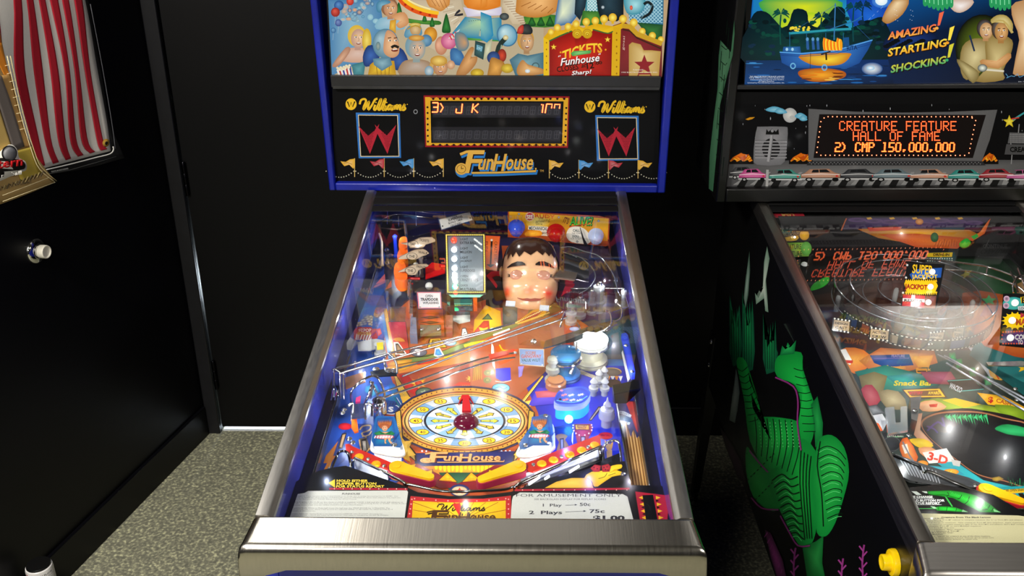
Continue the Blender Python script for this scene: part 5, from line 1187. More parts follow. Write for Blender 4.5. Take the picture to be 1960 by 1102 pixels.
for k in range(1, 13):
    a = math.radians(-90+30*k); ca, sa = math.cos(a), math.sin(a)
    def L(r, t): return (cx+(r*ca-t*sa), cy+.447*(r*sa+t*ca))
    if k != 12:
        A.poly([L(66, 0), L(56, 10), L(56, 5.5), L(30, 3.4), L(30, -3.4), L(56, -5.5), L(56, -10)], '1c1808'); A.poly([L(63, 0), L(57, 7.6), L(55, 4), L(32, 2.2), L(32, -2.2), L(55, -4), L(57, -7.6)], 'e8d818' if k in (6, 8, 9, 11, 3) else 'b8a420', 'f4ec60' if k in (6, 8, 9, 11, 3) else 'd0c048')
        x, y = L(49, 0); A.text(str(k), x-2.6, y-2, 5 if k > 9 else 3.4, 4.2, '3a3008', bold=.02)
# field under the clock
A.poly([(788, 862), (840, 872), (889, 875), (940, 872), (992, 862), (1010, 885), (980, 920), (889, 935), (800, 920), (770, 885)], 'c8521c', 'd8682c')
A.poly([(800, 888), (985, 886), (975, 912), (810, 912)], 'b87018', 'e8a838'); A.dots([(800+k*8, 866+abs(k-11)*-.2) for k in (1, 2, 20, 21, 22)], 2, 'd0d4e8', n=5)
A.poly([(792, 868), (989, 864), (989, 890), (795, 893)], '1c2058', '2a3080', sm=0)
logo(A, 804, 866, 164, 23, 'e8a868', '14183c', '7a3818')
for k in range(15): A.poly([(832+k*8, 893), (838+k*8, 893), (837+k*8, 899+(k*37 % 7)), (833+k*8, 899+(k*29 % 7))], 'f8d020', sm=2)
A.poly([(840, 905), (930, 905), (905, 940), (860, 940)], '1c4430', '3a7050')
A.tf(560, 740, 4.239)
A.poly([(860, 660), (1010, 625), (1340, 790), (1330, 820), (1200, 830)], '7a1420', '9a2030'); A.poly([(1340, 790), (1526, 700), (1640, 640), (1820, 640), (1560, 850), (1360, 830)], '7a1420', '9a2030')
def tri(a, b, c, t1, t2):
    A.poly([a, b, c], '3a1408'); m_ = [(a[i]+b[i]+c[i])/3 for i in (0, 1)]; P = [tuple(m_[i]+(p[i]-m_[i])*.88 for i in (0, 1)) for p in (a, b, c)]
    A.poly(P, 'f09810', 'fcd428'); A.text(t1, m_[0]-26, m_[1]-6, 52, 9, 'b83010', rot=6, bold=.02); A.text(t2, m_[0]-34, m_[1]+8, 68, 11, 'b83010', rot=6, bold=.02)
tri((860, 655), (1008, 625), (975, 706), 'GANG WAY', '75,000'); tri((995, 716), (1140, 672), (1130, 754), 'GANG WAY', '100,000'); tri((1176, 766), (1255, 694), (1342, 780), 'GANG WAY', '150,000'); tri((1368, 780), (1450, 694), (1540, 766), 'GANG WAY', '200,000'); tri((1575, 754), (1590, 672), (1725, 716), 'GANG WAY', '250,000'); tri((1740, 710), (1735, 625), (1870, 665), 'EXTRA', 'BALL')
A.ell(1355, 845, 82, 50, '20285c', '3a4890'); A.ell(1355, 850, 64, 38, 'c8b088', 'f0e0c0'); A.star(1355, 850, 44, 'c83028', 5, .45, ry=.62)
for s_ in (0, 1):
    f = (lambda p: p) if not s_ else (lambda p: (2*1397-p[0], p[1]))
    A.poly([f(p) for p in ((830, 210), (880, 190), (900, 420), (1000, 540), (1010, 620), (930, 560), (850, 420))], '2a1c10'); A.poly([f(p) for p in ((838, 214), (872, 200), (890, 420), (985, 540), (994, 602), (930, 545), (860, 420))], 'd8a434')
    A.dots([f((852+k*1.2, 218+k*17)) for k in range(14)]+[f((880+k*13, 468+k*14.5)) for k in range(9)], 7, '4a2c10', n=6); A.dots([f((852+k*1.2, 218+k*17)) for k in range(14)]+[f((880+k*13, 468+k*14.5)) for k in range(9)], 4.2, 'f8e890', n=6)
    A.poly([f(p) for p in ((895, 450), (975, 440), (930, 480), (1000, 560), (900, 580), (960, 620), (860, 560))], 'f0b838', 'f4d068')
    for k in range(3): A.line([f(p) for p in ((900-k*12, 600+k*10), (960-k*12, 650+k*14), (1000-k*20, 660+k*14))], 7, ('2a2a9a', '2a9a70', 'd8e0f0')[k], 2)
A.tf(900, 740, 4.2375)
# lower right
A.poly([(670, 330), (760, 310), (800, 360), (790, 400), (700, 400)], '1a1878', '3038b8'); A.poly([(690, 400), (740, 380), (790, 400), (770, 430), (800, 480), (770, 530), (700, 520), (720, 450)], 'a87850', 'd8ac88', sm=2); A.poly([(725, 420), (760, 415), (762, 515), (730, 515)], '241c3c'); A.poly([(733, 428), (754, 426), (756, 506), (736, 508)], '9a98b8', 'd0d0e4')
A.poly([(840, 300), (985, 300), (990, 360), (930, 480), (870, 470), (850, 370)], '8a2440', 'c04868'); A.poly([(850, 305), (965, 308), (968, 352), (852, 350)], '3a2010'); A.poly([(855, 310), (960, 313), (962, 347), (857, 345)], 'e89c38'); A.text('MYSTERY', 866, 313, 84, 12, '4a1808', bold=.03); A.text('MIRROR', 870, 326, 74, 10, '4a1808', bold=.03); A.text('SCORES', 878, 338, 60, 7, '4a1808', bold=.02)
A.dots([(835, 312), (834, 334), (840, 356), (984, 310), (990, 330), (986, 352), (858, 378), (884, 392), (930, 392), (962, 378)], 7, 'f8c8c0', n=8); A.poly([(894, 402), (935, 402), (930, 472), (898, 470)], '2a1830'); A.poly([(902, 410), (928, 410), (924, 464), (905, 462)], 'a89ab8')
A.poly([(826, 380), (838, 360), (832, 470), (822, 440)], 'e0e4f4'); A.ell(1097, 398, 60, 30, 'a80c1c', 'f82838'); A.text('SPECIAL', 1058, 385, 76, 18, '7a0812', bold=.03)
A.poly([(960, 270), (1040, 160), (1062, 160), (1064, 178), (985, 275), (965, 278)], '1c1418'); A.poly([(970, 268), (1044, 168), (1056, 170), (984, 266)], 'b89a80', 'd8c0a8')
A.poly([(1090, 430), (1140, 470), (1160, 440), (1150, 500), (1120, 520), (1100, 490)], 'd89848', 'e8b870', sm=2); A.poly([(1105, 520), (1150, 510), (1152, 590), (1110, 590)], 'c8a070')
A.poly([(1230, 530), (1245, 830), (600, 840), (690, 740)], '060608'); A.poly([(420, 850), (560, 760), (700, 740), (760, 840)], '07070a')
A.ell(790, 800, 110, 70, '8a7a70', '3a30d8');  # violet glow painted into the print
A.poly([(1170, 110), (1330, 110), (1380, 400), (1350, 410), (1325, 350), (1300, 400), (1265, 300), (1225, 330)], '201a4a', '4a3a8a'); A.poly([(1260, 120), (1340, 120), (1375, 390), (1350, 360)], 'a82c2c', 'c84a38')
A.poly([(1180, 190), (1250, 200), (1310, 230), (1300, 250), (1240, 225), (1185, 212)], 'd8dce4'); A.text('MYSTERY', 1192, 198, 104, 16, '2a2440', rot=12); A.poly([(1190, 240), (1260, 232), (1312, 270), (1280, 296), (1210, 280)], '143c68', '2a6aa0', sm=2); A.poly([(1200, 268), (1300, 290), (1290, 310), (1206, 290)], 'd8dce4'); A.text('TOUR', 1218, 276, 66, 14, '2a2440', rot=10)
A.tf()
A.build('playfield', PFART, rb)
Z()
# plunger lane
Z(900, 740, 4.2375)
plate('plunger_lane', [(1224, 330), (1265, 290), (1300, 410), (1325, 350), (1350, 420), (1378, 395), (1510, 850), (1305, 850)], .0006, .0012, WOOD, rb)
M().prism([H((1162, 90), 0), H((1172, 90), 0), H((1300, 850), 0), H((1288, 850), 0)], N*.014).build('lane_divider', mat('guide steel', 'b8babc', .25, 1.), rb)
# ------------------------------------------------------------------ apron with instruction cards
APH = .030
def apron_draw(A):
    A.tf()
    A.line([(630, 935), (780, 936)], 3.6, 'a81c30'); A.line([(985, 938), (1205, 935)], 3.6, 'a81c30')
    A.dots([(640+k*17, 935.3) for k in range(9)]+[(1000+k*20, 937.5) for k in range(11)], 1.2, 'f0c8b0', n=6)
    A.tf(900, 740, 4.2375)
    A.poly([(605, 820), (700, 770), (820, 740), (960, 740), (1000, 820)], 'd8a428', 'f0c850')
    A.poly([(925, 740), (985, 690), (1080, 680), (1150, 640), (1226, 630), (1226, 660), (1170, 670), (1228, 690), (1225, 715), (1150, 730), (1060, 790), (1010, 810)], 'd8a410', 'f0cc30', sm=2)
    A.line([(1000, 810), (985, 770), (950, 742)], 5, '3a2808', 2); A.line([(1040, 745), (1090, 730), (1110, 700)], 5, '3a2808', 2); A.line([(1120, 720), (1180, 700)], 4, '3a2808')
    A.poly([(975, 660), (1010, 630), (1060, 640), (1050, 690), (1000, 690)], '8a1820', 'b83030'); A.poly([(1065, 640), (1120, 625), (1142, 650), (1130, 690), (1072, 690)], '8a1820', 'b83030'); A.dots([(1085, 655), (1110, 650), (1098, 672), (1118, 676), (1005, 655), (1030, 665)], 6, '3a080c')
    A.tf()
    A.poly([(628, 924), (641, 917), (641, 933)], 'e8c028')
    for k, t in enumerate(('HOLD EITHER', 'FLIPPER BUTTON', 'FOR STATUS REPORT')): A.text(t, 644+(0, 0, -1)[k], 917.5+k*5.4, (60, 76, 92)[k], 4.6, 'e8c840', bold=.035, shear=.15)
Z()
artplate('apron', [(470, 1030), (556, 928), (612, 902), (640, 896), (662, 893), (770, 930), (800, 944), (860, 951), (920, 950), (978, 943), (1040, 921), (1160, 890), (1196, 884), (1208, 930), (1292, 932), (1340, 1030)], APH-.002, .002, '08080a', apron_draw, rb)
def card_l(A):
    A.tf(430, 900, 3.4386)
    A.text('FUNHOUSE', 772, 148, 118, 12, '26262c', bold=.02, shear=.2)
    T = ['OBJECT: Take control of the FUNHOUSE from Rudy, the Dummy, by putting him to SLEEP.  Put', 'Rudy to SLEEP by advancing the FUNHOUSE clock to MIDNIGHT. Shots that advance the clock are', 'the Jet Bumpers, the Center Ramp, and the Wind Tunnel.', '', 'MULTI-BALL / At 11:30 on the clock a LOCK is enabled. LOCK a ball and the clock will advance to', '11:45.  LOCK the next ball and the clock will advance to 12:00 putting Rudy to SLEEP. While Rudy is', 'sleeping shoot a ball into his OPEN MOUTH to start MULTI-BALL.', '', 'MILLION PLUS: While in Multi-ball shoot the ball into the TRAP DOOR for 2 MILLION. The', 'TRAP DOOR will close. Shoot a ball around the CENTER RAMP, to RE-OPEN the TRAP DOOR for 4', 'MILLION, 8 MILLION etc.', '', 'MYSTERY MIRROR: Hitting Rudy in the jaw spots the MIRROR VALUE LIGHT. Shooting the', 'HIDDEN TUNNEL collects the value on the mirror. The value is changed by the JET BUMPERS.']
    for k, t in enumerate(T):
        if t: y = 166+k*9.7; A.text(t, 470-k*4.6, y+1, len(t)*7.6, 6.6, '2e2e34')
cardmat = artmat('printed card', .55, 0, .95, .15)
artplate('instruction_card', [(590, 940), (583, 944), (570, 946), (548, 1010), (772, 1010), (781, 942), (779, 939)], APH, .0008, 'c8c8c2', card_l, rb, cardmat)
def card_r(A):
    A.tf(900, 900, 3.92)
    A.text('FOR AMUSEMENT ONLY', 345, 176, 790, 22, '222228', bold=-.005); A.text('SEE BACKGLASS DISPLAY FOR REPLAY SCORES', 480, 210, 540, 12, '3a3a40')
    A.text('1  Play', 545, 250, 142, 28, '222228', bold=.015); A.line([(714, 262), (800, 258)], 3, '222228'); A.poly([(785, 252), (804, 258), (785, 264)], '222228'); A.text('50c', 822, 243, 80, 24, '222228', bold=.015)
    A.text('2  Plays', 440, 302, 250, 34, '222228', bold=.025); A.line([(714, 312), (868, 305)], 3, '222228'); A.poly([(850, 298), (872, 305), (850, 312)], '222228'); A.text('75c', 895, 292, 114, 28, '222228', bold=.025)
    A.text('$1.00', 920, 338, 240, 42, '16161a', bold=.05)
artplate('price_card', [(980, 958), (982, 950), (995, 943), (1192, 946), (1201, 951), (1216, 1010), (976, 1010)], APH, .0008, 'c8c8c2', card_r, rb, cardmat)
def plate_c(A):
    A.tf(430, 900, 3.4386)
    A.poly([(1240, 200), (1400, 208), (1550, 212), (1700, 208), (1850, 198), (1850, 420), (1225, 420)], 'd8a818', 'f0c828'); 
    for x, x2 in ((1240, 1480), (1300, 1500), (1400, 1520), (1640, 1580), (1720, 1600), (1800, 1620), (1850, 1640)): A.line([(x if x > 1300 else 1240, 210 if 1300 <= x < 1840 else 260), (x2, 300)], 3, '8a1c18')
    maker(A, 1385, 220, 335, 48, '2a1c10', 11)
    logo(A, 1300, 262, 510, 100, '4a2c14', '1c1008', 'd8a830')
    for P in ([(1232, 190), (1212, 320)], [(1868, 190), (1868, 320)]): A.dots(P, 5, 'f0a8a0', step=32, n=6)
    A.dots([(1250, 186), (1310, 190), (1390, 196), (1470, 200), (1660, 200), (1740, 196), (1800, 190), (1850, 186)], 5, 'f0a8a0', n=6)
    for x in (1530, 1580): A.ring(x, 208, 26, 12, 6, 'a81c18')
    A.poly([(1500, 224), (1540, 216), (1555, 232), (1545, 300)], 'c82020')
artplate('centre_plate', [(786, 950), (860, 956), (925, 955), (978, 949), (979, 1010), (776, 1010)], APH, .0008, 'b02428', plate_c, rb)
def shoot(A):
    A.tf(900, 900, 3.92)
    A.poly([(1238, 158), (1496, 190), (1478, 380), (1275, 380)], 'b01c34')
    for s_ in (0, 1):
        for k in range(4):
            y = 200+k*50; x = 1296+k*7 if not s_ else 1392+k*7
            A.poly([(x, y-9), (x+(-32 if not s_ else 38), y+4), (x+2, y+18)], 'f0b828'); A.poly([(x, y+16), (x+(-20 if not s_ else 26), y+28), (x+2, y+38)], '1c0c08')
    A.poly([(1292, 186), (1372, 184), (1408, 380), (1320, 380)], '050506'); A.line([(1320, 250), (1345, 270), (1350, 300)], 3, '3a3a3c', 3)
artplate('shooter_plate', [(1212, 938), (1282, 947), (1279, 1010), (1226, 1010)], APH+.001, .0012, '0c0c0e', shoot, rb)
# ------------------------------------------------------------------ flippers, slingshots, lane guides
Z(560, 740, 4.239)
YEL = mat('yellow flipper plastic', 'e8b414', .3, coat=.3); RUBR = mat('maroon flipper rubber', '8a1838', .5)
flipper((852, 716), (1120, 800), YEL, RUBR, rb)
Z(900, 740, 4.2375)
flipper((392, 712), (95, 818), YEL, RUBR, rb)
Z(560, 740, 4.239)
def kid(cx_, cy_, f=1, k=1.):
    """frizzy-haired kid in a rubber ring"""
    def d(A):
        g = lambda x, y: (cx_+f*x*k, cy_+y*k)
        A.poly([g(-95, 110), g(-60, -110), g(70, -120), g(110, 100), g(80, 130), g(-90, 130)], '14408a', '2a98b8')
        for i in range(26): A.poly([g(-50+i*4, -40), g(-62+i*5.2, -84-(i*37 % 22)), g(-44+i*4.2, -50)], ('a8582c', '7a3818', 'c87838')[i % 3])
        A.ell(*g(2, -38), 46*k, 24*k, '8a4420', 'b8683c'); A.ell(*g(4, -22), 24*k, 24*k, 'c88a60', 'e8b088')
        for x in (-4, 12): A.ell(*g(x, -26), 4*k, 4*k, '1c1410', n=8)
        A.line([g(-4, -12), g(6, -9), g(16, -13)], 4*k, '7a2418')
        A.poly([g(-26, 6), g(34, 6), g(48, 40), g(-34, 40)], 'c88a60', 'e0a880'); A.poly([g(-90, 20), g(-40, 0), g(-30, 30), g(50, 30), g(60, 0), g(90, 24), g(60, 44), g(-60, 44)], '1c6a3c', '3a9a5c'); A.ell(*g(0, 52), 86*k, 20*k, 'a82c4a', 'f0d8e0')
        for i in range(7): A.line([g(-76+i*24, 42), g(-84+i*24, 64)], 8*k, 'f4f0f0')
        A.poly([g(0, 60), g(24, 60), g(10, 90), g(20, 108), g(2, 108)], 'd89868'); A.poly([g(30, 58), g(58, 60), g(50, 86), g(78, 104), g(56, 112), g(36, 90)], 'd89868')
        for i in range(8): A.line([g(88-i*4, 110), g(60+i*12, 60-i*8)], 2.5*k, '1c3a80')
        A.ell(*g(82, 112), 18*k, 10*k, 'e8f0ff')
    return d
def sling(pts, low, kidargs, rubber):
    s_ = artplate('slingshot', pts, .034, .0025, '1c5a9a', kid(*kidargs), rb)
    M().prism([H(p, .002) for p in low], N*.026).build('lit_body', WHITELIT, s_, bevel=.004)
    for h in (.019, .027): M().tube(cr([H(p, h) for p in rubber], 4), .0034, 8, True).build('rubber_ring', RUBBER, s_, ang=70)
    return s_
sl1 = sling([(672, 262), (690, 246), (826, 250), (842, 290), (890, 470), (868, 495), (655, 462), (640, 440)], [(680, 480), (840, 500), (885, 560), (880, 640), (690, 610), (660, 540)], (745, 360, 1, .95), [(650, 470), (660, 520), (760, 545), (880, 560), (895, 520), (845, 400), (800, 320), (690, 320)])
Z(900, 740, 4.2375)
sl2 = sling([(560, 242), (600, 230), (652, 240), (664, 290), (672, 390), (640, 420), (440, 508), (405, 505), (395, 470), (470, 360)], [(410, 560), (640, 480), (660, 520), (640, 610), (440, 640), (405, 610)], (560, 350, 1, .98), [(400, 510), (400, 560), (520, 560), (660, 510), (672, 460), (660, 320), (590, 300), (470, 420)])
Z(560, 740, 4.239)
def lane_guide(top, bulbs, screws, steel):
    g = plate('lane_guide', top, .022, .003, mat('red guide plastic', 'c0281c', .3, coat=.4), rb)
    M().prism([H(p, .001) for p in steel], N*.020).build('steel_side', mat('guide side white', 'c4c8d0', .25, .1, coat=.4), g)
    for b in bulbs: dome('lamp_lens', b, 40, .025, AMBER, g, .55)
    for b in screws: screw(b, .025, g)
    return g
lane_guide([(428, 478), (455, 474), (500, 500), (835, 640), (842, 655), (795, 690), (690, 650), (480, 585), (436, 545)], [(540, 570), (678, 628)], [(482, 536), (612, 590), (742, 645)], [(490, 610), (800, 700), (775, 760), (700, 740), (500, 660)])
Z(900, 740, 4.2375)
lane_guide([(1040, 402), (1056, 420), (1058, 490), (800, 590), (510, 700), (470, 690), (415, 645), (440, 632)], [(1010, 473), (904, 515), (806, 550), (676, 594), (580, 624)], [(955, 492), (740, 570), (512, 636)], [(1050, 520), (1045, 580), (410, 800), (420, 740), (520, 715)])
# opaque steel under the right guide, with lane lamps
BKS = mat('black guide side', '0c0c0e', .2, coat=.6)
plate('guide_apron', [(430, 840), (1060, 600), (1062, 560), (1046, 585), (440, 815)], .003, .004, BKS, rb)
# chrome wire guides
Z(560, 740, 4.239)
W2 = dict(r=.0021, m=WIRE)
wire('wire_guide', [(300, 708, .012), (360, 560, .022), (380, 530, .03), (420, 522, .03), (452, 545, .03), (466, 600, .02), (468, 660, .012), (420, 690, .012), (382, 700, .012), (372, 740, .004)], rb, **W2)
wire('wire_guide', [(492, 655, .008), (490, 610, .024), (505, 588, .028), (540, 592, .028), (880, 762, .028), (905, 790, .024), (905, 830, .008)], rb, **W2)
wire('drain_guide', [(932, 838, .006), (928, 806, .022), (955, 795, .026), (1180, 842, .026), (1340, 850, .026), (1520, 845, .026), (1720, 832, .026), (1790, 812, .026), (1800, 835, .02), (1790, 866, .006), (1500, 900, .006), (1340, 905, .006), (1180, 898, .006), (980, 866, .006)], rb, closed=True, **W2)
Z(900, 740, 4.2375)
wire('wire_guide', [(392, 838, .006), (398, 800, .02), (425, 775, .027), (1010, 505, .028), (1045, 505, .028), (1056, 540, .024), (1058, 590, .008)], rb, r=.0026, m=WIRE)
wire('wire_guide', [(1080, 590, .004), (1078, 510, .022), (1100, 462, .03), (1150, 438, .03), (1195, 442, .03), (1212, 480, .026), (1232, 640, .014), (1244, 790, .003)], rb, r=.0022, m=CHROME)
# ------------------------------------------------------------------ blue machine: back panel, domes, signs
YBP = 1.075
YSG = .952
def bp(q): return hit(q, (0, YSG, 0), V3((0, -1, 0)))
Z()
M().box((-.2655, YBP, .93), (.2655, YBP+.010, 1.062)).build('back_panel', mat('blue back panel', '141a70', .3, coat=.3), rb)
A = Art(lambda q: bp(q)+V3((0, -.004, 0)), (0, -1, 0)); A.tf(900, 370, 4.79)
O = [(345, 158), (1180, 203), (1275, 225), (1278, 250), (1268, 470), (1240, 480), (345, 395)]
A.prism([bp(A.pt(p))+V3((0, -.0005, 0)) for p in O], V3((0, -.0033, 0)), 'a8441c')
A.gq([(358, 160), (1268, 226), (1258, 440), (350, 370)], ['e8a818', 'e8b020', 'd88c18', 'b85018']); A.gq([(350, 320), (720, 380), (1262, 430), (1262, 470), (350, 390)], ['c8641c', 'b8501c', 'c05a1c', '9a3a18', '9a3a18'])
A.ell(620, 255, 110, 70, 'e8b020', 'fff090')
A.star(546, 208, 44, 'f4e8e0', 14, .8); A.star(546, 208, 40, 'b81828', 14, .78); A.text('SEE', 518, 190, 56, 38, 'f4ece4', bold=.03)
A.text('RUDY', 595, 180, 180, 34, 'd8401c', bold=.02, warp=lambda u: 14*u); A.text('the', 625, 208, 44, 26, '3a2408', shear=.2); A.text('amazing', 592, 240, 134, 38, '3a2408', rot=-8, shear=.2); A.text('talking', 600, 268, 60, 20, '3a2408', rot=-4)
A.poly([(535, 290), (712, 300), (708, 385), (650, 380), (640, 335), (530, 325)], 'e8dcc8'); A.text('MECHANICAL', 540, 296, 168, 32, '143c4c', bold=.02, warp=lambda u: 6*u); A.text('MAN!', 652, 344, 50, 26, '2a2a30', bold=.02); A.poly([(520, 340), (640, 335), (650, 380), (510, 385)], 'e88c1c', 'f8b838', sm=3)
A.text("IT'S", 868, 206, 48, 60, '6a1c10', rot=20, bold=.02); A.text('ALIVE?', 908, 205, 216, 92, '0a3c1c', rot=0, bold=.05, shear=.1); A.text('ALIVE?', 912, 208, 206, 80, '1ca838', rot=0, bold=.01, shear=.1, colb='58d840'); A.line([(905, 300), (1000, 285), (1095, 276)], 7, 'c82818', 2)
A.poly([(880, 380), (910, 310), (990, 298), (1060, 330), (1100, 400), (1080, 455), (930, 440)], 'e8dcc8', 'f4ece0', sm=3); A.text('CALL', 940, 322, 66, 24, '143c3c', bold=.03); A.text('THE TOWN', 930, 352, 90, 16, '2a2a30'); A.text('DOLL', 936, 376, 62, 22, '143c3c', bold=.03); A.text('FOR TICKETS', 920, 402, 104, 16, '2a2a30')
for x, y in ((447, 183), (812, 213), (1176, 246), (442, 386), (802, 420), (980, 436), (1160, 446)): A.ell(x, y, 11, 11, '5a5a5c', 'c8c8c8')
A.tf(); sgn = A.build('marquee_sign', artmat('lit sign', .25, .25, 1, .4), rb)
sc_ = lambda px: px/4.79*((bp((1085, 435))-CAMP).dot(CF)/FPX)
for x, y, r, c, nm in ((425, 300, 66, '3a5ad8', 'blue'), (785, 345, 72, 'b80c14', 'red'), (1150, 375, 62, 'c8d4f4', 'clear')):
    q = (900+x/4.79, 370+y/4.79); p = bp(q)+V3((0, -.005, 0)); r = sc_(r)
    d = M().lathe(p, (0, -1, -.1), [(r*1.16, 0), (r*1.16, .003), (r*1.02, .006), (r*.98, .014), (r*.86, .022), (r*.6, .028), (r*.15, .031)], 22).build('flasher_dome', milky(nm+' dome', c, .3, .12, .22), sgn, label=nm+' flasher dome')
# a bent black bracket and a lamp post beside the sign
Z(900, 370, 4.79)
M().tube([bp((900+1005/4.79, 370+295/4.79))+V3((0, -.012, 0)), bp((900+1030/4.79, 370+380/4.79))+V3((0, -.02, 0)), bp((900+1058/4.79, 370+445/4.79))+V3((0, -.022, 0))], [.001, .002, .004], 8).build('wire_hook', BLACKP, rb)
# sign on the upper left
Z(660, 370, 4.79)
board('stairs_sign', [(855, 235), (1150, 158), (1178, 245), (885, 340)], (1010, 250), .075, 30, '1c2a50', lambda A: (A.poly([(866, 240), (1146, 168), (1168, 244), (888, 330)], 'b8b4b0'), A.text('LITE', 985, 208, 44, 20, '16161c', rot=-16, bold=.02), A.text('SUPERDOG', 945, 238, 134, 22, '16161c', rot=-17, bold=.04), A.text('BONUS TIMER', 948, 266, 134, 20, '16161c', rot=-17, bold=.02), A.text('ON STAIRS', 966, 290, 104, 18, '16161c', rot=-17, bold=.02), A.dots([(896, 300), (1150, 226)], 8, '3a3a3c')), rb)
# light-up mirror sign with six lamps
def mirror(A):
    A.poly([(922, 372), (1284, 372), (1290, 915), (935, 915)], '141410'); A.line([(931, 380), (1276, 380), (1282, 905), (944, 905)], 13, 'c8a018', closed=True)
    A.dots([(931+k*17, 380) for k in range(21)]+[(944+k*17, 905) for k in range(20)]+[(931+k*.4, 392+k*16) for k in range(33)]+[(1276+k*.2, 392+k*16) for k in range(33)], 5, 'f8f088', n=6)
    A.poly([(945, 392), (1264, 392), (1270, 893), (957, 893)], '4a545c'); A.gq([(1060, 400), (1262, 400), (1268, 890), (1062, 890)], ['5c6870', '4a545c', '78848c', '6a767e'])
    for k, (a, b) in enumerate((('LIGHT', 'EXTRA BALL'), ('LIGHT', 'MILLION'), ('LIGHT', 'JACKPOT'), ('LIGHT', 'SUPERDOGS'), ('OPEN', 'CRAZY STEPS'), ('QUICK', 'MULTI-BALL'))):
        y = 408+k*85; A.text(a, 1060, y, 70, 22, '0c1014', bold=.02); A.text(b, 1058, y+32, len(b)*15, 24, '0c1014', bold=.02)
    for k in range(16): A.ell(1190+(k*37 % 70), 420+(k*29 % 110), 9, 9, 'a8b4b8', 'd8e0e0')
ms = board('mirror_sign', [(918, 365), (1288, 365), (1296, 925), (930, 925)], (1110, 920), .045, 8, '1a1a14', mirror, rb)
t8 = math.radians(8); nms = V3((0, -math.cos(t8), math.sin(t8))); cms = H((1110, 920), .045)
LEDM = lambda c, e: mat('led '+c, c, .3, emit=e, noise=.02)
for k, c in enumerate(('ff2a18', 'f0f8ff', 'f0f8ff', 'f0f8ff', 'f0f8ff', '18ff90')):
    q = zp((1000+k*2, 430+k*85)); p = hit(q, cms, nms)+nms*.001; r = 27/4.79*(p-CAMP).dot(CF)/FPX
    M().ball(p, r, nms, half=True, sz=.6).build('lamp', LEDM(c, 4 if 0 < k < 5 else 3.5), ms)
    point('sign_lamp', p+nms*.014, .012, lin(c), .004)
p0 = hit(zp((1100, 930)), cms, nms)
plate('sign_foot', [(935, 915), (1290, 915), (1240, 952), (980, 952)], .040, .003, milky('green lit edge', '9af0d0', .45, .15, .5), rb)
board('arrow_sign', [(1290, 385), (1425, 392), (1395, 712), (1282, 690)], (1350, 700), .05, 10, 'a83a1c', lambda A: (A.poly([(1296, 393), (1418, 400), (1390, 702), (1290, 682)], 'c0501c', 'd87028'), A.poly([(1338, 430), (1356, 430), (1344, 650), (1378, 650), (1336, 680), (1298, 650), (1330, 650)], '140a06'), A.text('CRAZY STEPS', 1398, 440, 200, 26, '3a1408', rot=90, bold=.01), A.text('FUN', 1312, 440, 90, 22, '3a1408', rot=90), A.dots([(1346, 428)], 11, 'c8c0b8')), rb)
board('trapdoor_sign', [(655, 898), (885, 898), (893, 1060), (668, 1062)], (780, 1062), .035, 14, '2a1c3c', lambda A: (A.poly([(662, 905), (880, 905), (886, 1054), (675, 1055)], 'c86a74'), A.poly([(672, 912), (872, 912), (878, 1046), (684, 1047)], 'c4c2c4'), A.text('OPEN', 738, 928, 68, 24, '16141a', bold=.02), A.text('TRAPDOOR', 694, 958, 164, 28, '16141a', bold=.05), A.text('W/FLASHING', 714, 992, 146, 22, '16141a', bold=.03), A.dots([(690, 1042), (866, 1042)], 9, '8a8a8c')), rb)
M().ball(H((772, 848), .055), .0075, N, sz=1.).build('lamp_ball', WHITEP, rb)
plate('sign_hood', [(640, 905), (690, 868), (850, 868), (890, 905)], .062, .002, CLEAR, rb)
# orange steps and their pale lane flags
for pts, h in (([(500, 580), (508, 510), (530, 490), (570, 492), (580, 540), (575, 590), (530, 600)], .040), ([(488, 680), (500, 620), (540, 602), (580, 612), (575, 690), (530, 700)], .036), ([(458, 830), (470, 740), (520, 722), (555, 735), (580, 850), (565, 888), (500, 895)], .034)):
    P = [(p.x, p.y) for p in cr([(*a, 0) for a in pts], 4)]
    M().prism([H(p, h-.012) for p in P], N*.024).build('orange_step', ORANGEP, rb, bevel=.005)
for pts, ln, h in (([(515, 460), (600, 452), (690, 410), (800, 405), (830, 440), (740, 470), (720, 495), (600, 500), (585, 478)], ('TAKE', 'TICKETS'), .058), ([(505, 585), (640, 520), (710, 505), (772, 550), (700, 580), (640, 610), (580, 600), (500, 605)], ('THE', 'WALK'), .052), ([(490, 722), (620, 660), (750, 650), (760, 670), (680, 700), (650, 745), (580, 745), (560, 715)], ('THE', 'FRENZY'), .048)):
    def dr_(A, pts=pts, ln=ln):
        A.poly(pts, 'd8bca0', 'e8d4bc', sm=2)
        x, y = pts[0][0]+110, sum(p[1] for p in pts)/len(pts); A.ring(x, y+8, 50, 34, 5, '2a2018'); A.text(ln[0], x-26, y-4, 52, 24, '2a2018', bold=.02); A.text(ln[1], x+60, y-44, 90, 24, '3a2c24', bold=.02, rot=8)
    artplate('lane_flag', pts, h, .002, '8a7460', dr_, rb)
plate('red_ramp_flap', [(740, 690), (800, 640), (920, 660), (918, 735), (740, 790)], .030, .002, REDP, rb)
M().tube([H((560, 780), .035), H((690, 780), .035)], .003, 8).build('red_rod', REDP, rb)
for q, h0, h1, m in (((472, 580), .0, .05, BLUEP), ((660, 800), 0, .04, WHITEP), ((705, 760), 0, .045, WHITEP), ((430, 700), 0, .035, CLEAR), ((395, 650), 0, .035, CHROME), ((600, 960), 0, .04, CHROME), ((1180, 930), 0, .045, CHROME)):
    M().lathe(H(q, h0), N, [(.006, 0), (.006, .004), (.0042, .007), (.0042, h1-.006), (.0055, h1-.003), (.0055, h1), (.002, h1+.003)], 12).build('post', m, rb)
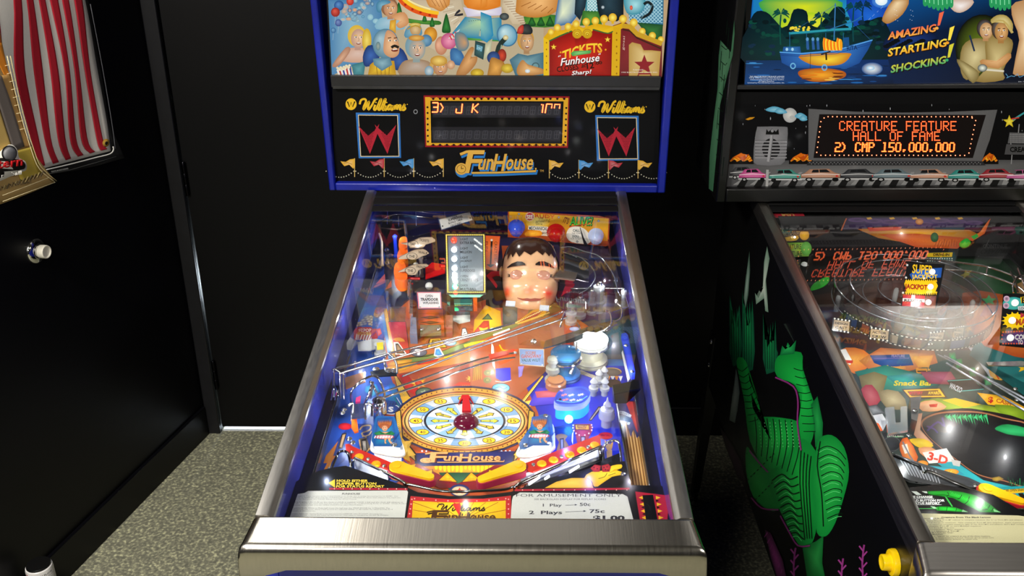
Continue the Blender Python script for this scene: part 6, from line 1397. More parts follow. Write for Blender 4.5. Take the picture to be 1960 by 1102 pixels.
# thin uprights and wires at the back left
for a, b in (((400, 125), (400, 255)), ((498, 190), (505, 275)), ((655, 130), (665, 265)), ((920, 130), (920, 225))):
    M().tube([bp((660+a[0]/4.79, 370+a[1]/4.79))+V3((0, -.012, 0)), bp((660+b[0]/4.79, 370+b[1]/4.79))+V3((0, -.02, 0))], .0007, 6).build('thin_upright', CHROME, rb)
wire('back_wire', [(330, 250, .06), (380, 220, .062), (495, 190, .066), (700, 215, .066), (840, 230, .06)], rb, r=.001)
wire('back_wire', [(410, 150, .07), (600, 158, .072), (850, 185, .07), (1060, 170, .068)], rb, r=.0008)
wire('back_rod', [(300, 310, .05), (480, 330, .05), (560, 300, .05)], rb, r=.0026, m=mat('dark rod', '4a3c38', .3, .8))
for q, t_ in (((312, 290), 90), ((553, 285), 90)): M().tube([H((q[0], q[1]), .055), H((q[0]+10, q[1]+t_), .04)], .004, 10).build('post', mat('brown post', '4a342e', .35, .3), rb)
wire('hanging_cord', [(315, 370, .045), (335, 440, .04), (340, 560, .03), (345, 660, .02)], rb, r=.0028, m=mat('pale cord', 'c8b49c', .5))
VIO = thin('violet clear plastic', 'd8d0f0', 2., .06, .1)
plate('purple_ramp', [(p.x, p.y) for p in cr([(560, 370, 0), (660, 320, 0), (790, 280, 0), (850, 270, 0), (860, 330, 0), (740, 370, 0), (640, 395, 0)], 3)], .036, .002, VIO, rb)
plate('dark_plastic', [(1000, 330), (1190, 300), (1180, 190), (1330, 190), (1420, 250), (1430, 330), (1320, 350), (1150, 360)], .034, .002, mat('dark violet plastic', '17122c', .2, coat=.5), rb)
for k in range(9): M().box((0, 0, 0), (.0012, .012, .02), 'ffffff', EX, EY, N, H((1200+k*24, 225+k*3), .045)).build('vent_fin', BLACKP, rb)
# ------------------------------------------------------------------ painted wooden doll's head
Z(900, 370, 4.79)
hc = H((552, 770), .035); ta = math.radians(32)
fw = V3((0, -math.cos(ta), math.sin(ta))); upv = V3((0, math.sin(ta), math.cos(ta))); rt = V3((1, 0, 0))
k_ = 1/4.79*(hc-CAMP).dot(CF)/FPX                      # metres per zoom pixel at the head
hd = M(); nu, nv = 40, 28; W_, H_, D_ = 258*k_, 355*k_, 210*k_
def bump(a, b, x, y, sx, sy): return math.exp(-(((a-x)/sx)**2+((b-y)/sy)**2))
def headpt(u, v):
    cu, su, cv, sv = math.cos(u), math.sin(u), math.cos(v), math.sin(v)
    e = .78; pw = lambda t, p: math.copysign(abs(t)**p, t)
    x = pw(su, e)*pw(cv, .62); y = pw(sv, .85); z = pw(cu, .9)*pw(cv, .62)
    wd = 1.0-.10*max(0, -y)**2
    a, b = x*W_*wd/k_, y*H_/k_
    f = z*D_
    if cu > 0:
        f += k_*(52*bump(a, b, -15, -125, 62, 46)+30*bump(a, b, -10, -70, 40, 60)+34*bump(a, b, 160, -150, 90, 80)+34*bump(a, b, -185, -140, 80, 80)-26*bump(a, b, 110, 10, 75, 50)-26*bump(a, b, -125, 10, 72, 50)+14*bump(a, b, 0, 70, 180, 40)+30*bump(a, b, -5, -300, 110, 60)-10*bump(a, b, -5, -225, 110, 22)+12*bump(a, b, -5, -200, 120, 14))
    return hc+rt*(x*W_*wd)+upv*(y*H_)+fw*f, a, b, cu
skin, red = lin('e0ae84'), lin('d83424')
vs = []; cs = []
for j in range(nv+1):
    v = -math.pi/2+math.pi*j/nv
    for i in range(nu):
        p, a, b, cu = headpt(2*math.pi*i/nu, v); vs.append(p)
        c = skin
        if cu > 0:
            t = max(bump(a, b, 160, -175, 46, 42), bump(a, b, -215, -160, 40, 42), 1.1*bump(a, b, -22, -155, 30, 22)); c = mix(skin, red, min(1, t*1.15))
        cs.append(c)
o = len(hd.v); hd.v += vs
for j in range(nv):
    for i in range(nu):
        f = (j*nu+i, j*nu+(i+1) % nu, (j+1)*nu+(i+1) % nu, (j+1)*nu+i); hd.f.append(f); hd.c.append(tuple(cs[x] for x in f))
DOLL = artmat('painted doll wood', .25, 0, 1., .6)
head = hd.build('doll_head', DOLL, rb, ang=180, label='painted wooden doll head with closed eyes')
def onface(a, b, off=0.):
    """point on the face at a right, b up, in zoom pixels"""
    y = max(-.999, min(.999, b/(H_/k_))); pw = lambda t, p: math.copysign(abs(t)**p, t)
    v = math.asin(pw(y, 1/.85)); wd = 1.0-.10*max(0, -y)**2
    x = a/(W_*wd/k_)/max(.05, math.cos(v)**.62); u = math.asin(pw(max(-.98, min(.98, x)), 1/.78))
    p = headpt(u, v)[0]; return p+fw*off
hair = M(); hv = []
HB = [(-1.0, 120), (-.92, 150), (-.8, 205), (-.72, 170), (-.62, 200), (-.55, 130), (-.45, 190), (-.38, 150), (-.3, 200), (-.2, 150), (-.1, 200), (0, 165), (.1, 205), (.22, 165), (.3, 200), (.4, 160), (.5, 190), (.6, 150), (.7, 180), (.8, 130), (.92, 140), (1., 60)]
nh = 9
for k, (a, b) in enumerate(HB):
    u = a*math.pi*.5
    for j in range(nh+1):
        y0 = b/(H_/k_); t = j/nh; v0 = math.asin(math.copysign(abs(y0)**(1/.85), y0)); v = v0+(math.pi/2-v0)*t
        p = headpt(u, v)[0]; hv.append(p+(p-hc).normalized()*.0022)
m_ = len(HB)
hair.add(hv, [(k*(nh+1)+j, (k+1)*(nh+1)+j, (k+1)*(nh+1)+j+1, k*(nh+1)+j+1) for k in range(m_-1) for j in range(nh)], '3a2018')
for s_ in (-1, 1):                                     # back and sides of the hair
    pass
bk = []
for k in range(13):
    u = math.pi/2+math.pi*k/12
    for j in range(nh+1):
        v = -.25+(math.pi/2+.25)*j/nh; p = headpt(u, v)[0]; bk.append(p+(p-hc).normalized()*.0022)
hair.add(bk, [(k*(nh+1)+j, (k+1)*(nh+1)+j, (k+1)*(nh+1)+j+1, k*(nh+1)+j+1) for k in range(12) for j in range(nh)], '3a2018')
hair.build('hair', mat('painted brown hair', '2e1a14', .22, coat=.5), head, ang=60)
for a, b in ((-117, -8), (110, -12)):
    M().ball(onface(a, b, .0005), 70*k_, fw, sx=1., sy=.72, sz=.40, X=rt, n=20).build('eyelid', mat('eyelid paint', 'c08a74', .2, coat=.6), head)
    s_ = -1 if a < 0 else 1
    for j in range(3): M().tube([onface(a+s_*62, b+4-j*5, .002), onface(a+s_*90, b+14-j*14, .004)], [.0011, .0004], 5).build('eyelash', BLACK, head)
def brow(P):
    L = [onface(a, b+4, .003) for a, b, w_ in P]; R = [onface(a, b-w_*1.5, .003) for a, b, w_ in P]; n = len(L); m = M()
    m.add(L+R, [(i, n+i, n+i+1, i+1) for i in range(n-1)]); m.add([p+fw*.0012 for p in L+R], [(i, n+i, n+i+1, i+1) for i in range(n-1)]); m.build('eyebrow', mat('brow paint', '22130e', .25, coat=.4), head)
brow([(-210, 66, 4), (-170, 92, 16), (-120, 108, 24), (-75, 104, 20), (-48, 84, 6)]); brow([(44, 84, 6), (75, 106, 20), (125, 110, 24), (175, 92, 16), (212, 64, 4)])
lp = M()
top = [onface(a, b, .003) for a, b in ((-120, -212), (-70, -222), (-30, -218), (0, -224), (40, -218), (85, -222), (130, -208))]; lo_ = [onface(a, b, .004) for a, b in ((-120, -216), (-70, -238), (-30, -244), (0, -246), (40, -244), (85, -238), (130, -212))]
lp.add(top+lo_, [(i, 7+i, 8+i, i+1) for i in range(6)]); lp.build('lips', mat('lip paint', '9a4a34', .25, coat=.5), head)
for s_, a in ((1, 262), (-1, -262)):
    p = hc+rt*(a*k_)+upv*(60*k_)+fw*(-.012)
    M().ball(p, 52*k_, rt*s_*.8+fw*.6, sx=.72, sy=1.05, sz=.42, X=fw-rt*s_*.6, n=16).build('ear', mat('doll skin paint', 'c8906a', .3, coat=.4), head)
# jaw lever and the steel trap beside the head
m = M(); a = H((800, 770), .05); m.prism([H((770, 775), .052), H((815, 712), .056), H((985, 740), .056), H((960, 800), .052)], N*.003); m.build('steel_flap', mat('grey steel', '8e8e90', .3, .9), rb, bevel=.001)
M().prism([H((765, 780), .050), H((958, 805), .050), H((940, 835), .034), H((850, 830), .034)], N*.002).build('steel_flap_front', mat('bright steel', 'd8d8d8', .2, 1.), rb)
M().prism([H((970, 780), .0), H((1000, 780), .0), H((1000, 800), .0), H((970, 800), .0)], N*.05).build('flap_bracket', mat('grey steel', '8e8e90', .3, .9), rb)
plate('red_arc', [(150, 760), (190, 725), (240, 718), (292, 728), (292, 760), (240, 755), (200, 775), (250, 850), (240, 870)], .03, .002, mat('red white plastic', 'c81428', .3, coat=.4), rb)
for x_, y_ in ((330, 990), (640, 1030)): M().prism([H((x_, y_), .03), H((x_+85, y_+6), .03), H((x_+80, y_+50), .022), H((x_-6, y_+44), .022)], N*.002).build('jaw_target', mat('pale jaw target', '9aa4b4', .3), rb)
plate('red_plastic', [(835, 950), (880, 830), (960, 835), (930, 900), (870, 920)], .022, .002, mat('dark red plastic', 'a01c34', .25, coat=.4), rb)
# clear ramp that swings round the right-hand corner
def wall(name, pts, h0, h1, m, parent, th=.0014):
    P = cr([V3((*p, 0)) for p in pts], 5, False); mm = M(); vs = []
    for p in P: vs += [H((p.x, p.y), h0), H((p.x, p.y), h0)+N*(h1-h0)]
    n = len(P); mm.add(vs, [(2*i, 2*i+2, 2*i+3, 2*i+1) for i in range(n-1)]); return mm.build(name, m, parent)
OUT_ = [(830, 500), (920, 490), (1040, 530), (1170, 570), (1250, 650), (1320, 760), (1350, 880), (1380, 940)]; INN = [(835, 640), (900, 580), (990, 580), (1080, 640), (1140, 720), (1140, 790), (1080, 870), (1000, 920)]
wall('clear_ramp_wall', OUT_, .030, .062, CLEAR, rb); wall('clear_ramp_wall', INN, .030, .056, CLEAR, rb)
P1 = cr([V3((*p, 0)) for p in OUT_], 4, False); P2 = cr([V3((*p, 0)) for p in INN], 4, False); m = M(); n = len(P1)
m.add([H((p.x, p.y), .030) for p in P1]+[H((p.x, p.y), .030) for p in P2], [(i, i+1, n+i+1, n+i) for i in range(n-1)]); m.build('clear_ramp_floor', thin('smoky clear plastic', 'dcdcea', 1.8, .05, .06), rb)
for P_, h in ((OUT_, .062), (INN, .056), ([(1150, 650), (1200, 700), (1225, 800), (1215, 900)], .05)): M().tube(cr([H(p, h) for p in P_], 5, False), .0011, 6).build('ramp_edge', CLEAR if h == .05 else mat('bright plastic edge', '8c8f96', .2, .7), rb)
m = M(); vs = []                                       # the dark chrome-like mouth of the ramp
for j in range(7):
    for i in range(9):
        a = math.pi*i/8; vs.append(H((850+j*38, 690+j*6), .028)+EX*(0)+EY*(math.cos(a)*.042)+N*(math.sin(a)*.034*(1-j*.05)))
m.add(vs, [(j*9+i, (j+1)*9+i, (j+1)*9+i+1, j*9+i+1) for j in range(6) for i in range(8)]); m.build('ramp_hood', mat('dark chrome plastic', '5c5c64', .12, .85), rb)
plate('right_ramp_plate', [(920, 870), (1410, 870), (1450, 1040), (1300, 1090), (890, 1080)], .050, .0016, CLEAR, rb)
wire('plate_edge', [(920, 870, .052), (1410, 870, .052), (1450, 1040, .052), (1300, 1090, .052)], rb, r=.0009, sm=0)
Z(900, 560, 5.008)
CLP = milky('clear post plastic', 'd4d8d8', .62, .1)
for x, y, h1, r in ((965, 290, .045, .010), (1050, 230, .042, .011), (1160, 200, .050, .0085), (1225, 175, .058, .012), (1460, 230, .06, .006)):
    p = M().lathe(H((x, y), .0), N, [(r*1.15, 0), (r*1.15, .006), (r*.8, .008), (r*.8, .016), (r*1.1, .018), (r*1.1, .023), (r*.75, .025), (r*.75, h1-.010), (r*.95, h1-.008), (r*.95, h1-.003), (r*.5, h1)], 16).build('clear_post', CLP, rb)
    M().ball(H((x, y), 0)+N*h1, r*.5, N, half=True).build('post_nut', SCREW, p)
# long rails of the two wire ramps running across to the left
CH = dict(r=.0019, m=CHROME)
Z()
CE = mat('bright plastic edge', '8c8f96', .2, .7)
wire('ramp_rail', [(760, 705, .042), (860, 678, .048), (1000, 627, .056), (1092, 592, .06)], rb, r=.0016, m=CE, sm=3)
wire('ramp_rail', [(770, 720, .042), (905, 668, .048), (1010, 633, .054), (1086, 607, .058)], rb, r=.0016, m=CE, sm=3)
wire('ramp_rail', [(722, 754, .046), (800, 727, .05), (920, 687, .055), (988, 675, .058)], rb, **CH); wire('ramp_rail', [(736, 760, .046), (830, 728, .05), (930, 694, .055), (986, 684, .058)], rb, **CH)
wire('ramp_rail', [(645, 704, .062), (700, 690, .062), (741, 677, .06), (900, 640, .055), (985, 618, .05)], rb, **CH); wire('ramp_rail', [(655, 713, .058), (740, 690, .056), (860, 655, .052), (960, 628, .05)], rb, **CH)
plate('rail_tip', [(935, 681), (984, 670), (986, 676), (938, 689)], .056, .003, mat('red rubber sleeve', 'd83818', .35), rb)
dome('rail_end_cap', (986, 675), 3.4, .058, WHITEP, rb, .9)
plate('steel_ramp', [(1040, 668), (1044, 654), (1130, 626), (1176, 614), (1182, 622), (1110, 650)], .050, .0025, mat('bright steel', 'd8d8d8', .2, 1.), rb)
plate('steel_ramp_slot', [(1060, 661), (1120, 637), (1150, 628), (1152, 632), (1100, 654)], .0526, .0004, BLACKP, rb)
wire('wire_loop', [(1148, 634, .055), (1162, 628, .062), (1170, 617, .068), (1168, 600, .072), (1160, 594, .072)], rb, r=.0016); wire('wire_loop', [(1180, 578, .07), (1190, 590, .066), (1188, 608, .06), (1175, 616, .055)], rb, r=.0016); wire('wire_loop', [(1150, 632, .05), (1162, 632, .05), (1171, 626, .05), (1160, 622, .05)], rb, r=.0014)
wire('wire_hook', [(1068, 602, .06), (1080, 596, .066), (1075, 612, .06), (1072, 626, .05)], rb, r=.0018); wire('wire_hook', [(1105, 618, .05), (1110, 630, .05), (1104, 640, .045), (1098, 648, .04)], rb, r=.0016); wire('wire_hook', [(1113, 573, .07), (1120, 576, .07), (1122, 590, .06)], rb, r=.0014)
# ------------------------------------------------------------------ wire basket at the left end of the ramps
Z(600, 560, 5.01)
for P_ in ([(195, 1000, .02), (192, 760, .06), (205, 738, .064), (400, 680, .064), (690, 592, .062), (720, 590, .06), (770, 630, .055), (800, 700, .05), (800, 770, .045)],
           [(262, 1010, .02), (252, 800, .058), (265, 772, .062), (500, 700, .06), (690, 648, .058)], [(292, 1020, .02), (282, 800, .055), (300, 778, .058)],
           [(690, 740, .04), (680, 660, .05), (690, 612, .058), (715, 592, .06)], [(205, 738, .064), (260, 772, .062)], [(195, 900, .045), (215, 930, .03), (240, 990, .02)],
           [(370, 1102, .012), (360, 960, .05), (400, 900, .06), (470, 840, .064), (560, 800, .066), (620, 820, .062), (660, 900, .05), (680, 980, .03), (660, 1040, .02)],
           [(545, 1010, .03), (560, 900, .055), (545, 850, .06), (590, 930, .05), (615, 1000, .035), (600, 1080, .02)], [(480, 1090, .02), (520, 1000, .05), (545, 930, .06), (570, 860, .062)], [(400, 665, .064), (398, 720, .05)]):
    wire('basket_wire', P_, rb, r=.0021, m=CHROME, sm=4)
plate('basket_floor', [(300, 820), (500, 760), (500, 860), (310, 930)], .035, .0012, mat('copper tint steel', 'a8785c', .3, .7), rb)
m = M(); m.prism([H((220, 950), .004), H((330, 950), .004), H((330, 965), .004), H((220, 965), .004)], N*.04); m.build('blue_lane_block', milky('pale blue plastic', '7a8ae0', .35, .15), rb)
for x in (170, 205): M().tube([H((x, 1030), .02), H((x+14, 930), .035)], .0016, 6).build('bracket_wire', CHROME, rb)
plate('gate_bracket', [(545, 770), (700, 740), (800, 745), (800, 800), (640, 810), (560, 800)], .030, .003, BLACKP, rb)
for q in ((600, 735), (720, 748), (770, 748)): screw(q, .036, rb, .006)
plate('pink_target', [(410, 1020), (455, 1000), (450, 1060), (405, 1065)], .02, .003, mat('pink plastic', 'e03a80', .3), rb)
# clear lane wall and red plastics along the left side
wall('clear_lane_wall', [(700, 20), (560, 200), (470, 420), (420, 560), (340, 700)], .002, .05, CLEAR, rb); wall('clear_lane_wall', [(760, 60), (640, 260), (590, 420), (570, 660)], .002, .045, CLEAR, rb)
plate('white_plastic', [(420, 480), (600, 450), (690, 470), (680, 520), (540, 560), (430, 560)], .012, .002, WHITEP, rb)
lm = M().lathe(H((640, 590), 0), N, [(.011, 0), (.011, .004), (.008, .006), (.008, .020), (.010, .023), (.006, .026)], 16).build('lane_post', WHITEP, rb)
plate('yellow_target', [(608, 490), (668, 485), (672, 545), (610, 550)], .028, .0025, mat('yellow target', 'd8c018', .3), rb)
wall('clear_center_wall', [(725, 60), (735, 280), (730, 290)], .004, .05, CLEAR, rb)
plate('clear_flap', [(735, 140), (890, 140), (880, 278), (735, 278)], .040, .0012, thin('mauve clear', 'dccdd8', 2., .1, .15), rb)
m = M(); m.prism([H((940, 330), 0), H((990, 330), 0), H((1000, 490), 0), H((930, 490), 0)], N*.022); m.build('drop_target', mat('grey blue target', '6a7088', .35), rb)
m = M(); m.prism([H((1270, 300), 0), H((1340, 300), 0), H((1335, 430), 0), H((1275, 430), 0)], N*.02); m.build('drop_target', mat('brown target', '8a4a38', .35), rb)
m = M(); m.prism([H((1025, 335), .01), H((1225, 335), .01), H((1225, 410), .01), H((1025, 420), .01)], N*.006); m.build('trapdoor_flap', mat('smoky flap', '786a50', .25, .3), rb)
for q in ((1040, 352), (1200, 352)): screw(q, .017, rb, .0042)
for x, y0, y1 in ((905, -60, 60), (930, 30, 330), (1285, 40, 260), (700, 0, 110)): M().prism([H((x, y1), .0), H((x+30, y1), .0), H((x+34, y0), .0), H((x+4, y0), .0)], N*.03).build('steel_bracket', mat('guide steel bright', 'd8dade', .16, 1.), rb)
plate('smoky_hood', [(1345, 60), (1520, 60), (1525, 180), (1355, 180)], .032, .0015, thin('smoky sheet', '78808a', 2., .08, .15), rb)
for x in (1535,): M().prism([H((x, 180), 0), H((x+36, 180), 0), H((x+36, 40), 0), H((x, 40), 0)], N*.03).build('orange_post', ORANGEP, rb)
# ------------------------------------------------------------------ right side: sign, bumpers, posts
Z(900, 560, 5.008)
board('gangway_sign', [(468, 532), (708, 540), (712, 710), (474, 690)], (590, 700), .034, 22, 'c8b090', lambda A: (A.poly([(474, 540), (702, 548), (706, 702), (480, 683)], '7a94bc', '90a8c8'), A.text('SCORE', 530, 562, 100, 28, 'b06a48', bold=.02), A.text('GANGWAY', 488, 592, 196, 34, 'b85c48', bold=.03), A.text('VALUE W/LIT', 492, 632, 180, 28, '2a5a58', bold=.02), A.dots([(493, 680), (692, 692)], 8, 'c8ccd0')), rb)
plate('clear_sign_shelf', [(470, 500), (570, 450), (750, 470), (710, 525)], .050, .0014, thin('amber clear', 'f4e6d8', 1.6, .06, .05), rb)
dome('sign_knob', (607, 475), 32, .050, SCREW, rb, 1.2)
def bumper(q, r, base, skirt, body, cap, lit=0.):
    c = H(q, 0)
    b = M().lathe(c, N, [(r*1.05, 0), (r*1.05, .003), (r*.98, .005)], 28).build('jet_bumper', base, rb)
    M().lathe(c, N, [(r*.98, .005), (r*1.02, .008), (r*.80, .012)], 28).build('skirt', skirt, b)
    M().lathe(c, N, [(r*.74, .012), (r*.74, .040), (r*.8, .042)], 28).build('bumper_body', body, b)
    M().tube([c+N*.037+(EX*math.cos(a)+EY*math.sin(a))*r for a in [2*math.pi*i/28 for i in range(28)]], .0022, 8, True).build('bumper_ring', CHROME, b)
    if lit: M().lathe(c, N, [(r*1.25, .0405), (r*1.27, .0415), (r*1.2, .042), (r*.3, .042)], 32).build('clear_disc', CLEAR, b)
    M().lathe(c, N, [(r*.80, .042), (r*1.0, .044), (r*1.02, .048), (r*.9, .051), (r*.3, .054)], 28).build('cap', cap, b)
    return b
R1 = .0225*1.45
bumper((1150, 660), .030, mat('cream base', 'd8d4b8', .4), mat('cream skirt', 'e8e4cc', .4), milky('cream body', 'ece8cc', .2, .2, .35), milky('white lit cap', 'ffffff', .25, .1, 2.2), 1)
bumper((910, 800), .026, mat('blue base', '1c4a90', .4), mat('blue skirt', '2a68b0', .3), milky('teal body', '3a88b8', .3, .15, .15), milky('blue smoky cap', '3a78a8', .45, .1, .05))
p = M().lathe(H((790, 850), 0), N, [(.014, 0), (.014, .006), (.009, .008), (.009, .020), (.0125, .022), (.0125, .030), (.008, .032), (.008, .040), (.0105, .042), (.0095, .048), (.003, .052)], 18).build('stacked_post', milky('white post plastic', 'b8b8ac', .35, .15), rb)
M().tube([H((960, 780), .02), H((1005, 640), .04), H((1022, 470), .06)], [.0035, .0026, .001], 8).build('steel_spike', mat('grey steel', '8e8e90', .3, .9), rb)
lg = M().lathe(H((820, 900), 0), N, [(.018, 0), (.018, .010), (.014, .012), (.014, .016)], 18).build('pop_base', milky('amber base', 'c8875c', .3, .2), rb)
for x, y in ((1230, 900), (1280, 870), (1180, 980), (1285, 980)):
    M().lathe(H((x, y), 0), N, [(.0055, 0), (.0055, .010), (.0085, .011), (.0085, .016), (.005, .017), (.0045, .024), (.0068, .027), (.0045, .031), (.001, .036)], 12).build('star_post', WHITEP, rb)
# long blue plastic on the right wall
artplate('blue_side_plastic', [(1445, 440), (1450, 410), (1490, 402), (1510, 420), (1580, 770), (1575, 830), (1540, 835), (1528, 800)], .045, .004, '1a2cb0', lambda A: (A.poly([(1450, 440), (1460, 412), (1500, 416), (1575, 770), (1540, 800)], '2238c8', '3450e0')), rb)
for q in ((1495, 508), (1553, 758)): dome('chrome_nut', q, 22, .049, SCREW, rb, .8)
plate('white_side_plastic', [(1450, 580), (1462, 560), (1530, 830), (1510, 860)], .035, .002, WHITEP, rb)
# black steel bracket beside the plunger lane
m = M(); m.prism([H((1362, 900), .060), H((1610, 850), .060), H((1635, 930), .060), H((1378, 980), .060)], N*.003)
m.prism([H((1362, 900), .060), H((1378, 980), .060), H((1385, 1062), .030), H((1368, 1050), .030)], EX*.0015); m.prism([H((1378, 980), .060), H((1635, 930), .060), H((1500, 1060), .030), H((1385, 1062), .030)], EY*.0015)
m.build('black_bracket', mat('black steel bracket', '141416', .3, .4), rb, bevel=.0008)
# long lit bumper block under a starry plastic
Z(900, 740, 4.2375)
def stars(A):
    A.poly([(745, 30), (900, 10), (960, 50), (955, 80), (900, 130), (730, 135), (690, 110), (700, 80)], '1434c0', '3a78f0', sm=2)
    for k in range(13): A.star(740+(k*67 % 190), 30+(k*41 % 84), 20, 'e8e4f0' if k % 3 else 'f08aa0', 5, .45, ry=.6, rot=k*20); 
    A.ell(730, 102, 12, 9, '06082a'); A.line([(700, 110), (800, 126), (880, 118), (950, 74)], 7, '60b8ff', 2)
bl = artplate('lit_block', [(p.x, p.y) for p in cr([(745, 26, 0), (910, 4, 0), (966, 40, 0), (964, 80, 0), (900, 134, 0), (730, 142, 0), (684, 115, 0), (695, 75, 0)], 3)], .040, .002, '2050d8', stars, rb)
rim = [(p.x, p.y) for p in cr([(740, 60, 0), (915, 35, 0), (972, 70, 0), (960, 115, 0), (890, 165, 0), (730, 172, 0), (680, 150, 0), (690, 105, 0)], 3)]
M().prism([H((x, y+22), .026) for x, y in rim], N*.008).build('white_rim', milky('blue white rim', 'a8b4f8', .25, .25, .35), bl, bevel=.003)
M().prism([H((825+(x-825)*.92, 208+(y-105)*.86), .002) for x, y in rim], N*.024).build('clear_body', milky('cyan lit body', '28b8f8', .45, .1, .9), bl, bevel=.003)
M().ball(H((800, 262), .012), .007, N).build('bulb', mat('cyan bulb', '60f0ff', .3, emit=8), bl)
# spired white post and screws
p = M().lathe(H((1103, 315), 0), N, [(.0085, 0), (.0085, .016), (.013, .017), (.0135, .022), (.012, .026), (.0125, .029), (.0105, .033), (.0035, .034), (.0035, .038), (.0065, .041), (.005, .045), (.0022, .048), (.0008, .056)], 18).build('spired_post', milky('white spire plastic', 'b8b8c8', .3, .15), rb)
for q in ((612, 238), (450, 478), (1240, 712)): screw(q, .037, rb, .004)
Z(560, 740, 4.239)
for q in ((826, 475), (460, 425), (487, 455), (418, 190), (405, 215)): screw(q, .036 if q[0] == 826 else .026, rb, .0046)
lp_ = M().lathe(H((712, 240), 0), N, [(.012, 0), (.012, .026), (.009, .030), (.011, .033), (.004, .038)], 16).build('chrome_post', CHROME, rb)
plate('orange_lane_flag', [(480, 278), (522, 272), (536, 370), (505, 380), (478, 340)], .022, .003, ORANGEP, rb)
m = M(); m.prism([H((470, 270), .03), H((590, 255), .03), H((585, 140), .03), H((468, 150), .03)], N*.0015); m.build('clear_hood', thin('frosted clear', 'c8d0dc', 2.2, .15, .25), rb)
wire('hood_wire', [(478, 280, .02), (490, 140, .04), (455, 155, .04)], rb, r=.0024); wire('hood_wire', [(595, 265, .02), (590, 150, .04), (640, 150, .04), (645, 240, .03)], rb, r=.0024)
dm = M().ball(H((1407, 290), .002), .0165*1.25, N, half=True, sz=.55, n=22).build('clock_dome', milky('ruby lens', '5a0c26', .1, .12), rb)
m = M(); m.prism([H((1375, 210), .003), H((1450, 210), .003), H((1432, 100), .003), H((1470, 150), .003), H((1430, 80), .003), H((1375, 80), .003), H((1345, 150), .003), H((1380, 110), .003)], N*.004); m.build('clock_hand', milky('red hand', 'b81820', .1, .2, .04), rb)
Z(900, 740, 4.2375)
for a, b in (((470, 790), (560, 730)), ((600, 748), (640, 720)), ((800, 690), (880, 640))): M().prism([H(a, .016), H(b, .016), H((b[0]+6, b[1]+12), .016), H((a[0]+6, a[1]+12), .016)], N*.002).build('lane_lamp', mat('white lane lamp', 'ffffff', .3, emit=2.5), rb)
# lamps
Z()
for x, y, h, pw, c in ((745, 905, .018, .22, (1, 1, 1)), (1022, 880, .018, .26, (.95, .97, 1)), (890, 925, .05, .14, (1, .95, .9)), (800, 770, .07, .24, (1, .96, .92)), (985, 770, .07, .25, (1, .92, .86)), (890, 700, .075, .3, (1, .9, .82)),
                       (700, 690, .05, .40, (.85, .9, 1)), (655, 790, .04, .22, (.8, .86, 1)), (740, 560, .06, .40, (1, .96, .94)), (1130, 640, .062, .5, (1, 1, .95)), (850, 620, .06, .36, (1, .92, .84)), (960, 640, .065, .34, (1, .88, .78)),
                       (1090, 690, .06, .30, (.9, .95, 1)), (1085, 815, .05, .30, (.15, .3, 1)), (1130, 860, .06, .18, (.25, .3, 1)), (1150, 760, .05, .22, (.5, .6, 1)), (1150, 540, .06, .26, (.85, .88, 1)), (800, 470, .06, .20, (.9, .9, 1)),
                       (1010, 425, .05, .10, (1, .85, .6)), (620, 880, .05, .10, (.6, .7, 1)), (940, 590, .07, .26, (1, .92, .85)), (1095, 908, .014, .12, (.2, .2, 1)), (1110, 902, .022, .30, (1, 1, 1)), (1050, 922, .022, .26, (1, 1, 1)), (1150, 888, .024, .24, (1, 1, 1)), (712, 912, .022, .22, (1, 1, 1)), (680, 610, .06, .22, (.85, .88, 1)), (1210, 860, .06, .12, (.9, .85, 1)), (755, 450, .06, .3, (.8, .85, 1)), (1160, 480, .065, .34, (.85, .88, 1)), (1180, 560, .06, .3, (.85, .88, 1)), (1100, 590, .06, .25, (1, .95, .95)), (720, 510, .06, .3, (.85, .9, 1)), (1200, 700, .06, .25, (.8, .85, 1)), (1020, 470, .075, .2, (1, .95, .9)), (900, 560, .075, .25, (1, .95, .9))):  # low white lamps by the lane guides are added to brighten their sides
    lampat((x, y), h, pw, c)
# ------------------------------------------------------------------ black machine: printed playfield
rb_, rb = rb, rk
Z()
A = pfbase(.847, 'black', '141210')
A.poly([(1500, 620), (1960, 500), (1960, 1040), (1740, 1040)], '1c2420', '3a5048', (1760, 760))
A.tf(1420, 380, 3.444)
A.gq([(330, 380), (1860, 380), (1860, 200), (240, 200)], ['141210', '141210', '0c0a10', '0c0a10'])
A.poly([(450, 640), (1000, 560), (1600, 640), (1800, 900), (1500, 1000), (700, 1000)], '3a2820', '6a4a34', (1100, 760))
A.poly([(1580, 780), (1640, 850), (1620, 960), (1860, 1000), (1860, 760)], 'a8481c', 'f08838', (1680, 880)); A.poly([(1580, 880), (1660, 860), (1700, 920), (1640, 960)], 'f8b888', 'fce0c8', sm=3)
A.tf(1560, 640, 2.385)
A.poly([(90, 100), (140, 60), (220, 70), (260, 120), (200, 180), (150, 160)], 'd8701c', 'f0a048', sm=2); A.poly([(115, 70), (140, 66), (170, 120), (160, 140), (120, 110)], 'f0ece4'); A.poly([(120, 116), (175, 118), (170, 132), (128, 130)], 'c81c28')
A.poly([(200, 120), (300, 60), (440, 70), (540, 60), (560, 130), (420, 170), (260, 170)], 'b8642c', 'e0a060', (380, 110))
A.poly([(250, 95), (430, 90), (450, 140), (320, 150), (270, 130)], '1a3a78', '2a5aa0'); A.text('FEATURE', 350, 92, 60, 12, 'c8b0d8'); A.line([(270, 110), (430, 108)], 2, '8a6ab8')
A.text('Concession', 322, 140, 90, 18, 'e8a83c', bold=.02); A.text('Snack', 460, 152, 70, 14, 'e8a83c', bold=.02)
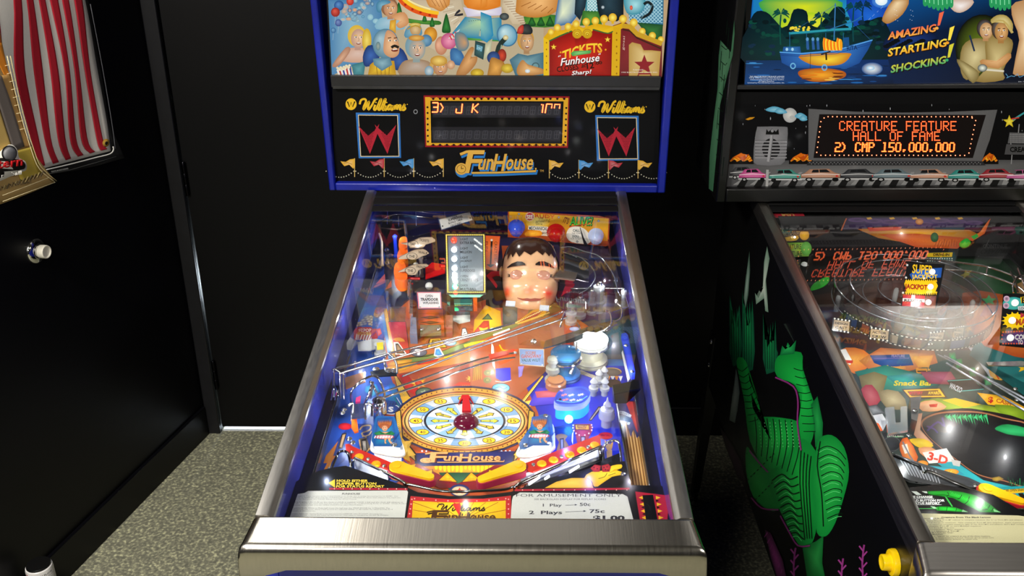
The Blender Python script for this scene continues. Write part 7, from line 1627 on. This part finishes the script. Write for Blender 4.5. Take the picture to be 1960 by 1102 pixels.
A.poly([(440, 100), (540, 95), (520, 150), (470, 150)], 'd8902c', 'f0b850'); A.poly([(460, 155), (510, 155), (520, 215), (470, 215)], 'd89020'); 
for k in range(4): A.poly([(466+k*2, 165+k*13), (508+k*2, 165+k*13), (506+k*2, 172+k*13), (468+k*2, 172+k*13)], '2a1c10')
A.poly([(180, 170), (320, 140), (480, 180), (560, 230), (400, 260), (240, 250)], '1c6a5c', '3a9a84', (330, 200)); A.poly([(320, 190), (440, 180), (470, 220), (380, 235)], '1a7a80', '38b0a8')
A.text('Snack Bar', 358, 210, 180, 24, 'e0c828', bold=.03, shear=.2)
A.poly([(200, 190), (270, 170), (330, 190), (300, 300), (230, 310)], '7a6a40', 'a8a070'); A.poly([(210, 250), (260, 230), (300, 300), (250, 330)], 'b83848', 'e07880', sm=2); A.poly([(290, 260), (380, 260), (420, 330), (330, 340)], '8a7a54', 'c0b088', sm=2)
A.poly([(395, 250), (575, 243), (605, 290), (430, 294)], '3a2410'); A.poly([(404, 254), (568, 248), (594, 285), (434, 288)], 'e8b018'); A.poly([(420, 260), (560, 254), (580, 280), (440, 282)], '6a4010'); A.text('MYSTERY', 430, 262, 62, 14, 'c82818', bold=.03, rot=-2); A.text('AWARD', 516, 260, 54, 14, 'e8c030', bold=.03)
A.poly([(480, 170), (620, 170), (660, 230), (520, 225)], '8a3a4a', 'b0607a'); A.poly([(600, 210), (760, 190), (780, 250), (640, 262)], '141418'); A.line([(605, 212), (720, 205), (770, 250), (650, 260)], 4, '58b0a8', closed=True); A.text('WACKO', 620, 220, 60, 26, 'd8d8e0', rot=24, bold=.02)
for x, y in ((640, 130), (700, 170), (770, 210), (610, 100)): A.poly([(x, y-16), (x+30, y-20), (x+36, y+20), (x+6, y+24)], '0c6a38', '28b060')
A.poly([(700, 60), (954, 60), (954, 200), (800, 200)], 'a8acb4', 'd0d4dc', (860, 130)); A.poly([(785, 70), (850, 60), (870, 90), (820, 110), (780, 95)], '5a4a10', 'a88c28', sm=3); A.poly([(800, 130), (880, 120), (900, 180), (850, 210), (800, 190)], 'c8902c', 'f0c878', sm=2)
for k in range(4): A.line([(800+k*22, 140), (840+k*18, 205)], 6, ('b83018', 'f4e8c8')[k % 2])
A.poly([(740, 265), (860, 280), (954, 330), (954, 360), (880, 330), (790, 320)], 'e0a018', 'f8c830'); A.text('$', 790, 284, 24, 30, 'b81c1c', bold=.04); A.text('CASH', 830, 290, 70, 20, 'b8501c', bold=.03, rot=14)
A.poly([(470, 310), (560, 290), (700, 310), (820, 330), (954, 360), (954, 410), (800, 370), (660, 345), (520, 340)], '6a7a18', 'a8c838', sm=2); A.poly([(580, 300), (640, 290), (760, 320), (680, 335)], 'd8b020'); A.poly([(470, 315), (540, 300), (600, 330), (560, 350), (490, 350)], 'd89868', 'f0c098', sm=2); A.poly([(520, 320), (560, 316), (555, 332), (525, 332)], 'c83828')
A.poly([(820, 320), (954, 340), (954, 400), (860, 370)], '6a8818', '98b830', sm=2)
A.poly([(470, 390), (600, 345), (760, 345), (1010, 430), (1010, 710), (760, 660), (620, 590), (500, 460)], '140c14', '241824', sm=4); A.poly([(446, 380), (490, 360), (480, 440), (540, 500), (470, 480), (440, 430)], 'd89878', 'f0c0a0', sm=2)
P_ = [(484, 400), (520, 370), (600, 352), (740, 352), (860, 380), (1010, 440), (1010, 690), (860, 670), (740, 640), (640, 570), (540, 490), (495, 440)]
A.poly(P_, 'a86a48', sm=4); A.poly([(748+(x-748)*.975, 520+(y-520)*.96) for x, y in P_], '0a0c12', '1c1e24', (800, 540), sm=4)
for k in range(16): A.poly([(590+k*12, 372+(k % 3)*6), (604+k*12, 364), (612+k*12, 392+(k*31 % 26)), (600+k*12, 384)], ('1c8a48', '38c078')[k % 2])
A.line([(512, 440), (560, 400), (590, 420), (580, 380)], 9, '3a2070', 3); A.line([(510, 420), (540, 430), (560, 450)], 7, '3a2070', 3)
A.poly([(820, 430), (880, 410), (1000, 440), (1010, 470), (900, 460), (860, 450)], '18884a', '38c878', sm=3); A.poly([(805, 655), (840, 648), (862, 660), (830, 672), (812, 668)], '8a6a18', 'c8a838'); 
for k in range(10): A.line([(890+k*9, 690), (880+k*11, 650+(k*17 % 26))], 4, ('0c4a2c', '1c8a50')[k % 2])
A.poly([(560, 590), (640, 580), (760, 665), (1010, 720), (1010, 745), (760, 720), (640, 640)], '1c98a8', '38c0c8', sm=2); A.poly([(760, 700), (1010, 690), (1010, 760), (780, 740)], '1c98a0')
A.poly([(770, 715), (1010, 700), (1010, 718), (780, 735)], 'e8b818'); A.text('MOVE YOUR CAR OPEN SNACK BAR', 784, 712, 210, 12, '1a1408', rot=-3, bold=.02)
for k in range(5): A.poly([(790+k*34, 738-k*3), (812+k*34, 736-k*3), (828+k*34, 762-k*3), (806+k*34, 764-k*3)], 'a87040' if k % 2 else '1a1410')
A.poly([(300, 450), (380, 450), (400, 500), (350, 540), (310, 500)], '0c0e10', '2a2e30', sm=2); A.line([(330, 468), (400, 466)], 5, '5ac878'); A.text('EXTRA BALL', 330, 460, 76, 8, 'f0d0d0')
A.ell(350, 500, 42, 34, '1c1e20', '3a3c40'); A.ring(350, 500, 42, 34, 4, '58595c')
A.poly([(385, 500), (420, 470), (470, 560), (440, 600), (400, 560)], 'd8581c', 'f8a858', sm=2); A.poly([(395, 505), (420, 500), (430, 540), (410, 545)], 'f8e8d8'); A.line([(400, 490), (450, 580), (500, 590)], 7, '8a8490', 3); A.poly([(430, 480), (500, 478), (540, 510), (480, 520)], 'e8b818', 'f8d848', sm=3)
A.poly([(470, 520), (530, 515), (560, 545), (500, 560)], 'd88858', 'f0b890', sm=2); A.poly([(490, 540), (600, 520), (640, 580), (520, 590)], 'e8e4e0'); A.text('3-D', 520, 535, 94, 40, 'd83818', rot=14, bold=.04); A.ell(490, 592, 26, 16, 'd87818', 'f8b048'); A.poly([(520, 600), (640, 610), (680, 640), (560, 640)], '1c90a8', '48c0d0'); A.ell(620, 628, 36, 14, 'e87818', 'fce060')
A.poly([(620, 570), (665, 580), (660, 604), (630, 598)], 'c8c4c0'); A.text('You', 606, 616, 40, 24, 'e8a018', bold=.03)
A.poly([(250, 360), (300, 350), (330, 400), (310, 440), (270, 420)], 'e8e8ea', 'b8bcc4'); A.poly([(260, 400), (290, 405), (310, 440), (270, 440)], 'e8541c', 'f87838'); A.poly([(230, 330), (280, 320), (320, 360), (260, 370)], '3a3c40', 'a0a4a8')
A.poly([(270, 440), (300, 450), (310, 480), (290, 490)], '18a050')
A.tf()
w3 = lambda x, y: prj(PF0+EX*(.847+x)+EY*y)          # right-hand half, mostly beyond the picture's edge
A.poly([w3(.0, .09), w3(.13, .16), w3(.16, .45), w3(.06, .58), w3(.02, .52), w3(.10, .40), w3(.10, .24)], '1c5a60', '2a8a88'); A.poly([w3(.12, .10), w3(.245, .10), w3(.245, .95), w3(.14, .95)], '12301c', '2a6a3a'); A.poly([w3(.06, .55), w3(.20, .50), w3(.22, .70), w3(.10, .75)], 'a8481c', 'e88838', sm=3)
A.poly([w3(.14, .30), w3(.20, .20), w3(.22, .42), w3(.17, .46)], '1c98a8', '48c8d0', sm=3); A.poly([w3(.205, .03), w3(.243, .03), w3(.243, .80), w3(.215, .78)], 'b88648')
for k in range(6): A.star(*w3(.10+k*.02, .48+(k % 3)*.12), 18, ('e8b818', 'd84a28', '38c878')[k % 3], ry=.6)
A.build('playfield', PFART, rk)
# ------------------------------------------------------------------ back panel painting
Z()
M().box((.847-.2655, YBP, .93), (.847+.2655, YBP+.010, 1.062)).build('back_panel', BLACKP, rk)
bp2 = lambda q: hit(q, (0, .885, 0), V3((0, -1, 0)))
A = Art(bp2, (0, -1, 0)); A.tf(1420, 380, 3.444)
A.prism([bp2(A.pt(p))+V3((0, .0035, 0)) for p in ((240, 118), (1860, 118), (1860, 380), (330, 380))], V3((0, -.003, 0)), '0c090e')
A.poly([(240, 118), (1860, 118), (1860, 380), (330, 380)], '0c090e'); A.poly([(690, 124), (1640, 124), (1560, 200), (660, 205)], '2a1c3c', '4a3470', (1100, 150)); 
for k in range(8): A.ell(760+k*110, 140+(k*37 % 30), 60, 14, '5a3c70', '3a2850')
for k in range(5): A.poly([(820+k*150, 126), (850+k*150, 122), (860+k*150, 134), (830+k*150, 138)], 'c89838')
A.poly([(760, 200), (900, 196), (1500, 206), (1560, 235), (1400, 320), (1200, 310), (900, 260)], 'a8641c', 'e8a828', (1200, 225)); A.poly([(900, 235), (1150, 230), (1500, 260), (1420, 330), (1150, 320)], 'b8481c', 'e87828', (1300, 290))
A.poly([(828, 190), (1054, 186), (1040, 208), (840, 216)], 'b83018', 'd85838'); A.line([(860, 190), (1020, 180)], 6, '3a1c14'); A.ell(1170, 152, 26, 20, 'a86430', 'e0a060')
A.poly([(1640, 130), (1600, 230), (1520, 280), (1490, 270), (1570, 220), (1620, 150)], 'c8541c', 'f08838'); A.line([(655, 210), (680, 150), (690, 130)], 8, 'a85428', 2)
for k in range(9):
    t = math.radians(-170+k*20); A.line([(735, 240), (735+50*math.cos(t), 240+44*math.sin(t))], 5, '1c1408')
for k in range(9): A.line([(1270+k*18, 316), (1290+k*16, 266+(k % 3)*8)], 5, 'a8481c')
A.ell(1270, 255, 26, 32, '1c4a2c', '3a7a48'); A.poly([(1435, 290), (1480, 260), (1510, 290), (1480, 322), (1440, 318)], '18a028', '48e050', sm=3); A.poly([(1510, 250), (1550, 230), (1560, 250), (1530, 270)], '28a838')
A.poly([(1215, 355), (1400, 350), (1414, 384), (1395, 440), (1210, 420)], '0c3038', '1a5a60'); A.poly([(1225, 358), (1390, 354), (1385, 384), (1220, 384)], 'e0b818'); A.text('DRIVE-IN', 1262, 360, 106, 18, '2a1c08', bold=.04); A.dots([(1225+k*16, 395+j*14) for k in range(11) for j in range(3)], 5, 'd8e0d0', n=6)
A.poly([(1590, 270), (1800, 285), (1780, 400), (1560, 385)], '161618'); A.text('CONTINUE', 1590, 300, 160, 26, '3a3a3c', bold=.02); A.ell(1810, 380, 34, 44, '2a0c10', '6a2028')
A.tf(); A.build('painted_backdrop', ART, rk)
# small signs at the left
Z(1420, 380, 3.444)
board('unlimited_sign', [(246, 190), (430, 186), (450, 282), (285, 286)], (360, 280), .05, 20, '16120c', lambda A: (A.text('UNLIMITED', 254, 196, 136, 24, 'd8b050', bold=.02), A.text('MILLIONS', 262, 226, 116, 20, '8a6a40', bold=.01), A.poly([(265, 258), (370, 245), (360, 275), (290, 280)], 'b88818', 'e8b820', sm=2), A.ell(412, 240, 32, 34, 'b88018', 'e8b020')), rk)
board('feature_sign', [(290, 290), (434, 288), (440, 380), (325, 384)], (370, 380), .045, 20, '5a8820', lambda A: (A.poly([(294, 294), (430, 292), (436, 376), (328, 380)], '6a9a24', 'a8c838'), A.text('CREATURE', 262, 300, 130, 34, '2a3a0c', bold=.02), A.text('FEATURE', 286, 346, 110, 34, '2a3a0c', bold=.02), A.ell(424, 330, 36, 46, '4a8a2c', '68b048')), rk)
for q, h in (((420, 222), .06), ((418, 332), .055), ((412, 436), .05)):
    dome('lamp_dome', q, 22, h, milky('white lamp dome', 'e8e8e4', .3, .2, .25), rk, .9)
M().lathe(H((412, 440), .045), N, [(.009, 0), (.009, .003), (.007, .005)], 18).build('lamp_ring', SCREW, rk)
M().ball(H((348, 254), .062), .0022, N).build('lamp', BULB, rk)
board('yellow_tag', [(340, 405), (385, 400), (384, 466), (352, 468)], (366, 466), .04, 18, '14100a', lambda A: (A.ell(366, 425, 12, 10, '2a2008', 'c89a28'), A.poly([(354, 440), (382, 440), (380, 462), (358, 462)], 'c8982c')), rk)
q = [hit(zp(p), (0, 0, 0), V3((0, 1, 0))) for p in ()]
A = Art(lambda q: hit(q, (0, 0, ZL-.0145), V3((0, -math.sin(SL), math.cos(SL)))), (0, -SL, 1)); A.tf(1420, 380, 3.444)
st = [(205, 97), (404, 94), (418, 122), (220, 124)]; A.prism([A.fn(A.pt(p)) for p in st], V3((0, 0, -.0008)), '8a1c28'); A.poly(st, 'b02434'); A.text('USA', 0, 0, 0, 0, 'd8b060', bold=.03, quad=[(350, 121), (258, 121), (256, 97), (342, 97)])  # flipped strip standing in for a sticker's reflection in the glass
A.tf(); A.build('sticker_reflection', ART, rk)
# ------------------------------------------------------------------ clear whirlpool bowl, film strip round its front
bc = H((1120, 660), .040); Rb = 500/3.444*(bc-CAMP).dot(CF)/FPX
def ringwall(name, r, h0, h1, m, a0=0, a1=360, n=48, r2=None):
    mm = M(); vs = []; r2 = r if r2 is None else r2
    for k in range(n+1):
        a = math.radians(a0+(a1-a0)*k/n); d = EX*math.cos(a)+EY*math.sin(a); vs += [bc+d*r+N*h0, bc+d*r2+N*h1]
    mm.add(vs, [(2*k, 2*k+2, 2*k+3, 2*k+1) for k in range(n)]); return mm.build(name, m, rk, ang=60)
CL2 = thin('clear bowl plastic', 'f0f0f2', 2.0, .04, .03)
ringwall('bowl_wall', Rb, -.012, .022, CL2); ringwall('bowl_wall', Rb*.80, .000, .024, CL2); ringwall('bowl_floor', Rb, -.010, -.018, thin('clear bowl floor', 'eeeaec', 1.5, .05, .03), r2=Rb*.46); ringwall('inner_cylinder', Rb*.44, -.034, .016, thin('rosy clear plastic', 'e0c8d0', 2., .05, .05))
for r, h in ((Rb, .022), (Rb*.80, .024), (Rb*.44, .016), (Rb, -.012), (Rb*.62, .004)):
    M().tube([bc+(EX*math.cos(a)+EY*math.sin(a))*r+N*h for a in [2*math.pi*k/56 for k in range(56)]], .0012, 6, True).build('bowl_edge', CE, rk, ang=70)
def filmband():
    A = Art(lambda q: q, N); A.n = V3((0, 0, 0)); n = 40; r = Rb*1.012
    P = lambda a, h: bc+(EX*math.cos(math.radians(a))+EY*math.sin(math.radians(a)))*(r)+N*h
    def band(a0, a1, h0, h1, col, e=0., n=30):
        o = len(A.v); rr = 1+e
        for k in range(n+1):
            a = a0+(a1-a0)*k/n
            for h in (h0, h1): A.v.append(bc+(EX*math.cos(math.radians(a))+EY*math.sin(math.radians(a)))*(r*rr)+N*h)
        for k in range(n): A.f.append((o+2*k, o+2*k+2, o+2*k+3, o+2*k+1)); A.c.append(lin(col))
    band(196, 338, -.024, .000, '16110e')
    for k in range(9):
        a = 200+k*15.5; band(a, a+11, -.020, -.004, ('2a3a5c', '7a3a1c', '8a7a64', '5a3020', '3a4a44')[k % 5], .002, 4)
    for k in range(46): a = 197+k*3.1; band(a, a+1.5, -.0232, -.0212, 'd8d0c0', .003, 2); band(a, a+1.5, -.0028, -.0008, 'd8d0c0', .003, 2)
    A.build('film_strip', ART, rk)
filmband()
def cell(pts, t1, t2, anchor, h):
    def d(A):
        cx_ = sum(p[0] for p in pts)/4; cy_ = sum(p[1] for p in pts)/4; In = [(cx_+(x-cx_)*.86, cy_+(y-cy_)*.70) for x, y in pts]
        A.poly(In, '9a8468', 'c0a888')
        for (a, b) in ((0, 1), (3, 2)):
            A.dots([(pts[a][0]+(pts[b][0]-pts[a][0])*(k+.5)/5, pts[a][1]+(pts[b][1]-pts[a][1])*(k+.5)/5+(7 if a == 0 else -7)) for k in range(5)], 7, 'e8e4d8', n=4)
        w_ = (In[1][0]-In[0][0])*.8; A.text(t1, cx_-w_/2, cy_-24, w_, 16, '1c1410', bold=.03, rot=6); A.text(t2, cx_-w_/2, cy_+2, w_, 18, '1c1410', bold=.03, rot=6)
    board('film_cell', pts, anchor, h, 24, '14100c', d, rk)
cell([(600, 782), (720, 800), (712, 890), (594, 868)], 'DESIGN', 'CAST', (655, 885), .030); cell([(842, 842), (978, 862), (972, 945), (834, 926)], 'ACTOR', 'CREW', (905, 935), .028)
cell([(1235, 878), (1342, 864), (1328, 950), (1222, 968)], 'SOUND', 'EFFECTS', (1280, 960), .030); cell([(1396, 846), (1470, 834), (1462, 915), (1380, 934)], 'MUSIC', 'SCORE', (1425, 925), .032)
# jackpot sign over the bowl
def jp(A):
    A.poly([(1150, 465), (1320, 455), (1312, 520), (1120, 530), (1105, 500)], '1c4a98', '2a68c0'); A.text('SUPER', 1126, 432, 136, 60, 'e8b818', rot=4, bold=.02); A.text('JACKPOT', 1122, 500, 170, 36, 'e0b828', rot=0, bold=.03, shear=-.1)
    A.poly([(1070, 560), (1080, 540), (1280, 548), (1292, 575), (1275, 612), (1180, 630), (1085, 612)], 'e0b010'); 
    for k in range(15): A.poly([(1075+k*14, 545+(k % 2)*4), (1084+k*14, 530), (1092+k*14, 548)], 'e0b010'); A.poly([(1075+k*14, 612), (1084+k*14, 636), (1092+k*14, 614)], 'e0b010')
    A.text('JACKPOT', 1074, 560, 150, 44, '8a1c10', rot=3, bold=.05)
    A.poly([(1062, 630), (1206, 640), (1200, 718), (1056, 706)], 'b02428'); A.poly([(1118, 634), (1142, 636), (1136, 712), (1112, 710)], 'e0d8d0'); A.poly([(1060, 655), (1204, 664), (1202, 684), (1058, 676)], 'e0d8d0'); A.text('RESCUE', 1070, 660, 128, 18, '1c1414', bold=.04, rot=3)
    A.poly([(1206, 640), (1282, 640), (1274, 724), (1200, 718)], '5a3428', '7a4a38')
    for x, y in ((1090, 438), (1082, 520), (1062, 620), (1200, 526)): A.ell(x, y, 7, 7, 'c8c8c8')
js = board('jackpot_sign', [(1090, 420), (1336, 432), (1278, 728), (1048, 706)], (1165, 715), .062, 16, '0c0c0e', jp, rk)
t16 = math.radians(16); n16 = V3((0, -math.cos(t16), math.sin(t16))); c16 = H((1165, 715), .062)
for x, y in ((1254, 482), (1242, 580), (1228, 682)):
    p = hit(zp((x, y)), c16, n16)+n16*.001; M().ball(p, 20/3.444*(p-CAMP).dot(CF)/FPX, n16, half=True, sz=.7).build('sign_lamp', milky('white sign lamp', 'f0f0ec', .2, .2, .5), js)
M().prism([hit(zp(p), c16+n16*-.004, n16) for p in ((1048, 712), (1290, 730), (1280, 830), (1040, 826))], n16*.0012).build('clear_sign_panel', thin('tan clear', 'c8b088', 1.8, .1, .16), js)
def rs(A):
    A.ell(1790, 690, 70, 42, '2a8a88', '58c0b8'); A.ell(1745, 660, 20, 20, 'c8a8c0', '5a3a54'); A.ell(1742, 705, 20, 20, 'c8a8c0', '5a3a54'); A.poly([(1835, 650), (1870, 645), (1870, 690), (1842, 690)], 'e0c018'); A.text('E', 1844, 650, 30, 40, '2a1c10', bold=.04); A.poly([(1818, 710), (1870, 706), (1870, 736), (1822, 736)], 'b8bcc0'); A.text('LOCK', 1828, 714, 60, 18, '3a3a40', bold=.02)
    for k in range(14): t = 2*math.pi*k/14; A.poly([(1800+62*math.cos(t-.2), 805+40*math.sin(t-.2)), (1800+92*math.cos(t), 805+62*math.sin(t)), (1800+62*math.cos(t+.2), 805+40*math.sin(t+.2))], 'e8c010')
    A.ell(1800, 805, 72, 48, 'e8c010'); A.text('M', 1836, 754, 44, 30, 'a82038', bold=.05); A.text('MAD', 1806, 790, 100, 44, 'a8441c', bold=.05)
    A.poly([(1712, 890), (1760, 870), (1870, 874), (1870, 965), (1716, 955)], '3a2050', '5a3478'); A.dots([(1722+k*18, 880-k*1) for k in range(9)]+[(1722+k*18, 955) for k in range(9)]+[(1716, 900), (1714, 925)], 6, 'd8502c', n=6); A.text('COUNT', 1798, 894, 130, 36, 'e8e4e0', bold=.03, shear=.1); A.text('TO FUN', 1818, 932, 90, 28, 'e8e4e0', bold=.02)
sg = board('movie_sign', [(1722, 625), (1905, 628), (1895, 985), (1697, 966)], (1790, 970), .055, 14, '0b0b0d', rs, rk)
t14 = math.radians(14); n14 = V3((0, -math.cos(t14), math.sin(t14))); c14 = H((1790, 970), .055)
for x, y in ((1798, 686), (1780, 802), (1768, 916)):
    p = hit(zp((x, y)), c14, n14)+n14*.001; M().ball(p, 24/3.444*(p-CAMP).dot(CF)/FPX, n14, half=True, sz=.7).build('sign_lamp', milky('white sign lamp', 'f0f0ec', .2, .2, .5), sg)
# wire ramp at the back right, clear rails running down
for P_ in ([(1060, 398, .08), (1250, 402, .08), (1500, 430, .078), (1640, 455, .076), (1860, 540, .07), (1900, 600, .06)], [(1340, 468, .075), (1500, 478, .074), (1640, 510, .072), (1800, 570, .068), (1880, 630, .06)], [(1790, 620, .07), (1790, 560, .08), (1830, 510, .085), (1900, 505, .085)], [(1820, 620, .06), (1800, 540, .075), (1770, 480, .085)], [(1870, 590, .07), (1820, 460, .085)]):
    wire('wire_ramp', P_, rk, r=.0019, m=CHROME)
wire('wire_stay', [(1620, 455, .078), (1612, 500, .07)], rk, sm=0)
wall('clear_lane_wall', [(410, 560), (440, 480), (600, 440), (760, 420), (900, 430)], .03, .07, CL2, rk)
plate('green_leaf_plastic', [(p.x, p.y) for p in cr([(450, 600, 0), (480, 560, 0), (560, 520, 0), (575, 545, 0), (540, 580, 0), (470, 605, 0)], 3)], .035, .002, mat('green plastic', '28a030', .3), rk)
plate('dark_disc', [(700+44*math.cos(a), 670+46*math.sin(a)) for a in [2*math.pi*k/20 for k in range(20)]], .022, .004, BLACKP, rk)
for q in ((1500, 770), (620, 740), (1000, 690)): M().lathe(H(q, 0), N, [(.005, 0), (.005, .03), (.003, .034)], 12).build('post', CLP, rk)
Z(1560, 640, 2.385)
for P_ in ([(560, 90, .05), (760, 190, .05), (954, 310, .046), (1010, 340, .045)], [(600, 130, .046), (780, 240, .044), (954, 346, .04), (1010, 370, .04)], [(590, 96, .054), (954, 290, .05), (1010, 318, .05)]): wire('clear_rail', P_, rk, r=.0019, m=CE, sm=3)
plate('metal_plate', [(780, 130), (940, 125), (1000, 140), (1000, 150), (790, 145)], .04, .002, SCREW, rk)
# frosted U-shaped ramp end
FRO = milky('frosted clear', 'd0d4d8', .35, .2, .05)
m = M(); m.prism([H(p, .03) for p in ((318, 342), (360, 338), (366, 410), (388, 410), (388, 338), (418, 336), (422, 446), (330, 462))], N*.004); u = m.build('u_shaped_ramp_end', FRO, rk)
M().prism([H(p, .0) for p in ((420, 350), (470, 345), (450, 460), (424, 450))], N*.028).build('steel_side', mat('grey steel', '8e8e90', .3, .9), u)
wire('hook_wire', [(335, 560, .012), (345, 545, .02), (365, 550, .022), (372, 572, .015)], rk, r=.0018, m=WIRE)
for q in ((455, 348), (428, 462), (730, 692), (915, 250), (922, 300)): screw(q, .03 if q[0] < 460 else .024, rk, .004)
# left slingshot guide with its black wires, flipper
SG = artplate('lane_guide', [(350, 580), (366, 552), (470, 590), (560, 620), (700, 660), (765, 690), (770, 700), (560, 690), (440, 668), (380, 640), (352, 610)], .022, .003, '3a3c40', lambda A: (A.poly([(362, 580), (380, 562), (480, 600), (700, 664), (750, 690), (560, 680), (440, 655), (385, 630)], '2a2c30', '585a60'), [A.line([(390+k*16, 572+k*5), (430+k*14, 640+k*4)], 4, 'a8acb4') for k in range(11)]), rk)
M().prism([H(p, .001) for p in ((352, 612), (380, 640), (440, 668), (560, 690), (745, 720), (735, 745), (600, 700), (430, 676), (360, 640))], N*.018).build('white_rubber_side', mat('pale guide side', 'a8aaac', .3), SG)
wire('wire_guide', [(340, 590, .008), (350, 560, .022), (370, 556, .026), (450, 590, .026), (478, 604, .026), (478, 650, .018), (462, 672, .008)], rk, r=.0024, m=BLACKP); wire('wire_guide', [(484, 672, .008), (492, 640, .022), (520, 625, .027), (620, 668, .027), (800, 745, .026), (905, 796, .026), (925, 806, .02)], rk, r=.0026, m=WIRE)
flipper((775, 748), (925, 800), mat('amber flipper plastic', 'f0b010', .3, coat=.3), mat('red flipper rubber', 'b8182c', .5), rk, r0=.012)
wire('drain_guide', [(908, 812, .02), (935, 800, .026), (1010, 806, .026)], rk, r=.0024, m=WIRE)
# apron
def ap2(A):
    A.tf(1640, 940, 6.125)
    for t, x, y, w_, c in (('LANE CHANGE', 576, 52, 312, 1), ('HOLD BUTTON FOR', 600, 94, 430, 0), ('STATUS REPORT', 630, 126, 345, 1)):
        A.text(t, x, y, w_, 27, 'e8ece8', bold=.045)
        if c: A.line([(x, y+32), (x+w_+18, y+31)], 3.5, 'e8ece8')
    A.line([(640, 202), (930, 202)], 9, '38b048'); A.line([(1025, 40), (1120, 180)], 16, '38b048'); A.line([(560, 10), (640, 30)], 7, '38b048')
    for P, c in (([(640, 0), (700, 0), (760, 40), (700, 44)], 'd8e0d8'), ([(540, 0), (580, 0), (600, 20), (560, 24)], '38b048'), ([(760, 0), (820, 0), (830, 24), (800, 20)], 'c8d0c8')): A.poly(P, c)
    seg = [(1060, 0), (1180, 60), (1310, 130), (1450, 190), (1560, 220), (1690, 250)]
    A.poly([(830, 0), (1100, -10), (1240, 10), (1400, 50), (1560, 150), (1620, 200), (1690, 248), (1450, 245), (1320, 180), (1150, 90), (1020, 30), (840, 36)], '0c7a1c', '28d838', (1280, 100))
    for P in ([(1060, 10), (1080, 40), (1050, 60)], [(1230, 40), (1210, 80), (1180, 90)], [(1320, 60), (1300, 120), (1260, 150)], [(1460, 100), (1440, 150), (1470, 170)], [(1560, 160), (1530, 210), (1470, 220)], [(1600, 195), (1580, 235)]): A.line(P, 9, '04240a', 2)
    A.poly([(1600, 205), (1690, 248), (1610, 240)], '8ac890'); A.dots([(1100+(k*67 % 440), 20+(k*67 % 440)*.42+(k*13 % 26)-14) for k in range(40)], 4, '58f068', n=5)
    A.poly([(905, 190), (960, 178), (1060, 178), (1160, 190), (1230, 215), (1300, 242), (1180, 240), (1060, 232), (940, 226)], '0c7a1c', '28d838'); A.poly([(860, 176), (910, 180), (940, 200), (905, 205)], 'a8d8b0'); A.poly([(1240, 215), (1305, 244), (1230, 242)], '8ac890')
    for P in ([(960, 182), (955, 222)], [(1060, 182), (1050, 230)], [(1170, 196), (1160, 236)]): A.line(P, 7, '04240a')
Z()
artplate('apron', [(1722, 937), (1800, 928), (1900, 948), (1955, 980), (2130, 985), (2200, 975), (2300, 940), (2390, 935), (2440, 1050), (1780, 1050)], APH-.002, .002, '060608', ap2, rk)
def card2(A):
    A.tf(1640, 940, 6.125)
    A.text('Creature From The Black Lagoon', 990, 296, 580, 22, '2a2820', bold=.04)
    for x, y, w_, t in ((750, 316, 270, '* Alternate SUB-Modes:'), (790, 336, 1150, '1. Shoot flashing "F-I-L-M" rollover to complete sequence, the "L" or "F-I-L-M"), and advance'), (830, 350, 190, 'bonus multiplier.'), (812, 368, 1180, '2. Full Plunge to maximum.  Time release to "F-I-L-M" lane sequence.  Super maximum or'), (850, 388, 1150, 'or return to complete sequence, light "F" for "F-I-L-M"), and advance "Extra Ball" completed'), (800, 408, 660, '* Complete "F-I-L-M" to start Multiball sequence:'), (850, 428, 290, 'F = "F-I-L-M" spot item'), (860, 446, 400, 'I = Concession "Menu" targets lit.'), (880, 466, 330, 'L = Admission & "F-I-L-M".'), (880, 484, 260, 'M = Park the "Slide".'), (860, 502, 150, '* Multiball:'), (910, 524, 660, '1. "Search" for creature at one of the three locations.'), (920, 544, 690, '2. Once creature is found, "Rescue" girl at center hole.'), (930, 562, 490, '3. Next, shoot "Jackpot" at center hole.')):
        A.text(t, x, y-6, w_, 14, '3a382c', bold=.01)
artplate('instruction_card', [(1752, 988), (1756, 984), (1764, 983), (1948, 987), (1970, 990), (1990, 1050), (1780, 1050)], APH, .0008, 'cfc79c', card2, rk, artmat('cream printed card', .55, 0, .95, .15))
# lamps of the black machine
for x, y, h, pw, c in ((1700, 760, .06, .36, (1, .97, .95)), (1850, 700, .065, .36, (1, .97, .95)), (1640, 640, .06, .30, (.95, .97, 1)), (1780, 590, .075, .26, (1, .9, .92)), (1900, 600, .06, .22, (1, .85, .7)), (1620, 540, .07, .14, (1, .95, .9)), (1760, 480, .05, .10, (1, .85, .7)), (1900, 880, .07, .24, (1, .98, .95)), (1800, 930, .06, .08, (1, 1, .95)), (1740, 850, .05, .2, (.95, 1, .98)), (1640, 760, .06, .25, (1, 1, 1)), (1960, 760, .06, .15, (1, 1, 1))):
    lampat((x, y), h, pw, c)
rb = rb_
# right-hand flipper and guide, mirrored about the middle of the black machine
rb = rk
H0 = H
mir = lambda q, h: PF0+EX*(2*.847)+(lambda d: V3((-d.x, d.y, d.z)))(H0(q, h)-PF0)
Z(1560, 640, 2.385); H = mir
flipper((775, 748), (925, 800), mat('amber flipper plastic', 'f0b010'), mat('red flipper rubber', 'b8182c'), rk, r0=.012)
plate('lane_guide', [(350, 580), (366, 552), (470, 590), (700, 660), (770, 700), (560, 690), (440, 668), (352, 610)], .022, .003, mat('dark guide plastic', '3a3c40', .3, coat=.4), rk)
wire('wire_guide', [(484, 672, .008), (492, 640, .022), (520, 625, .027), (620, 668, .027), (800, 745, .026), (905, 796, .026), (925, 806, .02)], rk, r=.0026, m=WIRE)
H = H0; rb = rb_; Z()
